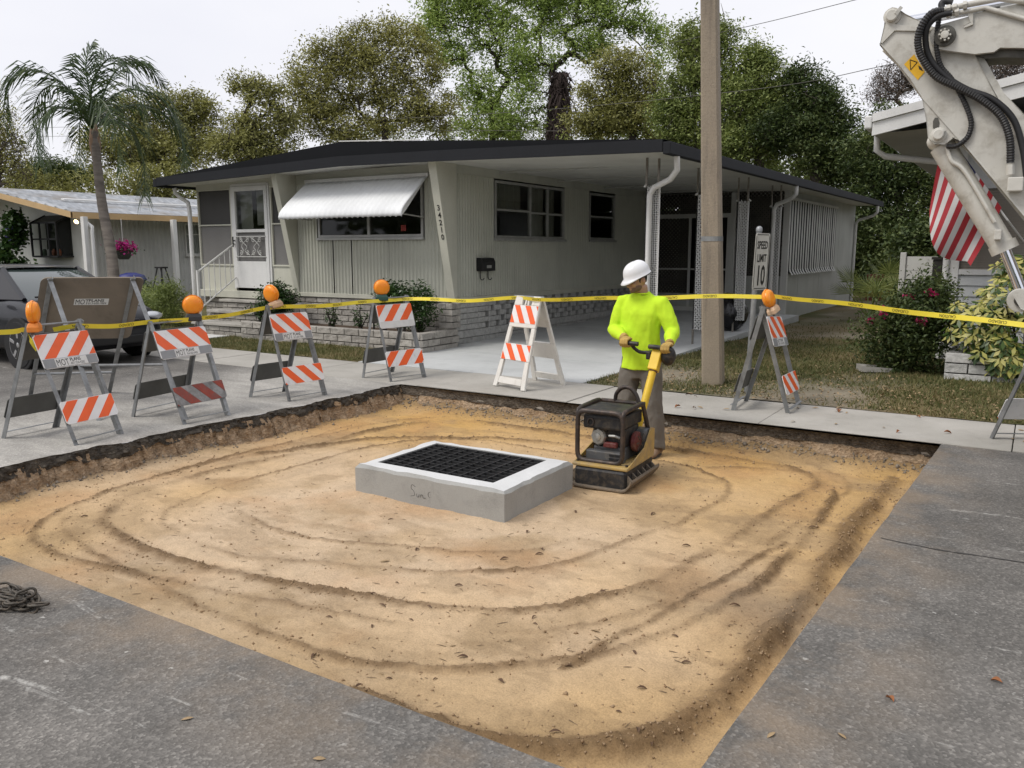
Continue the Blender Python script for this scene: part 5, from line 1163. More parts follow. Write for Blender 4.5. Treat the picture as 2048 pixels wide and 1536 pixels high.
# ================================================================== worker
def fuse(name, b, voxel, m, parent, smooth_it=6, disp=None, inflate=0.0):
    me = bpy.data.meshes.new(name); me.from_pydata([tuple(v) for v in b.v], [], b.f); o = bpy.data.objects.new(name, me); COL.objects.link(o)
    r_ = o.modifiers.new('remesh', 'REMESH'); r_.mode = 'VOXEL'; r_.voxel_size = voxel
    s = o.modifiers.new('smooth', 'SMOOTH'); s.iterations = smooth_it; s.factor = .5
    dg = bpy.context.evaluated_depsgraph_get(); m2 = bpy.data.meshes.new_from_object(o.evaluated_get(dg)); bpy.data.objects.remove(o); bpy.data.meshes.remove(me)
    m2.name = name
    if disp:
        n = len(m2.vertices); A = np.empty(n * 3, np.float32); Nn = np.empty(n * 3, np.float32); m2.vertices.foreach_get('co', A); m2.vertex_normals.foreach_get('vector', Nn)
        A = A.reshape(-1, 3).astype(float); A += Nn.reshape(-1, 3) * disp(A)[:, None]; m2.vertices.foreach_set('co', A.astype(np.float32).ravel()); m2.update()
    m2.shade_smooth(); m2.materials.clear(); m2.materials.append(m); o = bpy.data.objects.new(name, m2); COL.objects.link(o); o.parent = parent; OFF[o] = OFF[parent]; return o
def loft(b, secs, n=18):
    """secs: (centre, rx, ry[, up-axis]) ellipses; closes both ends"""
    V = []; 
    for k, s in enumerate(secs):
        c = Vector(s[0]); d = (Vector(secs[min(k + 1, len(secs) - 1)][0]) - Vector(secs[max(k - 1, 0)][0])); d = d.normalized() if len(s) < 4 else Vector(s[3])
        ex = Vector((1, 0, 0)); ex = (ex - d * ex.dot(d)).normalized(); ey = d.cross(ex)
        for i in range(n):
            a = 2 * math.pi * i / n; V.append(c + ex * math.cos(a) * s[1] + ey * math.sin(a) * s[2])
    F = [(j * n + i, j * n + (i + 1) % n, (j + 1) * n + (i + 1) % n, (j + 1) * n + i) for j in range(len(secs) - 1) for i in range(n)]
    F += [tuple(reversed(range(n))), tuple((len(secs) - 1) * n + i for i in range(n))]
    return b.add(V, F)
SKIN = mat('tanned_skin', (.47, .27, .18), .55, var=.15, scale=12); HAIR = mat('dark_hair', (.025, .018, .014), .7, var=.3, scale=30)
STUB = mat('stubble', (.19, .115, .082), .7, var=.2, scale=60)
def m_cloth(name, col, sc, st):
    b = NB(name); co = b.coord('Object'); c = b.mix(b.ramp(b.noise(co, 5, 4), [(.3, 0), (.7, 1)]), col, tuple(x * .88 for x in col))
    return b.fin(c, .85, b.bump(b.noise(co, sc, 4, .6, .8), st, .03), 0, .2)
SHIRT = m_cloth('hi_vis_shirt', (.60, .88, .04), 6, .25); PANTS = m_cloth('grey_work_trousers', (.175, .16, .14), 8, .45); BOOT = mat('tan_boot', (.30, .20, .13), .75, var=.3, scale=14); SOLE = mat('boot_sole', (.09, .075, .06), .8)
GLOVE = mat('leather_glove', (.46, .30, .08), .75, var=.3, scale=14); GLOVD = mat('glove_black', (.03, .03, .03), .7)
FZ = floor_z(-2.8, 6.95)
wk_ = thing('person', 'worker in white hard hat and neon yellow long-sleeved shirt steering the compactor', 'person', (-2.98, 6.89, FZ), R(-3)); wk_.scale = (.95, .97, 1)
M_cp = Matrix.Translation((-2.785, 6.03, FLOOR)) @ Matrix.Rotation(R(3), 4, 'Z') @ Matrix.Diagonal((.88, 1, 1, 1)); M_wk = (Matrix.Translation((-2.98, 6.89, FZ)) @ Matrix.Rotation(R(-3), 4, 'Z') @ Matrix.Diagonal((.95, .97, 1, 1))).inverted()
gl = M_wk @ (M_cp @ Vector((GX - .005, .45, 1.0645))); gr2 = M_wk @ (M_cp @ Vector((.25, .487, 1.027)))
sh_l, sh_r = Vector((.195, .01, 1.385)), Vector((-.195, .01, 1.385)); el_l, el_r = Vector((.325, .0, 1.13)), Vector((-.25, -.06, 1.13)); ha_l, ha_r = gr2 + Vector((-.015, .085, .03)), gl + Vector((-.05, .085, .025))
hipL, hipR = Vector((.095, .02, .88)), Vector((-.095, .02, .88)); knL, knR = Vector((.15, -.02, .49)), Vector((-.13, -.03, .49)); anL, anR = Vector((.185, .02, .09)), Vector((-.15, .02, .09))
HM = Matrix.Translation((0, -.02, 1.485)) @ Matrix.Rotation(R(-30), 4, 'Z') @ Matrix.Rotation(R(20), 4, 'X')
hp = lambda x, y, z: HM @ Vector((x, y, z))
HR = HM.to_3x3()
b = MB()
b.sph(hp(0, -.005, .135), (.076, .095, .105), 18, 14, HR); b.sph(hp(0, -.035, .075), (.060, .068, .070), 16, 12, HR); b.sph(hp(0, -.075, .045), (.034, .03, .028), 12, 8, HR)
b.tube([hp(0, -.098, .135), hp(0, -.110, .112), hp(0, -.122, .093), hp(0, -.108, .082)], [.010, .012, .017, .011], 8); b.sph(hp(0, -.086, .145), (.058, .018, .012), 12, 6, HR)
for s_ in (-1, 1): b.sph(hp(s_ * .077, .012, .105), (.011, .021, .032), 10, 8, HR); b.sph(hp(s_ * .04, -.078, .10), (.022, .02, .018), 8, 6, HR)
b.sph(hp(0, -.098, .062), (.024, .012, .007), 8, 6, HR); b.sph(hp(0, -.097, .050), (.021, .012, .008), 8, 6, HR)
b.tube([(0, .015, 1.36), (0, .0, 1.47), hp(0, .02, .05)], [.068, .058, .056], 14)
loft(b, [((0, .01, .80), .15, .10), ((0, .01, .95), .155, .105), ((0, .0, 1.1), .145, .10), ((0, .0, 1.25), .165, .11), ((0, .01, 1.38), .16, .09), ((0, .01, 1.44), .09, .06)])
for S, E_, H_ in ((sh_l, el_l, ha_l), (sh_r, el_r, ha_r)): b.tube([S, S.lerp(E_, .5), E_, E_.lerp(H_, .45), H_], [.052, .045, .038, .036, .026], 12)
for a_, k_, n_ in ((hipL, knL, anL), (hipR, knR, anR)):
    b.tube([a_, a_.lerp(k_, .5), k_, k_.lerp(n_, .35), n_], [.085, .072, .052, .055, .036], 12); b.tube([n_ + Vector((0, .05, -.045)), n_ + Vector((0, -.05, -.05)), n_ + Vector((.015 * (1 if n_.x > 0 else -1), -.16, -.06))], [.034, .036, .026], 10)
body = fuse('body', b, .0075, SKIN, wk_, 3)
# beard, hair, eyes, brows
b = MB(); b.sph(hp(0, -.036, .068), (.0615, .069, .060), 16, 10, HR); b.sph(hp(0, -.077, .043), (.036, .032, .029), 10, 8, HR)
be = fuse('beard', b, .006, STUB, wk_, 2)
bmx = bmesh.new(); bmx.from_mesh(be.data); iv = HM.inverted()
bmesh.ops.delete(bmx, geom=[v for v in bmx.verts if (lambda q: q.z > .072 - .35 * max(0, q.y + .06) + (.02 if abs(q.x) > .05 else 0) or q.y > .0)(iv @ v.co)], context='VERTS'); bmx.to_mesh(be.data); bmx.free()
b = MB(); b.sph(hp(0, .004, .138), (.0795, .0965, .107), 16, 12, HR); ha_ = fuse('hair', b, .007, HAIR, wk_, 2)
bmx = bmesh.new(); bmx.from_mesh(ha_.data); bmesh.ops.delete(bmx, geom=[v for v in bmx.verts if (lambda q: (q.y < -.035) or (q.z < .09 and q.y < .03) or q.z < .07)(iv @ v.co)], context='VERTS'); bmx.to_mesh(ha_.data); bmx.free()
for s_ in (-1, 1):
    MB().sph(hp(s_ * .030, -.0905, .122), (.014, .008, .006), 8, 6, HR).build('eye', HAIR, wk_, True, smooth=180)
    MB().tube([hp(s_ * .012, -.101, .143), hp(s_ * .03, -.101, .147), hp(s_ * .05, -.088, .142)], [.004, .0055, .003], 6).build('eyebrow', HAIR, wk_, True)
# shirt
wr = lambda s, a: (lambda co: a * (fbm(co[:, 0] * s + co[:, 1] * s * .8 + 20, co[:, 2] * s * .55 + co[:, 1] * s * .5 + 7, 3, 4) - .5))
b = MB()
loft(b, [((0, .01, .785), .205, .150), ((0, .01, .80), .207, .152), ((0, .005, .90), .196, .143), ((0, -.005, 1.02), .190, .138), ((0, -.005, 1.15), .193, .136), ((0, .0, 1.28), .210, .132), ((0, .01, 1.36), .215, .112), ((0, .01, 1.41), .185, .092), ((0, .006, 1.445), .125, .078), ((0, .0, 1.475), .072, .068)], 24)
for S, E_, H_ in ((sh_l, el_l, ha_l), (sh_r, el_r, ha_r)):
    b.tube([S + Vector((-.05 if S.x > 0 else .05, 0, .0)), S, S.lerp(E_, .3), S.lerp(E_, .7), E_, E_.lerp(H_, .25), E_.lerp(H_, .6), E_.lerp(H_, .92)], [.066, .074, .076, .072, .069, .064, .055, .045], 14)
shirt = fuse('shirt', b, .010, SHIRT, wk_, 5, lambda co: wr(9, .034)(co) + wr(22, .007)(co))
MB().tube([(.075 * math.cos(2 * math.pi * k / 20), -.002 + .070 * math.sin(2 * math.pi * k / 20) , 1.472 + .006 * math.sin(2 * math.pi * k / 20)) for k in range(20)], .0075, 6, closed=True).build('collar', SHIRT, wk_, True, smooth=180)
# trousers
b = MB(); loft(b, [((0, .015, .70), .15, .115), ((0, .015, .80), .178, .132), ((0, .012, .95), .170, .125)], 22)
for a_, k_, n_ in ((hipL, knL, anL), (hipR, knR, anR)):
    b.tube([a_ + Vector((0, 0, .02)), a_.lerp(k_, .35), a_.lerp(k_, .75), k_, k_.lerp(n_, .4), k_.lerp(n_, .8), n_ + Vector((0, -.005, .0)), n_ + Vector((0, -.01, -.02))], [.105, .112, .102, .097, .094, .090, .086, .084], 16)
fuse('trousers', b, .011, PANTS, wk_, 5, lambda co: wr(9, .035)(co) + wr(24, .012)(co))
MB().bar((.17, -.02, .80), (.19, -.06, .70), .03, .008).build('tool_strap', GLOVD, wk_, True)
for s_, n_ in ((1, anL), (-1, anR)):
    b = MB(); b.tube([n_ + Vector((0, .01, .06)), n_ + Vector((0, .01, .0)), n_ + Vector((0, .02, -.04))], [.048, .050, .046], 12)
    loft(b, [(n_ + Vector((0, .085, -.045)), .035, .035, (0, -1, 0)), (n_ + Vector((0, .04, -.04)), .045, .045, (0, -1, 0)), (n_ + Vector((s_ * .005, -.06, -.045)), .047, .040, (0, -1, 0)), (n_ + Vector((s_ * .015, -.13, -.052)), .049, .034, (0, -1, 0)), (n_ + Vector((s_ * .02, -.19, -.06)), .036, .024, (0, -1, 0))], 14)
    bo = fuse('boot', b, .008, BOOT, wk_, 4)
    q = [(s_ * (.047 * math.cos(2 * math.pi * k / 16)) + (s_ * .012 if math.sin(2 * math.pi * k / 16) > 0 else 0), .145 * math.sin(2 * math.pi * k / 16)) for k in range(16)]
    MB().plate(q, n_ + Vector((0, -.055, -.080)), (1, 0, 0), (0, -1, 0), .022).build('sole', SOLE, bo, True)
# gloved hands closed on the grips
def grip_hand(name, c, wrist, side):
    """hand over a bar running along x at c; wrist point behind it; side = +1 when the thumb lies towards +x"""
    c, wrist = Vector(c), Vector(wrist); b = MB()
    kn = c + Vector((0, .018, .036))
    for i in range(4):
        x = side * (.034 - i * .0225); r_ = (.0105, .0112, .0108, .0092)[i]; l = (1.0, 1.1, 1.04, .86)[i]
        b.tube([kn + Vector((x, .03, -.004)), kn + Vector((x, 0, .002)), c + Vector((x, -.026 * l, .026)), c + Vector((x, -.036 * l, -.004)), c + Vector((x, -.018, -.030 * l)), c + Vector((x, .008, -.028 * l))], [r_ * 1.15, r_ * 1.1, r_ * 1.05, r_, r_ * .95, r_ * .8], 8)
    loft(b, [(wrist, .030, .026), (wrist.lerp(kn, .45), .040, .024), (kn + Vector((0, .03, -.004)), .046, .020), (kn + Vector((0, .008, 0)), .046, .015)], 12)
    tb = wrist.lerp(kn, .35) + Vector((side * .034, 0, -.012)); b.tube([tb, tb + Vector((side * .018, -.022, -.016)), c + Vector((side * .048, .004, -.026)), c + Vector((side * .034, -.020, -.030))], [.016, .0145, .0125, .0095], 8)
    return fuse(name, b, .0055, GLOVE, wk_, 2)
grip_hand('glove', gl, ha_r + Vector((0, .02, .0)), 1); grip_hand('glove', gr2, ha_l + Vector((0, .02, 0)), -1)
for w_, e_ in ((ha_r, el_r), (ha_l, el_l)): MB().tube([w_ + Vector((0, .02, 0)), w_.lerp(e_, .13)], [.038, .045], 12).build('glove_cuff', GLOVE, wk_, True, smooth=60)
# hard hat
b = MB(); V = []; nA, nR = 32, 10
for j in range(nR + 1):
    t = j / nR
    for i in range(nA):
        a = 2 * math.pi * i / nA; fwd = max(0, -math.sin(a)); rx, ry = .110, .133
        if t < .8: u = t / .8; rr_ = math.sin(u * math.pi / 2) ** .85; z = .125 * math.cos(u * math.pi / 2) ** .8 + .004 * (1 if abs(math.cos(a)) < .12 else 0) * (1 - u)
        else: u = (t - .8) / .2; rr_ = 1 + u * (.06 + .30 * fwd ** 2.5); z = -.006 * u - .028 * u * fwd ** 2
        V.append(hp(rx * rr_ * math.cos(a), .004 + ry * rr_ * math.sin(a), .155 + z))
F = [(j * nA + i, (j + 1) * nA + i, (j + 1) * nA + (i + 1) % nA, j * nA + (i + 1) % nA) for j in range(nR) for i in range(nA)]
hh = b.add(V, F).build('hard_hat', mat('hat_white', (.80, .81, .82), .35, var=.04), wk_, True, smooth=60); sm = hh.modifiers.new('thick', 'SOLIDIFY'); sm.thickness = .004; sm.offset = -1
MB().tube([hp(.108 * math.cos(2 * math.pi * k / 24), .004 + .130 * math.sin(2 * math.pi * k / 24), .145) for k in range(24)], .008, 6, closed=True).build('hat_band', HAIR, hh, True)
# ================================================================== neighbour on the left
STUCCO = m_paint('white_stucco', (.60, .61, .58), .2, .7); TAN = m_paint('tan_fascia', (.55, .38, .19), .15); METROOF = NB('galvanised_roof')
co = METROOF.coord('World'); st = METROOF.coord('World', (.25, 3, 1)); c = METROOF.mix(METROOF.ramp(METROOF.noise(st, 1.6, 7, .65), [(.35, 0), (.65, 1)]), (.24, .26, .28), (.50, .52, .54)); c = METROOF.mix(METROOF.math('MULTIPLY', METROOF.ramp(METROOF.noise(co, 1.2, 6), [(.48, 0), (.66, 1)]), .7), c, (.25, .22, .18)); METROOF = METROOF.fin(c, .45, None, .35, .5)
nh = thing('left_house', 'white neighbouring home with tan fascia and silver metal roof', 'house', (-24, 16, 0))
ex, ez, rx, rzz, fy, by = -20.9, 2.54, -25.5, 3.33, 12.1, 27.0
def rib_roof(name, x0, z0, x1, z1, y0, y1, m, parent, pitch=.45, h=.035):
    n = int(abs(x1 - x0) / pitch); V = []; F = []
    for i in range(n * 4 + 1):
        t = i / (n * 4); o = h if i % 4 == 2 else 0
        V += [(x0 + (x1 - x0) * t, y0, z0 + (z1 - z0) * t + o), (x0 + (x1 - x0) * t, y1, z0 + (z1 - z0) * t + o)]
    F = [(2 * i, 2 * i + 1, 2 * i + 3, 2 * i + 2) for i in range(n * 4)]
    o = MB().add(V, F).build(name, m, parent); s = o.modifiers.new('thick', 'SOLIDIFY'); s.thickness = .03; return o
rf2 = rib_roof('roof', ex, ez + .03, rx, rzz + .03, fy, by, METROOF, nh); rib_roof('roof_slope', rx, rzz + .03, rx - 4.6, ez + .03, fy, by, METROOF, rf2)
MB().add([(-22.9, 13.0, 2.97), (-22.9, 26, 2.97), (-22.75, 26, 2.95), (-22.75, 13.0, 2.95), (-22.9, 13.0, 3.01), (-22.9, 26, 3.01), (-22.75, 26, 2.985), (-22.75, 13.0, 2.985)], [(0, 1, 2, 3), (7, 6, 5, 4), (0, 4, 5, 1), (1, 5, 6, 2), (2, 6, 7, 3), (3, 7, 4, 0)]).build('roof_seam', WHITE, rf2)
MB().add([(ex, fy - .02, ez - .13), (rx, fy - .02, rzz - .13), (rx - 4.6, fy - .02, ez - .13), (ex, fy - .02, ez + .02), (rx, fy - .02, rzz + .02), (rx - 4.6, fy - .02, ez + .02), (ex, fy + .02, ez - .13), (rx, fy + .02, rzz - .13), (rx - 4.6, fy + .02, ez - .13), (ex, fy + .02, ez + .02), (rx, fy + .02, rzz + .02), (rx - 4.6, fy + .02, ez + .02)],
         [(1, 0, 3, 4), (2, 1, 4, 5), (0, 1, 7, 6), (1, 2, 8, 7), (3, 9, 10, 4), (4, 10, 11, 5), (6, 7, 10, 9), (7, 8, 11, 10)]).build('gable_fascia', TAN, rf2)
MB().box((ex - .02, fy + .02, ez - .14), (ex + .03, by, ez + .015)).build('eave_fascia', TAN, rf2)
MB().add([(ex, fy + .02, ez - .10), (rx, fy + .02, rzz - .06), (rx, by, rzz - .06), (ex, by, ez - .10)], [(0, 1, 2, 3)]).build('soffit', WHITE2, nh)
MB().box((-30, 13.25, 0), (-22.05, 13.33, 2.72)).build('front_wall', STUCCO, nh)
MB().add([(-30, 13.26, 2.72), (-22.05, 13.26, 2.72), (-22.05, 13.26, 2.7), (-25.5, 13.26, 3.27), (-30, 13.26, 2.72)], [(0, 1, 3)]).build('gable', STUCCO, nh)
corr(MB(), (-22.05, 13.33, 0), (0, 1, 0), (1, 0, 0), 12.5, .05, 2.62, .14, .03).build('side_wall', m_paint('white_metal_siding', (.52, .525, .50), .3), nh)
MB().box((-22.0, 13.4, -.02), (-20.5, 26, .14)).build('porch_slab', WALK, nh)
for y in (12.3, 14.9, 17.6): MB().box((-20.77, y - .06, .0), (-20.63, y + .06, ez - .1)).build('porch_post', WHITE, nh, bevel=.008)
MB().tube([(-20.9, 12.45, ez - .12), (-20.85, 12.45, 2.3), (-20.56, 12.42, 2.18), (-20.55, 12.4, 2.05), (-20.55, 12.4, .1)], .045, 8).build('downspout', WHITE, nh, smooth=50)
bw = MB(); x0, x1, y0, y1, z0, z1 = -24.25, -22.95, 12.82, 13.25, 1.42, 2.35
for (a, b_) in (((x0, y0, z0), (x0, y0, z1)), ((x1, y0, z0), (x1, y0, z1)), ((x0, y0, z0), (x1, y0, z0)), ((x0, y0, z1), (x1, y0, z1)), ((x0, y0, z0), (x0, y1, z0)), ((x1, y0, z0), (x1, y1, z0)), ((x0, y0, z1), (x0, y1, z1 + .22)), ((x1, y0, z1), (x1, y1, z1 + .22)), ((x0 + .45, y0, z0), (x0 + .45, y0, z1)), ((x1 - .4, y0, z0), (x1 - .4, y0, z1)), ((x0, y0, 1.9), (x1, y0, 1.9))): bw.bar(a, b_, .045, .045)
bwo = bw.build('garden_window', BLACKP, nh)
MB().add([(x0, y0 + .01, z0), (x1, y0 + .01, z0), (x1, y0 + .01, z1), (x0, y0 + .01, z1)], [(0, 1, 2, 3)]).build('pane', GLASS, bwo); MB().add([(x0, y0 + .01, z1), (x1, y0 + .01, z1), (x1, y1, z1 + .22), (x0, y1, z1 + .22)], [(0, 1, 2, 3)]).build('roof_pane', BLACKP, bwo); MB().add([(x1, y0, z0), (x1, y1, z0), (x1, y1, z1 + .2), (x1, y0, z1)], [(0, 1, 2, 3)]).build('side_pane', GLASS, bwo)
MB().box((x0 + .02, y1 - .02, z0), (x1 - .02, y1 - .005, z1 + .15)).build('recess', DARK, bwo); MB().box((x0 + .02, y0 + .02, z0 - .03), (x1 - .02, y1, z0 + .01)).build('shelf', BLACKP, bwo)
for k, (px_, cl) in enumerate(((.5, (.5, .5, .48)), (.75, (.3, .12, .07)), (1.0, (.55, .14, .04)), (.25, (.1, .15, .1)))): MB().lathe([(.04, 0), (.06, .03), (.07, .12), (.05, .16), (.03, .2)], (x0 + px_, y0 + .2, z0 + .012), (0, 0, 1), 10).build('pot', mat('pot_%d' % k, cl, .6), bwo, smooth=40)
window(nh, (-22.0, 16.2, 1.45), (0, 1, 0), (1, 0, 0), 1.7, .95, (.85,), (.62, .62), [], frame=WHITE2)
lp = thing('porch_lamp', 'lit twin-head flood lamp under the tan eave', 'lamp', (-21.2, 12.35, 2.36))
MB().cyl((-21.1, 12.4, 2.43), (-21.1, 12.4, 2.38), .06, n=12).build('base', WHITE, lp)
for dx_ in (-.03, .16): MB().lathe([(.02, -.10), (.045, -.06), (.065, .0)], (-21.1 + dx_, 12.34, 2.32), (.3, -.7, -.5), 12, cap=False).build('lamp_head', WHITE, lp, smooth=60)
EM = NB('lit_bulb'); e_ = EM.n('Emission'); e_.inputs[0].default_value = (1, .72, .38, 1); e_.inputs[1].default_value = 9; EM.l(e_.outputs[0], EM.out.inputs['Surface']); EM = EM.m
MB().sph((-21.13, 12.34, 2.32), .045, 10, 8).build('bulb', EM, lp)
# hanging basket
hb = thing('hanging_basket', 'hanging basket of magenta flowers on the neighbouring porch', 'basket', (-20.75, 13.35, 1.45))
MB().lathe([(.12, 0), (.17, .06), (.20, .22), (.19, .22), (.16, .06)], (-20.75, 13.35, 1.35), (0, 0, 1), 14).build('pot', mat('dark_pot', (.05, .055, .05), .7), hb, smooth=50)
MB().cyl((-20.75, 13.35, 1.75), (-20.75, 13.35, 2.42), .008, n=6).build('hook_rod', WHITE, hb)
MB().tube([(-20.9, 13.35, 1.56), (-20.75, 13.35, 1.78), (-20.6, 13.35, 1.56)], .006, 5).build('hanger', BLACKP, hb)
# porch bits
st_ = thing('plant_stand', 'dark metal a-frame stand on the neighbouring porch', 'stand', (-19.3, 13.45, .02))
for (a, b_) in (((-19.6, 13.2, .0), (-19.4, 13.4, 1.15)), ((-19.05, 13.2, .0), (-19.22, 13.4, 1.15)), ((-19.6, 13.75, .0), (-19.4, 13.5, 1.15)), ((-19.05, 13.75, .0), (-19.22, 13.5, 1.15))): MB().tube([a, b_], .018, 6).build('leg', BLACKP, st_)
MB().box((-19.45, 13.35, 1.13), (-19.17, 13.55, 1.17)).build('top_shelf', BLACKP, st_)
br = thing('blue_bin', 'round blue plastic bin lid behind the brown sign', 'bin', (-19.55, 12.75, 0)); MB().lathe([(.30, 0), (.34, .82), (.36, .85), (.30, .97), (.1, 1.03)], (-19.55, 12.75, 0), (0, 0, 1), 20).build('tub', mat('blue_plastic', (.012, .02, .16), .45), br, smooth=50)
# ================================================================== neighbour on the right
rh = thing('right_house', 'white sided neighbouring home with wide white eave behind the excavator arm', 'house', (2.5, 18, 0))
GREYSID = m_paint('pale_grey_siding', (.56, .575, .57), .15); SCRN = m_paint('taupe_blind', (.26, .235, .20), .2, .8)
re, rz2, rfy, rdx = -2.04, 3.36, 12.23, 3.2
def rz_(x): return rz2 + .20 * (min(x, rdx) - re) - .20 * max(0, x - rdx)
V = []; xs = (re, rdx, 8.4)
for y in (rfy + .05, 27): V += [(x, y, rz_(x)) for x in xs] + [(x, y, rz_(x) - .12) for x in xs]
rr2 = MB().add(V, [(0, 1, 7, 6), (1, 2, 8, 7), (4, 3, 9, 10), (5, 4, 10, 11), (3, 4, 1, 0), (4, 5, 2, 1), (3, 0, 6, 9), (2, 5, 11, 8)]).build('roof', WHITE, rh)
for k, (dy, zt, zb2) in enumerate(((0, .03, -.075), (.035, -.08, -.25))):
    V = []
    for y in (rfy - .03 + dy, rfy + .05 + dy * .3): V += [(x, y, rz_(x) + zt) for x in xs] + [(x, y, rz_(x) + zb2) for x in xs]
    MB().add(V, [(3, 4, 1, 0), (4, 5, 2, 1), (0, 1, 7, 6), (1, 2, 8, 7), (4, 3, 9, 10), (5, 4, 10, 11), (3, 0, 6, 9), (2, 5, 11, 8)]).build('gable_fascia', WHITE, rr2)
MB().box((re - .10, rfy - .02, rz2 - .16), (re - .004, 27, rz2 + .01)).build('gutter', WHITE, rr2, bevel=.02)
MB().add([(re, rfy + .09, rz2 - .22), (re, 27, rz2 - .22), (-1.0, 27, rz2 - .18), (-1.0, rfy + .09, rz2 - .18), (8.3, rfy + .09, rz2 - .18), (8.3, 27, rz2 - .18)], [(3, 2, 1, 0), (4, 5, 2, 3)]).build('soffit', m_paint('dim_soffit', (.34, .325, .29), .2), rh)
WX, WY = -1.07, 13.4
MB().box((WX + .1, WY + .04, 1.32), (8, WY + .06, 2.45)).build('blind', SCRN, rh)
for k in range(34): MB().box((WX + .1, WY + .025, 1.33 + k * .033), (4, WY + .039, 1.352 + k * .033)).build('blind_slat', SCRN, rh)
for k in range(8): MB().add([(WX + .1, WY - .005, .02 + k * .155), (4, WY - .005, .02 + k * .155), (4, WY + .03, .02 + k * .155), (WX + .1, WY + .03, .02 + k * .155), (WX + .1, WY + .018, .172 + k * .155), (4, WY + .018, .172 + k * .155), (4, WY + .03, .172 + k * .155), (WX + .1, WY + .03, .172 + k * .155)], [(0, 1, 5, 4), (0, 3, 2, 1), (4, 5, 6, 7), (0, 4, 7, 3)]).build('siding_board', GREYSID, rh)
MB().box((WX - .02, WY - .03, -.02), (WX + .11, WY + .1, 3.2)).build('corner_board', WHITE, rh); MB().box((WX + .11, WY - .02, 1.255), (8, WY + .07, 1.33)).build('window_rail', WHITE, rh); MB().box((WX + .11, WY - .01, 2.44), (8, WY + .08, 3.2)).build('wall', GREYSID, rh); MB().box((WX - .01, WY + .1, .0), (WX + .08, 26.5, 3.18)).build('side_wall', GREYSID, rh)
MB().tube([(re - .05, 13.0, rz2 - .16), (re - .05, 13.02, rz2 - .36), (re + .05, 13.1, rz2 - .44), (-1.15, 13.36, rz2 - .56), (-1.12, 13.36, rz2 - .62), (-1.12, 13.36, .05)], .045, 8).build('downspout', WHITE, rh, smooth=50)
fc = thing('vinyl_fence', 'short pale vinyl fence panel beside the right-hand home', 'fence', (-1.9, 18.6, 0))
for k in range(5): MB().box((-2.3, 18.75, .05 + k * .285), (-1.2, 18.79, .05 + k * .285 + .28)).build('board', WHITE2, fc)
for x in (-2.36, -1.14): MB().box((x - .055, 18.71, 0), (x + .055, 18.83, 1.55)).build('post', WHITE2, fc, bevel=.01)
dpo = thing('dark_post', 'dark timber post standing against the right-hand home', 'post', (-1.35, 14.9, 0)); MB().box((-1.43, 14.8, 0), (-1.27, 14.96, 1.45)).build('shaft', mat('dark_timber', (.05, .045, .04), .9, var=.4), dpo, bevel=.01); MB().box((-1.45, 14.78, 1.45), (-1.25, 14.98, 1.49)).build('cap', mat('dark_timber', (.05, .045, .04), .9), dpo)
bs = thing('brick_stack', 'low red brick garden wall behind the carport room', 'brick wall', (-3.4, 26.5, 0))
BRK = m_block('red_brick', (.20, .07, .045), (.30, .12, .08)); block_wall(bs, (-4.6, 28.4), 1.5, 0, 7, .12, .36, .2, 0, BRK, .012)
# low planter of the right-hand home
rp = thing('grey_block_planter', 'low grey block planter under the variegated shrub', 'planter', (.3, 11.6, 0))
block_wall(rp, (-.88, 11.42), 2.7, -.02, 3, .125, .52, .14, 0, GREYBLK, .012); block_wall(rp, (-.86, 12.7), 1.2, -.02, 3, .125, .52, .14, R(-90), GREYBLK, .012); MB().box((-.80, 11.47, -.02), (1.8, 11.54, .33)).build('core', MORTAR, rp)
MB().add([(-.8, 11.54, .25), (1.8, 11.54, .25), (1.8, 12.8, .28), (-.8, 12.8, .28)], [(0, 1, 2, 3)]).build('soil', mat('mulch', (.085, .055, .035), .95), rp)
cb = thing('concrete_splash_block', 'loose pale concrete splash block lying on the lawn', 'splash block', (-1.72, 11.7, .02), R(25)); V = [(-.2, -.13, 0), (.2, -.11, 0), (.2, .11, 0), (-.2, .13, 0), (-.2, -.13, .08), (.2, -.11, .05), (.2, .11, .05), (-.2, .13, .08), (-.17, -.08, .045), (.2, -.07, .02), (.2, .07, .02), (-.17, .08, .045)]
MB().add(V, [(3, 2, 1, 0), (0, 1, 5, 4), (2, 3, 7, 6), (3, 0, 4, 7), (4, 5, 9, 8), (6, 7, 11, 10), (7, 4, 8, 11), (8, 9, 10, 11), (1, 2, 10, 9), (1, 9, 5), (2, 6, 10)]).build('basin', WALK, cb, True)
# ================================================================== flag
fl_ = thing('flag', 'flag with red and white stripes hanging from a staff behind the excavator arm', 'flag', sight(1930, 350, 10.95))
H0, H1, F0, F1 = (1893, 262), (2002, 415), (1858, 420), (1942, 532)
def fpt(u, v):
    a = Vector(H0).lerp(Vector(H1), v); c = Vector(F0).lerp(Vector(F1), v); p = a.lerp(c, u); dd = .10 * math.sin(v * 7 + u * 2.2) * (.3 + u) + .04 * math.sin(u * 9 + v * 3)
    edge = 6 * math.sin(u * 3.1 + .4) * (v - .5)
    bl = u * u * math.sin(math.pi * min(1, v * 1.1)); return sight(p[0] + edge - 24 * bl, p[1] + 32 * bl, 10.95 + dd)
RED = mat('flag_red', (.36, .022, .03), .75, var=.15); FWH = mat('flag_white', (.54, .52, .50), .75, var=.1); NAVY = mat('flag_navy', (.018, .022, .075), .75, var=.15)
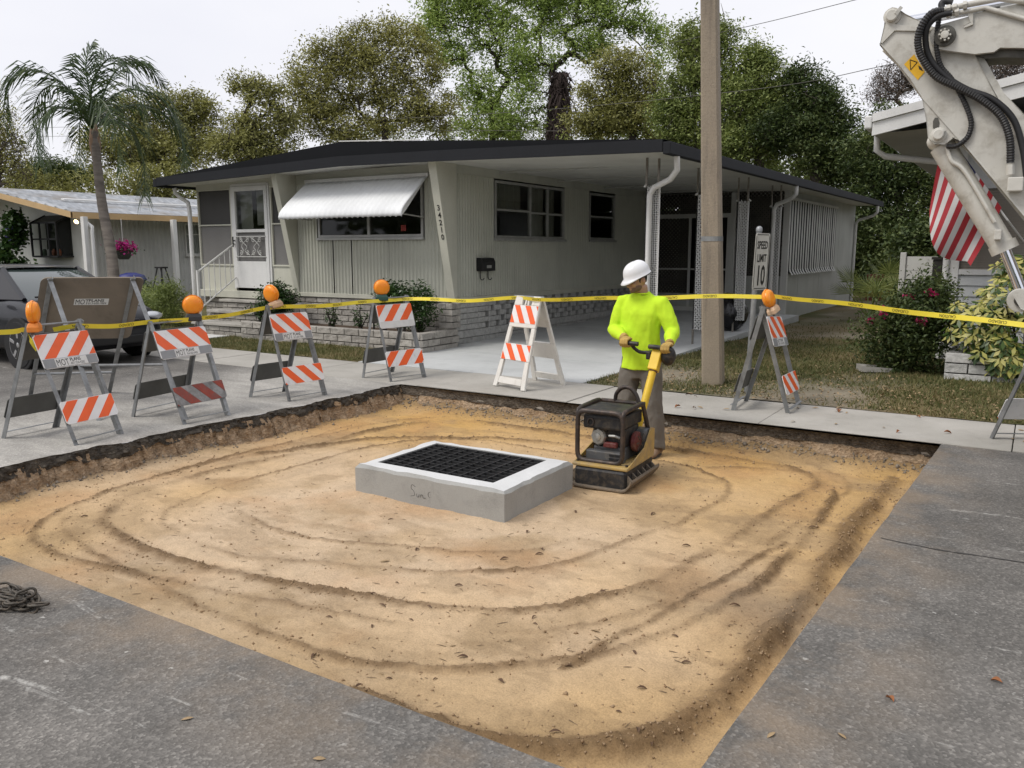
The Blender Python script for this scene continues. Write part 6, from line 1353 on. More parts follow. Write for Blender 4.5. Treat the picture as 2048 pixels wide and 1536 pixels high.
def fpatch(u0, u1, v0, v1, nu, nv, lift=0.0):
    b = MB(); V = [fpt(u0 + (u1 - u0) * i / nu, v0 + (v1 - v0) * j / nv) - FWD * lift for j in range(nv + 1) for i in range(nu + 1)]
    return b.add(V, [(j * (nu + 1) + i, j * (nu + 1) + i + 1, (j + 1) * (nu + 1) + i + 1, (j + 1) * (nu + 1) + i) for j in range(nv) for i in range(nu)])
for k in range(13): fpatch(.40 if k < 7 else 0, 1, k / 13, (k + 1) / 13, 16, 2).build('stripe', FWH if k % 2 else RED, fl_, smooth=180)
FH = Vector((-math.sin(YAW), math.cos(YAW), 0))
cn_ = fpatch(0, .40, 0, 7 / 13, 8, 8).build('canton', NAVY, fl_, smooth=180)
b = MB()
for i in range(11):
    for j in range(9):
        if (i + j) % 2: continue
        c = Vector((.40 * (i + 1) / 12, 7 / 13 * (j + 1) / 10)); q = []
        for k in range(10):
            r_ = .016 if k % 2 == 0 else .0065; q.append(fpt(c.x + r_ * .62 * math.sin(k * math.pi / 5), c.y + r_ * math.cos(k * math.pi / 5)) - FWD * .004)
        b.add(q, [tuple(range(10))])
stuff(b.build('stars', FWH, cn_))
MB().tube([sight(1882, 262, 10.97), sight(2015, 440, 11.0), sight(2075, 520, 11.6)], .014, 8).build('staff', WHITE, fl_)
# ================================================================== excavator
EXW = mat('excavator_white', (.60, .585, .53), .5, var=.12, scale=4, dirt=.42, dirtcol=(.25, .22, .17), bump=.15, bscale=30); CHROME = mat('chrome_rod', (.75, .77, .82), .12, 1.0, var=.06); RUBB = mat('hose_rubber', (.018, .018, .019), .55, var=.3); GREASE = mat('greasy_steel', (.12, .115, .10), .55, .5, var=.4, scale=20); WARN = mat('warning_yellow', (.85, .48, .015), .5)
ED = 5.0
AN = Matrix.Rotation(R(-30), 3, 'Z') @ Vector((-math.sin(YAW), math.cos(YAW), 0))     # across the arm
AP = sight(1893, 84, ED)
def ep(x, y, o=0.0):
    d = sight(x, y, 1.0) - EYE; return EYE + d * ((AP - EYE).dot(AN) / d.dot(AN)) + AN * o   # in the arm's own vertical plane; o = sideways
ex_ = thing('excavator', 'white excavator whose arm and hoses reach in from the right', 'excavator', (3.2, 4.6, 0))
def slab(pts, o0, o1, m, parent, name, bevel=.006):
    b = MB(); A = [ep(x, y, o0) for x, y in pts]; B_ = [ep(x, y, o1) for x, y in pts]; N = len(pts); tri = geometry.tessellate_polygon([A]); F = []
    for t in tri:
        a, q, c = (A[i] for i in t); t = tuple(t) if (q - a).cross(c - a).dot(AN) < 0 else tuple(reversed(t)); F += [t, tuple(i + N for i in reversed(t))]
    ar = sum(pts[i][0] * pts[(i + 1) % N][1] - pts[(i + 1) % N][0] * pts[i][1] for i in range(N))
    for i in range(N): j = (i + 1) % N; F.append((i, j, j + N, i + N) if ar < 0 else (i + N, j + N, j, i))
    return b.add(A + B_, F).build(name, m, parent, bevel=bevel)
stick = [(1774, 40), (1779, 30), (1788, 25), (1800, 26), (1814, 36), (1850, 57), (1905, 76), (1950, 116), (1990, 193), (2032, 268), (2110, 392), (2215, 560), (2245, 640), (2215, 665), (2170, 610), (2110, 512), (2048, 435), (1933, 298), (1922, 285), (1908, 280), (1890, 290), (1870, 291), (1858, 279), (1855, 246), (1846, 200), (1822, 162), (1793, 127), (1764, 95), (1772, 60)]
sk = slab(stick, -.10, .10, EXW, ex_, 'stick', .008)
slab([(1950, 112), (1962, 114), (2006, 192), (2048, 232), (2075, 268), (2070, 300), (2030, 262), (1990, 190)], -.075, .075, EXW, sk, 'linkage_lug')
slab([(1776, 52), (1800, 58), (1870, 67), (1860, 70), (1793, 69), (1768, 94), (1766, 92)], -.112, -.098, EXW, sk, 'doubler', .003)
slab([(1868, 247), (1872, 240), (1878, 240), (1881, 250), (1879, 260), (1872, 263), (1868, 260)], -.105, -.1005, GREASE, sk, 'slot', .0)
slab([(1845, 200), (1850, 197), (1926, 282), (1921, 286)], -.108, -.098, EXW, sk, 'weld_rib', .003)
def pin(x, y, r, o, l, m, parent, name='pin', n=18): return MB().lathe([(r * .8, -l), (r, -l * .85), (r, 0)], ep(x, y, o), AN, n).build(name, m, parent, smooth=40)
pin(1788, 41, .036, -.10, .045, EXW, sk); pin(1879, 274, .032, -.10, .04, EXW, sk); pin(1879, 274, .044, -.095, .018, EXW, sk, 'pin_boss'); pin(1788, 41, .05, -.095, .02, EXW, sk, 'pin_boss')
MB().bar(ep(1795, 40, -.135), ep(1806, 25, -.125), .03, .02).build('pin_keeper', EXW, sk); MB().bar(ep(1882, 272, -.125), ep(1893, 263, -.12), .02, .015).build('pin_keeper', EXW, sk)
boom = [(1888, 60), (1930, 48), (1972, 35), (2100, 8), (2250, 14), (2400, 100), (2520, 320), (2590, 640), (2530, 660), (2450, 420), (2350, 250), (2240, 140), (2120, 108), (2000, 106), (1988, 114), (1951, 118), (1900, 112), (1878, 108), (1866, 98), (1862, 84), (1867, 70), (1876, 62)]
bo_ = slab(boom, -.155, -.115, EXW, ex_, 'boom', .006); slab(boom, .115, .155, EXW, bo_, 'boom_side', .006); slab([(2000, 45), (2240, 22), (2385, 105), (2345, 235), (2235, 130), (2010, 100)], -.114, .114, EXW, bo_, 'boom_web', .0)
slab([(1951, 117), (1988, 113), (2000, 105), (2200, 120), (2200, 130), (2010, 122), (1975, 124)], -.112, .112, GREASE, bo_, 'boom_underside', .0)
pin(1893, 84, .058, -.155, .02, GREASE, bo_, 'pivot_boss', 24); pin(1893, 84, .042, -.175, .025, GREASE, bo_, 'pivot_nut', 6); pin(1893, 84, .022, -.20, .012, EXW, bo_, 'pivot_end', 14)
for k in range(8): a = 2 * math.pi * k / 8; pin(1893 + 10.5 * math.cos(a), 84 + 10.5 * math.sin(a), .006, -.2, .008, EXW, bo_, 'pivot_bolt', 6)
slab([(1938, 42), (1947, 40), (1947, 62), (1930, 68), (1930, 64), (1942, 58)], -.17, -.156, EXW, bo_, 'hose_bracket', .002)
# stick cylinder over the boom, bucket cylinder under the stick
MB().cyl(ep(1800, 46, 0), ep(2110, -12, 0), .032, n=18).build('stick_cylinder_rod', CHROME, ex_, smooth=40); MB().cyl(ep(2110, -12, 0), ep(2330, -45, 0), .062, n=18).build('stick_cylinder', EXW, ex_, smooth=40)
bcy = MB().cyl(ep(1884, 292, 0), ep(2010, 500, 0), .072, .066, n=20).build('bucket_cylinder', EXW, ex_, smooth=40); MB().cyl(ep(2009, 498, 0), ep(2046, 592, 0), .033, n=18).build('cylinder_rod', CHROME, bcy, smooth=40); MB().cyl(ep(2003, 486, 0), ep(2011, 502, 0), .078, n=20).build('gland_ring', EXW, bcy, smooth=40); MB().lathe([(.03, -.05), (.068, -.05), (.072, 0), (.068, .05), (.03, .05)], ep(2040, 600, -.02), AN, 22).build('rod_eye', EXW, bcy, smooth=40); MB().cyl(ep(2040, 600, -.085), ep(2040, 600, .08), .034, n=16).build('rod_pin', GREASE, bcy)
MB().sph(ep(1880, 283, 0), (.075, .075, .06), 14, 10).build('cylinder_end', EXW, bcy, smooth=180)
MB().tube(catmull([ep(1895, 297, -.08), ep(1905, 325, -.085), ep(1932, 347, -.085), ep(1990, 445, -.085)], 5), .013, 8).build('oil_pipe', EXW, bcy, smooth=60); MB().box(Vector(ep(1996, 470, -.10)) - Vector((.02, .02, .03)), Vector(ep(1996, 470, -.06)) + Vector((.02, .02, .03))).build('oil_port', EXW, bcy, bevel=.005)
def hose(pts, r, rib, name='hose', m=RUBB):
    P = catmull(pts, 14); b = MB(); 
    if rib:
        rad = []; S = 0; Q = []; tot = sum((P[i + 1] - P[i]).length for i in range(len(P) - 1)); n = int(tot / .0075)
        cum = [0]
        for i in range(len(P) - 1): cum.append(cum[-1] + (P[i + 1] - P[i]).length)
        for k in range(n):
            s = tot * k / (n - 1); i = min(max(int(np.searchsorted(cum, s)) - 1, 0), len(P) - 2); f = (s - cum[i]) / max(cum[i + 1] - cum[i], 1e-6); Q.append(P[i].lerp(P[i + 1], f)); rad.append(r * (1.0 if k % 2 else .84))
        b.tube(Q, rad, 9)
    else: b.tube(P, r, 9)
    return b.build(name, m, ex_, smooth=60 if not rib else 30)
hose([ep(1890, 37, -.20), ep(1868, 44, -.22), ep(1848, 70, -.22), ep(1841, 100, -.20), ep(1850, 130, -.18), ep(1876, 163, -.16), ep(1915, 182, -.15), ep(1960, 205, -.15), ep(2000, 238, -.15), ep(2018, 280, -.15), ep(2020, 330, -.14)], .0225, True)
hose([ep(1905, 42, -.19), ep(1878, 50, -.21), ep(1858, 72, -.20), ep(1856, 105, -.17), ep(1868, 135, -.15), ep(1895, 162, -.135), ep(1935, 186, -.13), ep(1985, 205, -.125), ep(2025, 243, -.12), ep(2044, 300, -.12), ep(2052, 360, -.12)], .018, False)
hose([ep(1888, 18, -.14), ep(1883, 40, -.15), ep(1878, 70, -.16), ep(1876, 105, -.15), ep(1884, 140, -.13), ep(1905, 165, -.12), ep(1924, 198, -.118), ep(1940, 235, -.118), ep(1943, 258, -.115), ep(1935, 280, -.115), ep(1915, 295, -.11), ep(1896, 296, -.09)], .0155, True)
hose([ep(1887, 30, -.16), ep(1886, 20, -.155), ep(1894, 16, -.15), ep(1907, 18, -.15)], .018, False)
for pts, r in (([(1880, 36), (1936, 24), (2000, 12), (2048, 18), (2160, 60)], .017), ([(1895, 44), (1960, 32), (1972, 30), (2048, 52), (2150, 75)], .013), ([(1945, 22), (2010, 5), (2060, 0)], .013)): MB().tube([ep(x, y, -.17) for x, y in pts], r, 8).build('oil_pipe', EXW, ex_, smooth=60)
for x, y in ((1900, 33), (1912, 31), (1932, 26), (1900, 43), (1916, 40)): MB().cyl(ep(x - 4, y + .8, -.185), ep(x + 4, y - .8, -.185), .024, n=6).build('hose_fitting', EXW, ex_)
for x, y in ((2020, 338), (2020, 348)): MB().cyl(ep(x, y - 5, -.14), ep(x, y + 5, -.14), .021, n=6).build('hose_fitting', EXW, ex_)
MB().box(Vector(ep(2030, 372, -.13)) - Vector((.04, .04, .04)), Vector(ep(2030, 372, -.13)) + Vector((.04, .02, .04))).build('valve_block', EXW, sk, bevel=.006)
# warning sticker
stq = [(1831, 115), (1852, 150), (1838, 166), (1811, 135)]
stk = MB().add([ep(x, y, -.1025) for x, y in stq], [(0, 1, 2, 3)]).build('warning_sticker', WARN, sk); 
b = MB(); tr = [(1823, 126), (1837, 131), (1824, 146)]
for i in range(3): b.tube([ep(*tr[i], -.1035), ep(*tr[(i + 1) % 3], -.1035)], .0022, 4)
stuff(b.build('pictogram', INKM, stk)); MB().add([ep(x, y, -.1035) for x, y in ((1839, 137), (1845, 141), (1849, 149), (1845, 147), (1841, 145))], [(0, 1, 2, 3, 4)]).build('pictogram', INKM, stk)
# bucket link, bucket and the machine itself beyond the frame
slab([(2026, 588), (2055, 588), (2190, 640), (2180, 662), (2040, 615)], -.13, -.11, EXW, ex_, 'tipping_link'); slab([(2215, 610), (2250, 630), (2300, 780), (2290, 900), (2200, 950), (2080, 930), (2060, 900), (2160, 880), (2200, 800), (2190, 680)], -.25, .25, GREASE, ex_, 'bucket')
ux = Matrix.Rotation(R(-30), 3, 'Z') @ RGT; uy = AN
def obx(c, sx, sy, z0, z1, name, m, par=ex_, bev=.04):
    V = [c + ux * a * sx + uy * d * sy + Vector((0, 0, z)) for z in (z0, z1) for (a, d) in ((-1, -1), (1, -1), (1, 1), (-1, 1))]
    return MB().add(V, [(3, 2, 1, 0), (4, 5, 6, 7), (0, 1, 5, 4), (1, 2, 6, 5), (2, 3, 7, 6), (3, 0, 4, 7)]).build(name, m, par, bevel=bev)
ctr = ep(2700, 800, 0); ctr.z = 0; ctr += ux * .5
for s_ in (-1, 1): obx(ctr + uy * s_ * .72, 1.05, .2, 0, .55, 'track', RUBB, bev=.2)
obx(ctr, .5, .55, .25, .62, 'undercarriage', GREASE); obx(ctr + ux * .15, .85, .85, .62, 1.15, 'upper_body', EXW, bev=.08); obx(ctr + ux * .1 + uy * .42, .5, .36, 1.15, 2.35, 'cab', GLASS, bev=.05); obx(ctr + ux * .1 + uy * .42, .53, .39, 2.35, 2.42, 'cab_roof', EXW)
# ================================================================== car
CARB = NB('metallic_black_paint'); CARB.b.inputs['Coat Weight'].default_value = .45; CARB.b.inputs['Coat Roughness'].default_value = .04; CARB = CARB.fin((.008, .0085, .012), .4, None, 0, .2)
def m_windshield():
    b = NB('windscreen_glass'); b.b.inputs['Coat Weight'].default_value = .8; return b.fin((.05, .065, .062), .03, None, 0, .9)
WSG = m_windshield(); CHRM = mat('bright_wheel', (.62, .62, .63), .3, .8, var=.1); TYRE = mat('tyre_rubber', (.015, .015, .016), .8); LAMPG = mat('headlamp_glass', (.5, .52, .54), .1, .3)
car = thing('parked_car', 'black sedan parked on the street behind the brown sign', 'car', (-10.75, 6.75, 0))
secs = [(-4.62, .70, .42, .80), (-4.5, .82, .30, .92), (-4.2, .87, .24, .99), (-3.5, .905, .20, 1.0), (-2.6, .915, .19, .97), (-1.7, .915, .19, .955), (-1.15, .91, .19, .945), (-.75, .90, .19, .90), (-.38, .86, .20, .825), (-.16, .79, .22, .745), (-.04, .70, .27, .66), (.0, .60, .34, .58)]
V = []; F = []; prof = [(-1, 0)]
for (x, w_, z0, z1) in secs:
    h = z1 - z0; half = [(0, z0), (w_ * .88, z0), (w_ * .985, z0 + .10), (w_, z0 + .38 * h), (w_ * .985, z0 + .62 * h), (w_ * .955, z0 + .80 * h), (w_ * .88, z1 - .035), (w_ * .62, z1 + .012), (0, z1 + .03)]
    for (y, z) in half: V.append((x, -y, z))
    for (y, z) in reversed(half[1:-1]): V.append((x, y, z))
N = 16
for j in range(len(secs) - 1):
    for i in range(N): F.append((j * N + i, j * N + (i + 1) % N, (j + 1) * N + (i + 1) % N, (j + 1) * N + i))
F += [tuple(reversed(range(N))), tuple((len(secs) - 1) * N + i for i in range(N))]
cb_ = MB().add(V, [tuple(reversed(f)) for f in F]).build('body', CARB, car, True, smooth=50); ss_ = cb_.modifiers.new('sub', 'SUBSURF'); ss_.levels = 1; ss_.render_levels = 2
# greenhouse
bot = [(-4.0, .70), (-3.4, .80), (-2.4, .82), (-1.5, .80), (-1.02, .70)]; top = [(-3.30, .52), (-3.0, .58), (-2.5, .60), (-2.1, .585), (-1.85, .54)]
gz0, gz1 = .92, 1.33
def gquad(i, s): return [(bot[i][0], s * bot[i][1], gz0), (bot[i + 1][0], s * bot[i + 1][1], gz0), (top[i + 1][0], s * top[i + 1][1], gz1), (top[i][0], s * top[i][1], gz1)]
for s_ in (-1, 1):
    for i in range(4):
        q = gquad(i, s_); MB().add(q, [(0, 1, 2, 3) if s_ < 0 else (3, 2, 1, 0)]).build('side_window', WSG if i in (1, 2) else CARB, car, True)
    MB().tube([(top[4][0] + .02, s_ * top[4][1], gz1 + .0), (bot[4][0] + .02, s_ * (bot[4][1] + .01), gz0 + .0)], .035, 6).build('pillar', CARB, car, True); MB().tube([(-2.48, s_ * .62, gz1 - .02), (-2.42, s_ * .825, gz0)], .03, 6).build('pillar', CARB, car, True)
def curved(xa, wa, za, xb, wb, zb, bow, name, m):
    V = []; n = 8
    for k in range(5):
        t = k / 4
        for i in range(n + 1):
            s = i / n * 2 - 1; V.append((xa + (xb - xa) * t + bow * (1 - s * s) * (1 if xa > -2.5 else -1), s * (wa + (wb - wa) * t), za + (zb - za) * t + .03 * math.sin(math.pi * t)))
    f = [(k * (n + 1) + i, k * (n + 1) + i + 1, (k + 1) * (n + 1) + i + 1, (k + 1) * (n + 1) + i) for k in range(4) for i in range(n)]
    return MB().add(V, f).build(name, m, car, True, smooth=180)
ws = curved(-1.02, .70, gz0 - .01, -1.85, .54, gz1, .10, 'windscreen', WSG); curved(-4.0, .70, gz0, -3.3, .52, gz1, .08, 'rear_window', WSG)
V = []; n = 8
for k in range(9):
    t = k / 8; x = -1.80 + (-3.35 + 1.80) * t; wv = np.interp(x, [-3.35, -3.0, -2.5, -2.1, -1.8], [.52, .59, .615, .60, .55])
    for i in range(n + 1): s = i / n * 2 - 1; V.append((x + .10 * (1 - s * s) * (1 - t) - .06 * (1 - s * s) * t, s * wv, gz1 + .005 + .055 * math.sin(math.pi * (t * .8 + .1)) * (1 - .6 * s * s)))
MB().add(V, [(k * 9 + i, (k + 1) * 9 + i, (k + 1) * 9 + i + 1, k * 9 + i + 1) for k in range(8) for i in range(8)]).build('roof', CARB, car, True, smooth=180)
MB().tube([(-.93, -.6, .955), (-.97, -.2, .965), (-.96, .25, .965)], .014, 6).build('wiper', BLACKP, ws, True)
for s_ in (-1, 1):
    MB().sph((-.16, s_ * .64, .66), (.15, .15, .062), 12, 8).build('headlight', LAMPG, car, True, smooth=180); MB().sph((-1.45, s_ * .99, 1.0), (.07, .11, .075), 10, 8).build('mirror', CARB, car, True, smooth=180)
MB().box((-.02, -.45, .30), (.012, .45, .42)).build('lower_grille', BLACKP, car, True, bevel=.02); MB().box((-.02, -.34, .56), (.008, .34, .64)).build('grille', BLACKP, car, True, bevel=.015)
lpz = MB().box((.012, -.155, .44), (.022, .155, .55)).build('number_plate', mat('plate_white', (.72, .72, .72), .5), car, True, bevel=.004); lettering('Lake', .06, (.0235, .0, .475), (0, 1, 0), (0, 0, 1), REDM, lpz, True); MB().tube(catmull([(.0235, -.12, .49), (.0235, -.09, .51), (.0235, -.05, .50), (.0235, -.03, .52)], 4), .006, 5).build('plate_mark', REDM, lpz, True)
for x in (-.88, -3.72):
    for s_ in (-1, 1):
        yy_ = s_ * .918
        wh = MB().lathe([(.22, -.11), (.30, -.11), (.325, -.08), (.325, .06), (.31, .085), (.225, .085)], (x, yy_ - s_ * .085, .325), (0, s_, 0), 28).build('wheel', TYRE, car, True, smooth=40)
        MB().lathe([(.225, .055), (.225, .082), (.205, .086), (.195, .06)], (x, yy_ - s_ * .085, .325), (0, s_, 0), 28, cap=False).build('rim', CHRM, wh, True, smooth=40); MB().lathe([(.001, .03), (.20, .03)], (x, yy_ - s_ * .085, .325), (0, s_, 0), 20, cap=False).build('brake_disc', GREASE, wh, True)
        for k in range(5):
            a = 2 * math.pi * k / 5 + .3; MB().bar((x + .03 * math.cos(a), yy_ - s_ * .015, .325 + .03 * math.sin(a)), (x + .205 * math.cos(a), yy_ - s_ * .008, .325 + .205 * math.sin(a)), .05, .025, (0, s_, 0)).build('spoke', CHRM, wh, True, bevel=.006)
        MB().lathe([(.03, .06), (.035, .085), (.01, .09)], (x, yy_ - s_ * .085, .325), (0, s_, 0), 12).build('hub', CHRM, wh, True)
        MB().lathe([(.20, -.03), (.365, -.03), (.372, .0), (.36, .006)], (x, s_ * .905, .33), (0, s_, 0), 26, cap=True).build('wheel_arch', TYRE, car, True)
# trash bag, path light, wires
tb = thing('trash_bag', 'black plastic trash bag standing on the carport slab', 'trash bag', (-4.95, 15.6, dz(15.6)))
b = MB(); b.sph((0, 0, .32), (.36, .34, .34), 24, 18); b.lathe([(.2, .5), (.07, .62), (.10, .70)], (0, 0, .0), (0, 0, 1), 12)
fuse('bag', b, .03, mat('bag_plastic', (.012, .012, .014), .25, var=.2), tb, 2, lambda co: .05 * (fbm(np.arctan2(co[:, 1], co[:, 0]) * 5 + 20, co[:, 2] * 5 + 9, 3, 6) - .5))
pl2 = thing('path_light', 'small black path light among the planter roses', 'path light', (-9.35, 10.45, .22)); MB().cyl((-9.35, 10.45, .20), (-9.35, 10.45, .42), .015, n=8).build('stake', BLACKP, pl2); MB().lathe([(.03, 0), (.055, .05), (.065, .14), (.05, .19), (.02, .2)], (-9.35, 10.45, .40), (0, 0, 1), 12).build('lantern', BLACKP, pl2, smooth=50)
for lbl, pts in (('upper thin overhead wire crossing the sky right of the pole', [(1250, 105, 34), (1500, 52, 28), (1730, -5, 24), (2200, -120, 18)]), ('lower overhead wire sloping up past the excavator arm', [(-300, 262, 60), (330, 250, 48), (900, 232, 36), (1480, 182, 28), (1800, 125, 23), (2300, 20, 18)]), ('faint overhead wire in front of the left-hand trees', [(-200, 268, 50), (60, 273, 50), (700, 262, 42), (1120, 262, 36)])):
    o = MB().tube(catmull([sight(*p) for p in pts], 10), .011, 5).build('overhead_wire', GREASE); tag(o, lbl, 'wire')
# ================================================================== trees, shrubs, grass
def m_leaf(name, stops, rough=.55, transl=.3, nscale=.5):
    b = NB(name); g = b.n('NewGeometry'); co = b.coord('World')
    f = b.math('ADD', b.math('MULTIPLY', g.outputs['Random Per Island'], .38), b.math('MULTIPLY', b.noise(co, nscale, 3), .62))
    c = b.ramp(f, stops); b.fin(c, rough, None, 0, .35)
    t = b.n('BsdfTranslucent'); b.l(b.mix(.5, c, (1.0, 1.0, .55), 'MULTIPLY'), t.inputs[0]); mx_ = b.n('MixShader'); mx_.inputs[0].default_value = transl
    b.l(b.b.outputs[0], mx_.inputs[1]); b.l(t.outputs[0], mx_.inputs[2]); b.l(mx_.outputs[0], b.out.inputs['Surface']); return b.m
G = lambda a, b_, c: [(.22, a), (.5, b_), (.8, c)]
LF_OLIVE = m_leaf('olive_leaf', G((.12, .125, .042), (.29, .29, .10), (.50, .49, .20)))
LF_GOLD = m_leaf('golden_olive_leaf', G((.13, .13, .042), (.32, .315, .105), (.54, .52, .22)))
LF_BRIGHT = m_leaf('spring_green_leaf', G((.15, .21, .06), (.33, .44, .13), (.55, .65, .26)), transl=.45)
LF_MID = m_leaf('oak_green_leaf', G((.075, .11, .034), (.22, .275, .08), (.45, .50, .19)))
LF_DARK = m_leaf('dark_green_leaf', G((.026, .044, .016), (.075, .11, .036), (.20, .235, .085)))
LF_GREY = m_leaf('grey_bud_leaf', G((.14, .105, .095), (.21, .165, .145), (.28, .23, .19)), transl=.1)
LF_SHRUB = m_leaf('glossy_shrub_leaf', G((.012, .028, .008), (.032, .075, .018), (.09, .15, .045)), rough=.3, transl=.15, nscale=4)
LF_VARI = m_leaf('variegated_leaf', [(.24, (.022, .05, .012)), (.46, (.07, .12, .025)), (.56, (.42, .40, .10)), (.8, (.66, .60, .27))], rough=.35, transl=.2, nscale=5)
LF_PALM = m_leaf('palm_leaflet', G((0.022, 0.045, 0.018), (0.056, 0.09, 0.033), (0.125, 0.156, 0.056)), rough=.4, transl=.2, nscale=1)
LF_ROSE = m_leaf('magenta_petal', G((.30, .012, .12), (.48, .02, .22), (.62, .06, .33)), transl=.3, nscale=4)
LF_RED = m_leaf('crimson_petal', G((.36, .012, .09), (.55, .025, .15), (.66, .07, .24)), transl=.3, nscale=4)
LF_BLUE = m_leaf('blue_petal', G((.12, .10, .38), (.2, .17, .5), (.3, .26, .6)), transl=.2, nscale=4)
BARK = mat('tree_bark', (.10, .082, .066), .9, var=.45, scale=3, bump=.8, bscale=22); BARKD = mat('dark_bark', (.045, .036, .03), .95, var=.4, scale=4)
def leaves(C, size, seed, aspect=.42, up=.5, droop=0.0):
    """C: (n,3) leaf centres -> rhombic leaf quads"""
    r_ = np.random.default_rng(seed); n = len(C); nrm = r_.normal(0, 1, (n, 3)); nrm[:, 2] = np.abs(nrm[:, 2]) + up; nrm /= np.linalg.norm(nrm, axis=1)[:, None]
    a = r_.normal(0, 1, (n, 3)); a[:, 2] -= droop; a -= nrm * (a * nrm).sum(1)[:, None]; a /= np.linalg.norm(a, axis=1)[:, None] + 1e-9; b = np.cross(nrm, a)
    s = (size * r_.uniform(.6, 1.35, n))[:, None]; fold = nrm * s * .12
    V = np.stack([C - a * s * .5, C + b * s * aspect * .5 + fold - a * s * .08, C + a * s * .5, C - b * s * aspect * .5 + fold - a * s * .08], 1)
    return V.reshape(-1, 3), (np.arange(n)[:, None] * 4 + np.arange(4)[None]).astype(np.int64)
def skeleton(base, fork, targets, r0, seed, sag=.045):
    """grow limbs from a trunk to crown points; returns MB with tapered tubes and the node list"""
    r_ = random.Random(seed); base, fork = Vector(base), Vector(fork)
    nodes = []; par = []; tr = []
    for k in range(7):
        t = k / 6; p = base.lerp(fork, t) + Vector((r_.uniform(-1, 1), r_.uniform(-1, 1), 0)) * .05 * (fork - base).length * math.sin(math.pi * t); nodes.append(p); par.append(k - 1)
    T = sorted(targets, key=lambda q: (Vector(q) - fork).length)
    arr = [tuple(n) for n in nodes]
    for q in T:
        q = Vector(q); A = np.array(arr[3:]); d = np.linalg.norm(A - np.array(q), axis=1) + .35 * np.maximum(0, A[:, 2] - q.z) + .15 * np.linalg.norm(A - np.array(fork), axis=1); i = int(np.argmin(d)) + 3
        p = nodes[i]; L_ = (q - p).length; k = max(2, int(L_ / .8)); prev = i
        for j in range(1, k + 1):
            t = j / k; m = p.lerp(q, t) + Vector((r_.uniform(-1, 1), r_.uniform(-1, 1), r_.uniform(-.6, 1))) * L_ * sag * (1 if j < k else 0) + Vector((0, 0, L_ * .05 * math.sin(math.pi * t)))
            nodes.append(m); par.append(prev); arr.append(tuple(m)); prev = len(nodes) - 1
    cnt = [0.0] * len(nodes); kids = [0] * len(nodes)
    for i in range(len(nodes) - 1, 0, -1):
        if kids[i] == 0: cnt[i] += 1
        if par[i] >= 0: cnt[par[i]] += cnt[i]; kids[par[i]] += 1
    tot = max(cnt[0], 1); rad = [max(.008, .58 * r0 * (c / tot) ** .56) for c in cnt]
    V = []; F = []; n = 6
    for i in range(1, len(nodes)):
        a, b_ = nodes[par[i]], nodes[i]; d = b_ - a
        if d.length < 1e-4: continue
        _, s, u = frame_for(d); ra, rb = (rad[par[i]] if kids[par[i]] < 2 or par[i] < 7 else min(rad[par[i]], rad[i] * 1.25)), rad[i]; o = len(V)
        for (p, rr_) in ((a, ra), (b_, rb)): V += [p + (s * math.cos(2 * math.pi * k / n) + u * math.sin(2 * math.pi * k / n)) * rr_ for k in range(n)]
        F += [(o + k, o + (k + 1) % n, o + n + (k + 1) % n, o + n + k) for k in range(n)]
    return V, F, nodes
def tree(label, depth, lobes, base_px, fork_px, r0, lm, n_leaf, lsize, seed, ntar=90, sig=.55, name='tree', bark=None, density=1.0, twigs=0, cat='tree', group='trees behind the homes', dd=.8):
    """lobes in photo pixels at that depth: real crown volumes of depth like their width"""
    ntar = int(ntar * 2.6); sig = sig * .62; n_leaf = int(n_leaf * 1.35); r_ = np.random.default_rng(seed); k = depth / FPX; tg = []; wts = [l[2] * l[3] for l in lobes]; tw = sum(wts)
    for l, w_ in zip(lobes, wts):
        c = sight(l[0], l[1], depth)
        for _ in range(max(4, int(ntar * w_ / tw))):
            v = r_.normal(0, 1, 3); v /= np.linalg.norm(v); rr_ = r_.uniform(.1, 1.0) ** .45
            tg.append(c + RGT * (v[0] * l[2] * k * rr_) + Vector((0, 0, 1)) * (v[1] * l[3] * k * rr_) + FH * (v[2] * (l[2] + l[3]) * .5 * k * dd * rr_))
    base = sight(base_px[0], base_px[1], depth); base.z = -.1; fork = sight(fork_px[0], fork_px[1], depth)
    t = thing(name, label, cat, base, 0, group)
    V, F, nodes = skeleton(base, fork, tg, r0, seed); mesh_obj('trunk', V, F, bark or BARK, t, smooth=60)
    TG = np.array([tuple(q) for q in tg]); w_ = r_.uniform(.2, 1.6, len(TG)) ** 1.3; idx = r_.choice(len(TG), n_leaf, p=w_ / w_.sum())
    sg = sig * r_.uniform(.6, 1.5, len(TG)); C = TG[idx] + r_.normal(0, 1, (n_leaf, 3)) * sg[idx][:, None] * np.array([1, 1, .72])
    V, F = leaves(C, lsize, seed + 1); cr_ = mesh_obj('crown', V, F, lm, t); cr_['kind'] = 'stuff'
    if twigs:
        j = r_.choice(len(TG), twigs); A = TG[j] + r_.normal(0, sig * .6, (twigs, 3)); d = r_.normal(0, 1, (twigs, 3)) * .5 + np.array([0, 0, .25]); B_ = A + d * sig * 1.3; sd = np.cross(d, r_.normal(0, 1, (twigs, 3))); sd /= np.linalg.norm(sd, axis=1)[:, None] + 1e-9; wv = .010 + .00028 * depth
        V = np.stack([A - sd * wv, A + sd * wv, B_ + sd * wv * .3, B_ - sd * wv * .3], 1).reshape(-1, 3); tw_ = mesh_obj('twigs', V, (np.arange(twigs)[:, None] * 4 + np.arange(4)[None]), bark or BARK, t); tw_['kind'] = 'stuff'
    return t
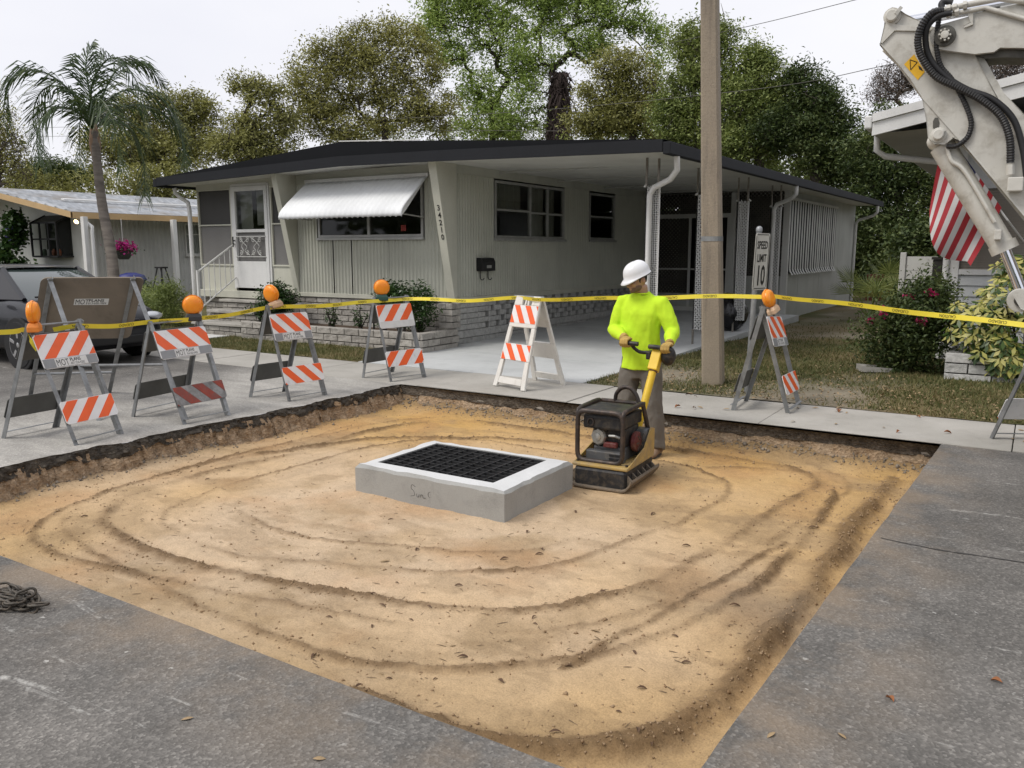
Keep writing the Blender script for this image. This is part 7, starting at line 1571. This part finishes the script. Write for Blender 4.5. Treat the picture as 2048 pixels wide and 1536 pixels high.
tree('thin grey-brown half-bare tree at the far left edge', 40, [(-10, 255, 60, 60), (20, 300, 45, 40), (10, 345, 60, 35), (-40, 320, 50, 50)], (0, 540), (-5, 330), .22, LF_GOLD, 4030, 0.138, 1, 70, .5, twigs=1500)
tree('small dark green tree peeping over the silver metal roof', 46, [(110, 345, 55, 22), (70, 352, 40, 18), (160, 352, 40, 20)], (120, 530), (120, 370), .2, LF_DARK, 6975, 0.172, 2, 50, .5)
tree('olive oak behind the palm, left of the mobile home', 40, [(255, 235, 45, 40), (330, 245, 65, 55), (260, 300, 75, 45), (395, 215, 45, 35), (420, 270, 55, 45), (340, 310, 90, 40), (205, 300, 45, 45)], (340, 540), (335, 330), .35, LF_OLIVE, 21700, 0.163, 3, 130, .5, twigs=900)
tree('gnarled oak with a bare crooked top, left of the big olive tree', 38, [(525, 185, 38, 28), (555, 240, 42, 36), (500, 255, 40, 45), (475, 300, 65, 35), (560, 300, 45, 30), (480, 165, 25, 20)], (510, 540), (505, 250), .34, LF_OLIVE, 11625, 0.155, 4, 90, .42, twigs=900, bark=BARKD)
tree('large olive-gold oak rising behind the mobile home roof', 40, [(610, 165, 50, 40), (660, 125, 55, 45), (720, 90, 60, 45), (790, 65, 55, 35), (740, 150, 85, 55), (660, 200, 70, 45), (830, 140, 60, 55), (620, 235, 55, 35), (860, 220, 60, 45), (790, 225, 80, 45), (700, 260, 90, 30)], (765, 540), (770, 240), .3, LF_GOLD, 31000, 0.155, 5, 200, .5, twigs=1500, bark=BARKD)
tree('tall bright green tree with open spring foliage, centre left', 46, [(870, 60, 45, 35), (930, 20, 70, 45), (905, 105, 45, 35), (1000, 70, 60, 50), (960, 190, 55, 45), (975, 245, 75, 32), (900, 0, 60, 40), (1010, -30, 90, 50), (1030, 130, 45, 40)], (985, 540), (985, 215), .34, LF_BRIGHT, 20150, 0.198, 6, 150, .55, twigs=500, bark=BARKD)
tree('tall bright green tree with a dark vine-wrapped trunk, centre right', 45, [(1080, 110, 55, 50), (1120, 40, 75, 50), (1230, 30, 60, 40), (1290, 55, 40, 28), (1175, 100, 50, 40), (1310, 65, 26, 22), (1120, -30, 110, 50), (1240, -40, 90, 45), (1060, 200, 45, 45), (1035, 255, 60, 25), (1310, 110, 28, 35)], (1118, 540), (1112, 150), .36, LF_BRIGHT, 20150, 0.198, 7, 160, .55, twigs=600, bark=BARKD)
vt = bpy.context.scene.objects.get('tree.006'); r_ = np.random.default_rng(77); n_ = 2600; A = np.array([tuple(sight(1120 + a * 19 * (1 - .35 * abs(b_)), 215 + b_ * 72, 44.6 + c_ * .5)) for a, b_, c_ in zip(r_.normal(0, .6, n_), r_.uniform(-1, 1, n_), r_.normal(0, .6, n_))]); d = r_.normal(0, .25, (n_, 3)) + np.array([0, 0, -.5]); sd = r_.normal(0, .028, (n_, 3)); V = np.stack([A - sd, A + sd, A + d + sd * .3, A + d - sd * .3], 1).reshape(-1, 3)
vm = mesh_obj('vine_mass', V, np.arange(n_)[:, None] * 4 + np.arange(4)[None], mat('dry_vine', (.055, .038, .034), .95, var=.4), vt); vm['kind'] = 'stuff'
tree('olive green oak between the bright trees and the pole', 38, [(1235, 135, 55, 38), (1205, 185, 55, 40), (1290, 175, 50, 45), (1190, 245, 80, 32), (1300, 240, 60, 40), (1240, 225, 50, 30)], (1270, 540), (1265, 250), .32, LF_OLIVE, 17050, 0.155, 8, 120, .45, twigs=700, bark=BARKD)
tree('leafy green oak directly behind the utility pole', 33, [(1385, 105, 50, 55), (1435, 85, 45, 45), (1380, 190, 60, 60), (1450, 170, 50, 50), (1400, 260, 80, 50), (1345, 240, 40, 45)], (1400, 540), (1400, 270), .34, LF_MID, 23250, 0.146, 9, 150, .42, twigs=500)
tree('leafy green oak with a notched top, right of the pole', 32, [(1500, 110, 32, 30), (1520, 170, 60, 45), (1480, 215, 60, 50), (1560, 235, 65, 50), (1500, 290, 85, 40), (1530, 130, 26, 30)], (1520, 540), (1520, 290), .34, LF_MID, 23250, 0.146, 10, 150, .42, twigs=400)
tree('darker oak over the end of the carport roof', 31, [(1600, 155, 38, 28), (1625, 205, 55, 45), (1580, 265, 70, 45), (1665, 250, 50, 45), (1640, 310, 75, 45), (1700, 330, 55, 45)], (1640, 540), (1635, 300), .32, LF_DARK, 23250, 0.146, 11, 150, .42)
tree('dark shady tree between the mobile home and the right-hand house', 29, [(1735, 300, 55, 50), (1790, 255, 60, 45), (1775, 350, 75, 60), (1850, 330, 60, 60), (1740, 400, 55, 50), (1830, 420, 80, 55), (1760, 470, 60, 50), (1900, 420, 50, 60)], (1800, 560), (1800, 400), .28, LF_DARK, 27900, 0.138, 12, 170, .4)
tree('bare grey budding tree beyond the right-hand house, left one', 55, [(1790, 165, 50, 35), (1835, 150, 40, 40), (1760, 190, 30, 20)], (1810, 520), (1810, 220), .25, LF_GREY, 3875, 0.129, 13, 70, .5, twigs=1800)
tree('bare grey budding tree beyond the right-hand house, right one', 55, [(2000, 140, 45, 22), (2060, 130, 50, 25), (1970, 160, 30, 15)], (2030, 520), (2030, 200), .25, LF_GREY, 3875, 0.129, 14, 60, .5, twigs=1500)
# understorey that closes the view under the trees
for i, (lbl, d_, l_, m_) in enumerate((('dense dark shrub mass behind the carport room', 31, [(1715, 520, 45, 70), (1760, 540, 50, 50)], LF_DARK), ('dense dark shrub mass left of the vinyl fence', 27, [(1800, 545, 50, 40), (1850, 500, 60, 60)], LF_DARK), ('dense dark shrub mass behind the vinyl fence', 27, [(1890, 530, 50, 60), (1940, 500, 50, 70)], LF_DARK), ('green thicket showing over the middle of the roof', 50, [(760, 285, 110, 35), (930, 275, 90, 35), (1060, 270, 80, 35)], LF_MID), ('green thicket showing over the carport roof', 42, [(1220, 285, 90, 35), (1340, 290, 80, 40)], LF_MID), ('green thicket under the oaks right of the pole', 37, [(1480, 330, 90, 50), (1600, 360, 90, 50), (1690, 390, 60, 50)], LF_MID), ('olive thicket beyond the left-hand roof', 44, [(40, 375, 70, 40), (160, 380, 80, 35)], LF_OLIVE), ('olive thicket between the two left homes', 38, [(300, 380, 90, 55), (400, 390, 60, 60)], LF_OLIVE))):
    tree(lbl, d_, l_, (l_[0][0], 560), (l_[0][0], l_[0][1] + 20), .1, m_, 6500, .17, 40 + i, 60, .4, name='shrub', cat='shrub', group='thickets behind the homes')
# far tree line closing the horizon
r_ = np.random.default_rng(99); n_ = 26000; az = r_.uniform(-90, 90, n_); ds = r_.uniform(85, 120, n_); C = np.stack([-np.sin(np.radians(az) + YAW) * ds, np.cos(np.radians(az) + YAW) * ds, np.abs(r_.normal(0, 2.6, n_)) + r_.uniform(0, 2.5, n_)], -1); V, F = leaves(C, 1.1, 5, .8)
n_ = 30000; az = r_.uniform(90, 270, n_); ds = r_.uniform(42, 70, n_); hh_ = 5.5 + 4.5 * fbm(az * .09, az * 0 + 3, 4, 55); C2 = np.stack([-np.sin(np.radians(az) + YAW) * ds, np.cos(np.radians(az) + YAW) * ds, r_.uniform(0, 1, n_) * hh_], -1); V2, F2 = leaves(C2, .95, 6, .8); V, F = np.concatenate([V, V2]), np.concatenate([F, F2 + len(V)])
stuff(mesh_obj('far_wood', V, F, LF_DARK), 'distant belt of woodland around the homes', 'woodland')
# -- queen palm
pb = Vector((-15.9, 9.9, -.05)); ptop = sight(188, 262, 17.6); pm = thing('palm_tree', 'tall queen palm with drooping feathery fronds beside the left-hand home', 'palm tree', pb)
pmid = sight(203, 400, 17.6)
PT = catmull([pb, pb.lerp(pmid, .5) + RGT * .10, pmid, ptop], 12); rad = []; b = MB(); rr_ = []
for i in range(len(PT)): t = i / (len(PT) - 1); rr_.append((.125 - .045 * t) * (1.0 + (.035 if i % 2 else 0)))
PBK = NB('palm_trunk'); co = PBK.coord('World', (1, 1, 5)); c = PBK.mix(PBK.ramp(PBK.noise(co, 2.2, 5), [(.35, 0), (.65, 1)]), (.19, .165, .14), (.10, .085, .072)); PBK = PBK.fin(c, .9, PBK.bump(PBK.noise(co, 4, 4), .6, .03))
b.tube(PT, rr_, 14).build('trunk', PBK, pm, smooth=60)
MB().tube([ptop - Vector((0, 0, .55)), ptop - Vector((0, 0, .25)), ptop + Vector((0, 0, .15))], [.085, .12, .06], 12).build('boot', mat('palm_boot', (.26, .17, .11), .9, var=.4, scale=8), pm, smooth=60)
def frond(tip_dirs, L_, seed, llen=.92):
    """curved rachis with hanging leaflets"""
    rq = np.random.default_rng(seed); P = catmull([ptop] + [ptop + Vector(q) for q in tip_dirs], 7); N = len(P); b = MB(); b.tube(P, [.022 * (1 - .85 * i / (N - 1)) + .003 for i in range(N)], 5)
    V = [tuple(v) for v in b.v]; F = list(b.f); n = 62
    for k in range(n):
        t = .10 + .90 * k / n; i = min(int(t * (N - 1)), N - 2); f = t * (N - 1) - i; p = P[i].lerp(P[i + 1], f); d = (P[i + 1] - P[i]).normalized(); sd = d.cross(Vector((0, 0, 1))); sd = sd.normalized() if sd.length > .1 else Vector((1, 0, 0))
        for s_ in (-1, 1):
            l = llen * (1 - .55 * abs(t - .42) / .58) * rq.uniform(.75, 1.15); a = (sd * s_ * rq.uniform(.45, .85) + d * rq.uniform(.55, 1.0) + Vector((0, 0, rq.uniform(-.25, .3)))).normalized(); m = p + a * l * .5 + Vector((0, 0, -.05 * l)); e = p + a * l * .86 + Vector((0, 0, -.40 * l)); wv = d * .019
            o = len(V); V += [tuple(p - wv * .5), tuple(p + wv * .5), tuple(m + wv), tuple(m - wv), tuple(e)]; F += [(o, o + 1, o + 2, o + 3), (o + 3, o + 2, o + 4)]
    return mesh_obj('frond', V, F, LF_PALM, pm)
S_ = 17.6 / FPX
def fv(dx, dy, dp=0.0): return RGT * (dx * S_) + Vector((0, 0, 1)) * (-dy * S_) + FH * dp
for k, q in enumerate(([(-35, -70, .1), (-85, -90, .2), (-122, -70, .3), (-135, -15, .3), (-105, 62, .3)], [(-25, -50, .6), (-60, -60, 1.0), (-90, -25, 1.3), (-95, 50, 1.3)], [(-12, -75, .2), (-20, -130, .3), (-14, -168, .4)], [(15, -75, -.3), (52, -120, -.5), (95, -120, -.8), (130, -75, -.9), (148, 5, -.9)], [(15, -60, .3), (55, -90, .6), (105, -75, .9), (138, -10, 1.0), (140, 80, 1.0)], [(18, -42, -.5), (60, -45, -.9), (95, 5, -1.2), (105, 90, -1.2)], [(10, -25, .4), (40, -15, .8), (58, 50, .9), (55, 125, .9)], [(-8, -30, -.5), (-32, -30, -.9), (-50, 15, -1.2), (-52, 75, -1.2)], [(-30, -75, -.3), (-75, -105, -.6), (-118, -80, -.8), (-135, -5, -.8)], [(8, -80, .4), (30, -135, .7), (60, -150, 1.0), (92, -120, 1.3)], [(20, -55, .7), (70, -65, 1.3), (112, -15, 1.7), (120, 70, 1.7)])): frond([fv(*v) for v in q], 2.5, k)
# -- leafy shrubs near the houses
def bush(name, label, cat, lobes, lm, n_leaf, lsize, seed, z0, group=None, aspect=.45, stems=8, flowers=None, droop=0.0, sig=.22, up=.5):
    """lobes: (centre xyz, radii xyz)"""
    r_ = np.random.default_rng(seed); c0_ = Vector(lobes[0][0]); t = thing(name, label, cat, (c0_.x, c0_.y, z0), 0, group); tg = []
    for c, rr_ in lobes:
        for _ in range(26): v = r_.normal(0, 1, 3); v /= np.linalg.norm(v); tg.append(Vector(c) + Vector((v[0] * rr_[0], v[1] * rr_[1], v[2] * rr_[2])) * (r_.uniform(.2, 1) ** .45))
    b = MB()
    for k in range(stems): q = tg[r_.integers(len(tg))]; b.tube(catmull([(c0_.x + r_.normal(0, .06), c0_.y + r_.normal(0, .05), z0), ((c0_.x + q.x) / 2, (c0_.y + q.y) / 2, z0 + (q.z - z0) * .6), q], 4), [.012] * 4 + [.009] * 4 + [.006], 5)
    b.build('stem', BARKD, t); TG = np.array([tuple(q) for q in tg]); C = TG[r_.integers(0, len(TG), n_leaf)] + r_.normal(0, 1, (n_leaf, 3)) * sig * np.mean([l[1] for l in lobes]); C = C[C[:, 2] > z0 + .02]
    V, F = leaves(C, lsize, seed + 1, aspect, up, droop); o = mesh_obj('foliage', V, F, lm, t); o['kind'] = 'stuff'
    if flowers:
        fm, nf, fs, ncl = flowers
        for k in range(ncl):
            fr_ = TG[np.argsort(TG[:, 1] - .8 * TG[:, 2])[:max(8, len(TG) // 3)]]; q = fr_[r_.integers(len(fr_))]; q = q + np.array([0, -.12, .06]); V, F = leaves(q + r_.normal(0, fs * .7, (nf, 3)), fs, seed + 9 + k, .8, .4); o = mesh_obj('flower', V, F, fm, t); o['kind'] = 'stuff'
    return t
bush('shrub', 'dark glossy shrub beside the front steps', 'shrub', [((-12.05, 10.62, .62), (.42, .3, .32)), ((-11.75, 10.6, .72), (.3, .25, .25))], LF_SHRUB, 3400, .062, 201, .2, 'glossy shrubs in the planter', up=.9)
bush('shrub', 'large glossy shrub at the planter corner', 'shrub', [((-8.75, 10.5, .72), (.42, .32, .32)), ((-8.45, 10.5, .66), (.34, .3, .4)), ((-9.0, 10.5, .82), (.25, .25, .18))], LF_SHRUB, 5200, .062, 202, .2, 'glossy shrubs in the planter', up=.9)
for k, (x, lbl) in enumerate(((-10.25, 'thin rose bush in the planter, left of the path light'), (-9.6, 'thin rose bush in the planter just left of the path light'), (-9.1, 'thin rose bush in the planter right of the path light'))): bush('rose_bush', lbl, 'rose bush', [((x, 10.4, .48), (.16, .12, .2))], LF_SHRUB, 170, .055, 210 + k, .2, 'rose bushes in the planter', stems=7)
bush('fern_shrub', 'feathery dark green shrub between the two left homes', 'shrub', [((-15.9, 10.95, .34), (.65, .45, .32)), ((-16.6, 11.2, .36), (.55, .45, .34)), ((-15.25, 10.8, .5), (.32, .35, .45))], LF_MID, 9000, .10, 220, 0, aspect=.16, droop=.5)
bush('fern_shrub', 'low dark shrub row beside the palm trunk', 'shrub', [((-17.4, 11.6, .4), (.7, .5, .4)), ((-18.2, 12.0, .4), (.6, .5, .4))], LF_DARK, 5000, .10, 221, 0, aspect=.2, droop=.4)
vn = bush('climbing_vine', 'leafy vine with blue flowers climbing the left-hand wall', 'vine', [((-24.6, 12.3, 1.2), (.55, .35, .8)), ((-24.2, 12.3, .7), (.8, .4, .6)), ((-24.5, 12.5, 2.2), (.25, .2, .5)), ((-23.4, 12.4, .5), (.5, .3, .4))], LF_SHRUB, 6500, .14, 222, 0, aspect=.7, flowers=(LF_BLUE, 14, .07, 4))
hbc = Vector((-20.75, 13.35, 1.68)); r_ = np.random.default_rng(8); V, F = leaves(np.array(hbc) + r_.normal(0, 1, (500, 3)) * np.array([.15, .15, .075]), .07, 4, .8); o = mesh_obj('blossom', V, F, LF_ROSE, hb); o['kind'] = 'stuff'; V, F = leaves(np.array(hbc) + np.array([0, 0, -.1]) + r_.normal(0, 1, (160, 3)) * np.array([.17, .17, .06]), .07, 6, .6); o = mesh_obj('foliage', V, F, LF_SHRUB, hb); o['kind'] = 'stuff'
bush('bougainvillea', 'dark shrub with crimson pink blossoms beside the grey planter', 'shrub', [((-1.55, 11.95, .42), (.42, .38, .40)), ((-1.35, 11.95, .72), (.45, .38, .32)), ((-1.08, 11.95, .5), (.36, .36, .42)), ((-1.2, 12.1, .98), (.26, .26, .16))], LF_DARK, 16000, .06, 230, 0, flowers=(LF_RED, 22, .045, 9), sig=.34)
# variegated umbrella shrub: rosettes of leaflets
vs_ = thing('variegated_shrub', 'yellow and green variegated umbrella shrub in the grey planter', 'shrub', (.1, 11.75, .28)); r_ = np.random.default_rng(31); V = []; F = []; st2 = MB()
lob = [((-.55, 11.55, .75), (.38, .3, .32)), ((-.25, 11.6, 1.0), (.45, .35, .3)), ((.25, 11.6, .95), (.5, .35, .35)), ((-.35, 11.5, .45), (.32, .22, .25)), ((.7, 11.7, 1.0), (.5, .4, .35)), ((-.2, 11.45, .32), (.25, .15, .2)), ((-.25, 11.8, 1.38), (.22, .2, .18)), ((.45, 11.8, 1.3), (.4, .3, .2))]
for k in range(460):
    c, rr_ = lob[r_.integers(len(lob))]; v = r_.normal(0, 1, 3); v /= np.linalg.norm(v); c = Vector(c) + Vector((v[0] * rr_[0], v[1] * rr_[1], v[2] * rr_[2])) * (r_.uniform(.3, 1) ** .4)
    ax_ = Vector((v[0] * .5 + .15, v[1] * .5 - .55, .75 + v[2] * .3)).normalized(); _, s, u = frame_for(ax_); nl = r_.integers(6, 9); a0 = r_.uniform(0, 6)
    for j in range(nl):
        a = a0 + 2 * math.pi * j / nl; d = (s * math.cos(a) + u * math.sin(a) - ax_ * .35).normalized(); sd = d.cross(ax_).normalized(); l = r_.uniform(.085, .135); wv = sd * l * .20; p = c + d * .02; o = len(V)
        V += [tuple(p), tuple(p + d * l * .5 + wv), tuple(p + d * l), tuple(p + d * l * .5 - wv)]; F.append((o, o + 1, o + 2, o + 3))
    if k % 12 == 0: st2.tube(catmull([(.0 + c.x * .4, 11.8, .28), (c.x * .8, 11.7, .28 + (c.z - .28) * .6), c], 4), .008, 5)
o = mesh_obj('foliage', V, F, LF_VARI, vs_); o['kind'] = 'stuff'; st2.build('stem', BARKD, vs_)
# palmetto fans
for k, (x, y, lbl) in enumerate(((-3.2, 20.5, 'fan palmetto clump left of the vinyl fence, nearer one'), (-2.7, 22.5, 'fan palmetto clump left of the vinyl fence, farther one'))):
    t = thing('palmetto', lbl, 'palmetto', (x, y, 0), 0, 'palmettos under the dark trees'); rr_ = random.Random(60 + k)
    for j in range(9):
        a = rr_.uniform(0, 6.28); el = rr_.uniform(.6, 1.3); h = rr_.uniform(.7, 1.3); c = Vector((x + math.cos(a) * math.cos(el) * h, y + math.sin(a) * math.cos(el) * h, math.sin(el) * h)); d0 = (c - Vector((x, y, 0))).normalized(); _, s, u = frame_for(d0); V = []; F = []; b = MB(); b.tube([(x, y, 0), c], .012, 5); V = [tuple(v) for v in b.v]; F = list(b.f)
        for q in range(17):
            th = -1.45 + 2.9 * q / 16; d = (d0 * math.cos(th) + s * math.sin(th)).normalized(); e = c + d * .55 - Vector((0, 0, .08)); wv = d.cross(u).normalized() * .016; o = len(V); V += [tuple(c), tuple(c.lerp(e, .5) + wv), tuple(e), tuple(c.lerp(e, .5) - wv)]; F.append((o, o + 1, o + 2, o + 3))
        mesh_obj('fan_leaf', V, F, LF_MID, t)
# -- grass blades and weeds on the lawn
r_ = np.random.default_rng(5); n_ = 115000; gx_ = np.concatenate([r_.uniform(-5.0, 3.2, n_ * 2 // 3), r_.uniform(-18, -8.2, n_ // 3)]); gy_ = np.concatenate([SW1 + .02 + np.abs(r_.normal(0, 3.6, n_ * 2 // 3)), SW1 + .02 + np.abs(r_.normal(0, 1.4, n_ // 3))])
bare_n = np.clip((fbm(gx_ * .55, gy_ * .55, 4, 91) - .5) * 4, 0, 1) * np.clip((gx_ + 4.7) / .4, 0, 1); bare_n = np.maximum(bare_n, np.exp(-((gx_ + 3.9) / .6) ** 2 - ((gy_ - 9.9) / .9) ** 2) * 1.1); patch = fbm(gx_ * 1.6, gy_ * 1.6, 3, 123)
keep = (r_.uniform(0, 1, len(gx_)) > bare_n * 1.05) & (r_.uniform(0, 1, len(gx_)) < .25 + patch * 1.1) & ~((gx_ > -8.25) & (gx_ < -4.5)) & ~((gx_ > -13.95) & (gx_ < -12.55)) & ~((gx_ > -12.3) & (gx_ < -7.9) & (gy_ > 10.0)) & ~((gx_ < -12) & (gy_ > 10.6)) & (gy_ < 24) & ~((gx_ > -.95) & (gy_ > 11.4))
gx_, gy_ = gx_[keep], gy_[keep]; n_ = len(gx_); gz_ = 0.010 + (fbm(gx_ * .6, gy_ * .6, 3, 92) - .45) * .05 * np.clip(gy_ - SW1, 0, 1)
an = r_.uniform(0, 2 * np.pi, n_); h = r_.uniform(.018, .055, n_) * (.6 + .9 * fbm(gx_ * 2.2, gy_ * 2.2, 3, 44)); ln_ = r_.normal(0, .022, (n_, 2)); wv = (.0035 + .00035 * gy_)
B_ = np.stack([gx_, gy_, gz_], -1); sd = np.stack([np.cos(an) * wv, np.sin(an) * wv, 0 * an], -1); tip = B_ + np.stack([ln_[:, 0], ln_[:, 1], h], -1)
V = np.stack([B_ - sd, B_ + sd, tip], 1).reshape(-1, 3); F = np.arange(n_ * 3).reshape(-1, 3)
LF_GRASS = m_leaf('grass_blade', [(.2, (.05, .068, .02)), (.45, (.11, .125, .04)), (.6, (.20, .175, .075)), (.85, (.32, .26, .14))], rough=.7, transl=.2, nscale=1.5)
stuff(mesh_obj('grass', V, F, LF_GRASS), 'short patchy grass on the lawns', 'grass')
n_ = 2200; gx_ = r_.uniform(-4.4, 2.5, n_); gy_ = SW1 + np.abs(r_.normal(0, 1.6, n_)); k_ = ~((gx_ > -.95) & (gy_ > 11.3)); gx_, gy_ = gx_[k_], gy_[k_]; C = np.stack([gx_, gy_, np.full(len(gx_), .03)], -1); V, F = leaves(C, .045, 9, .4, 2.0); stuff(mesh_obj('leaf_litter', V, F, LFM[1]), 'dry fallen leaves scattered over the right-hand lawn', 'leaf litter')
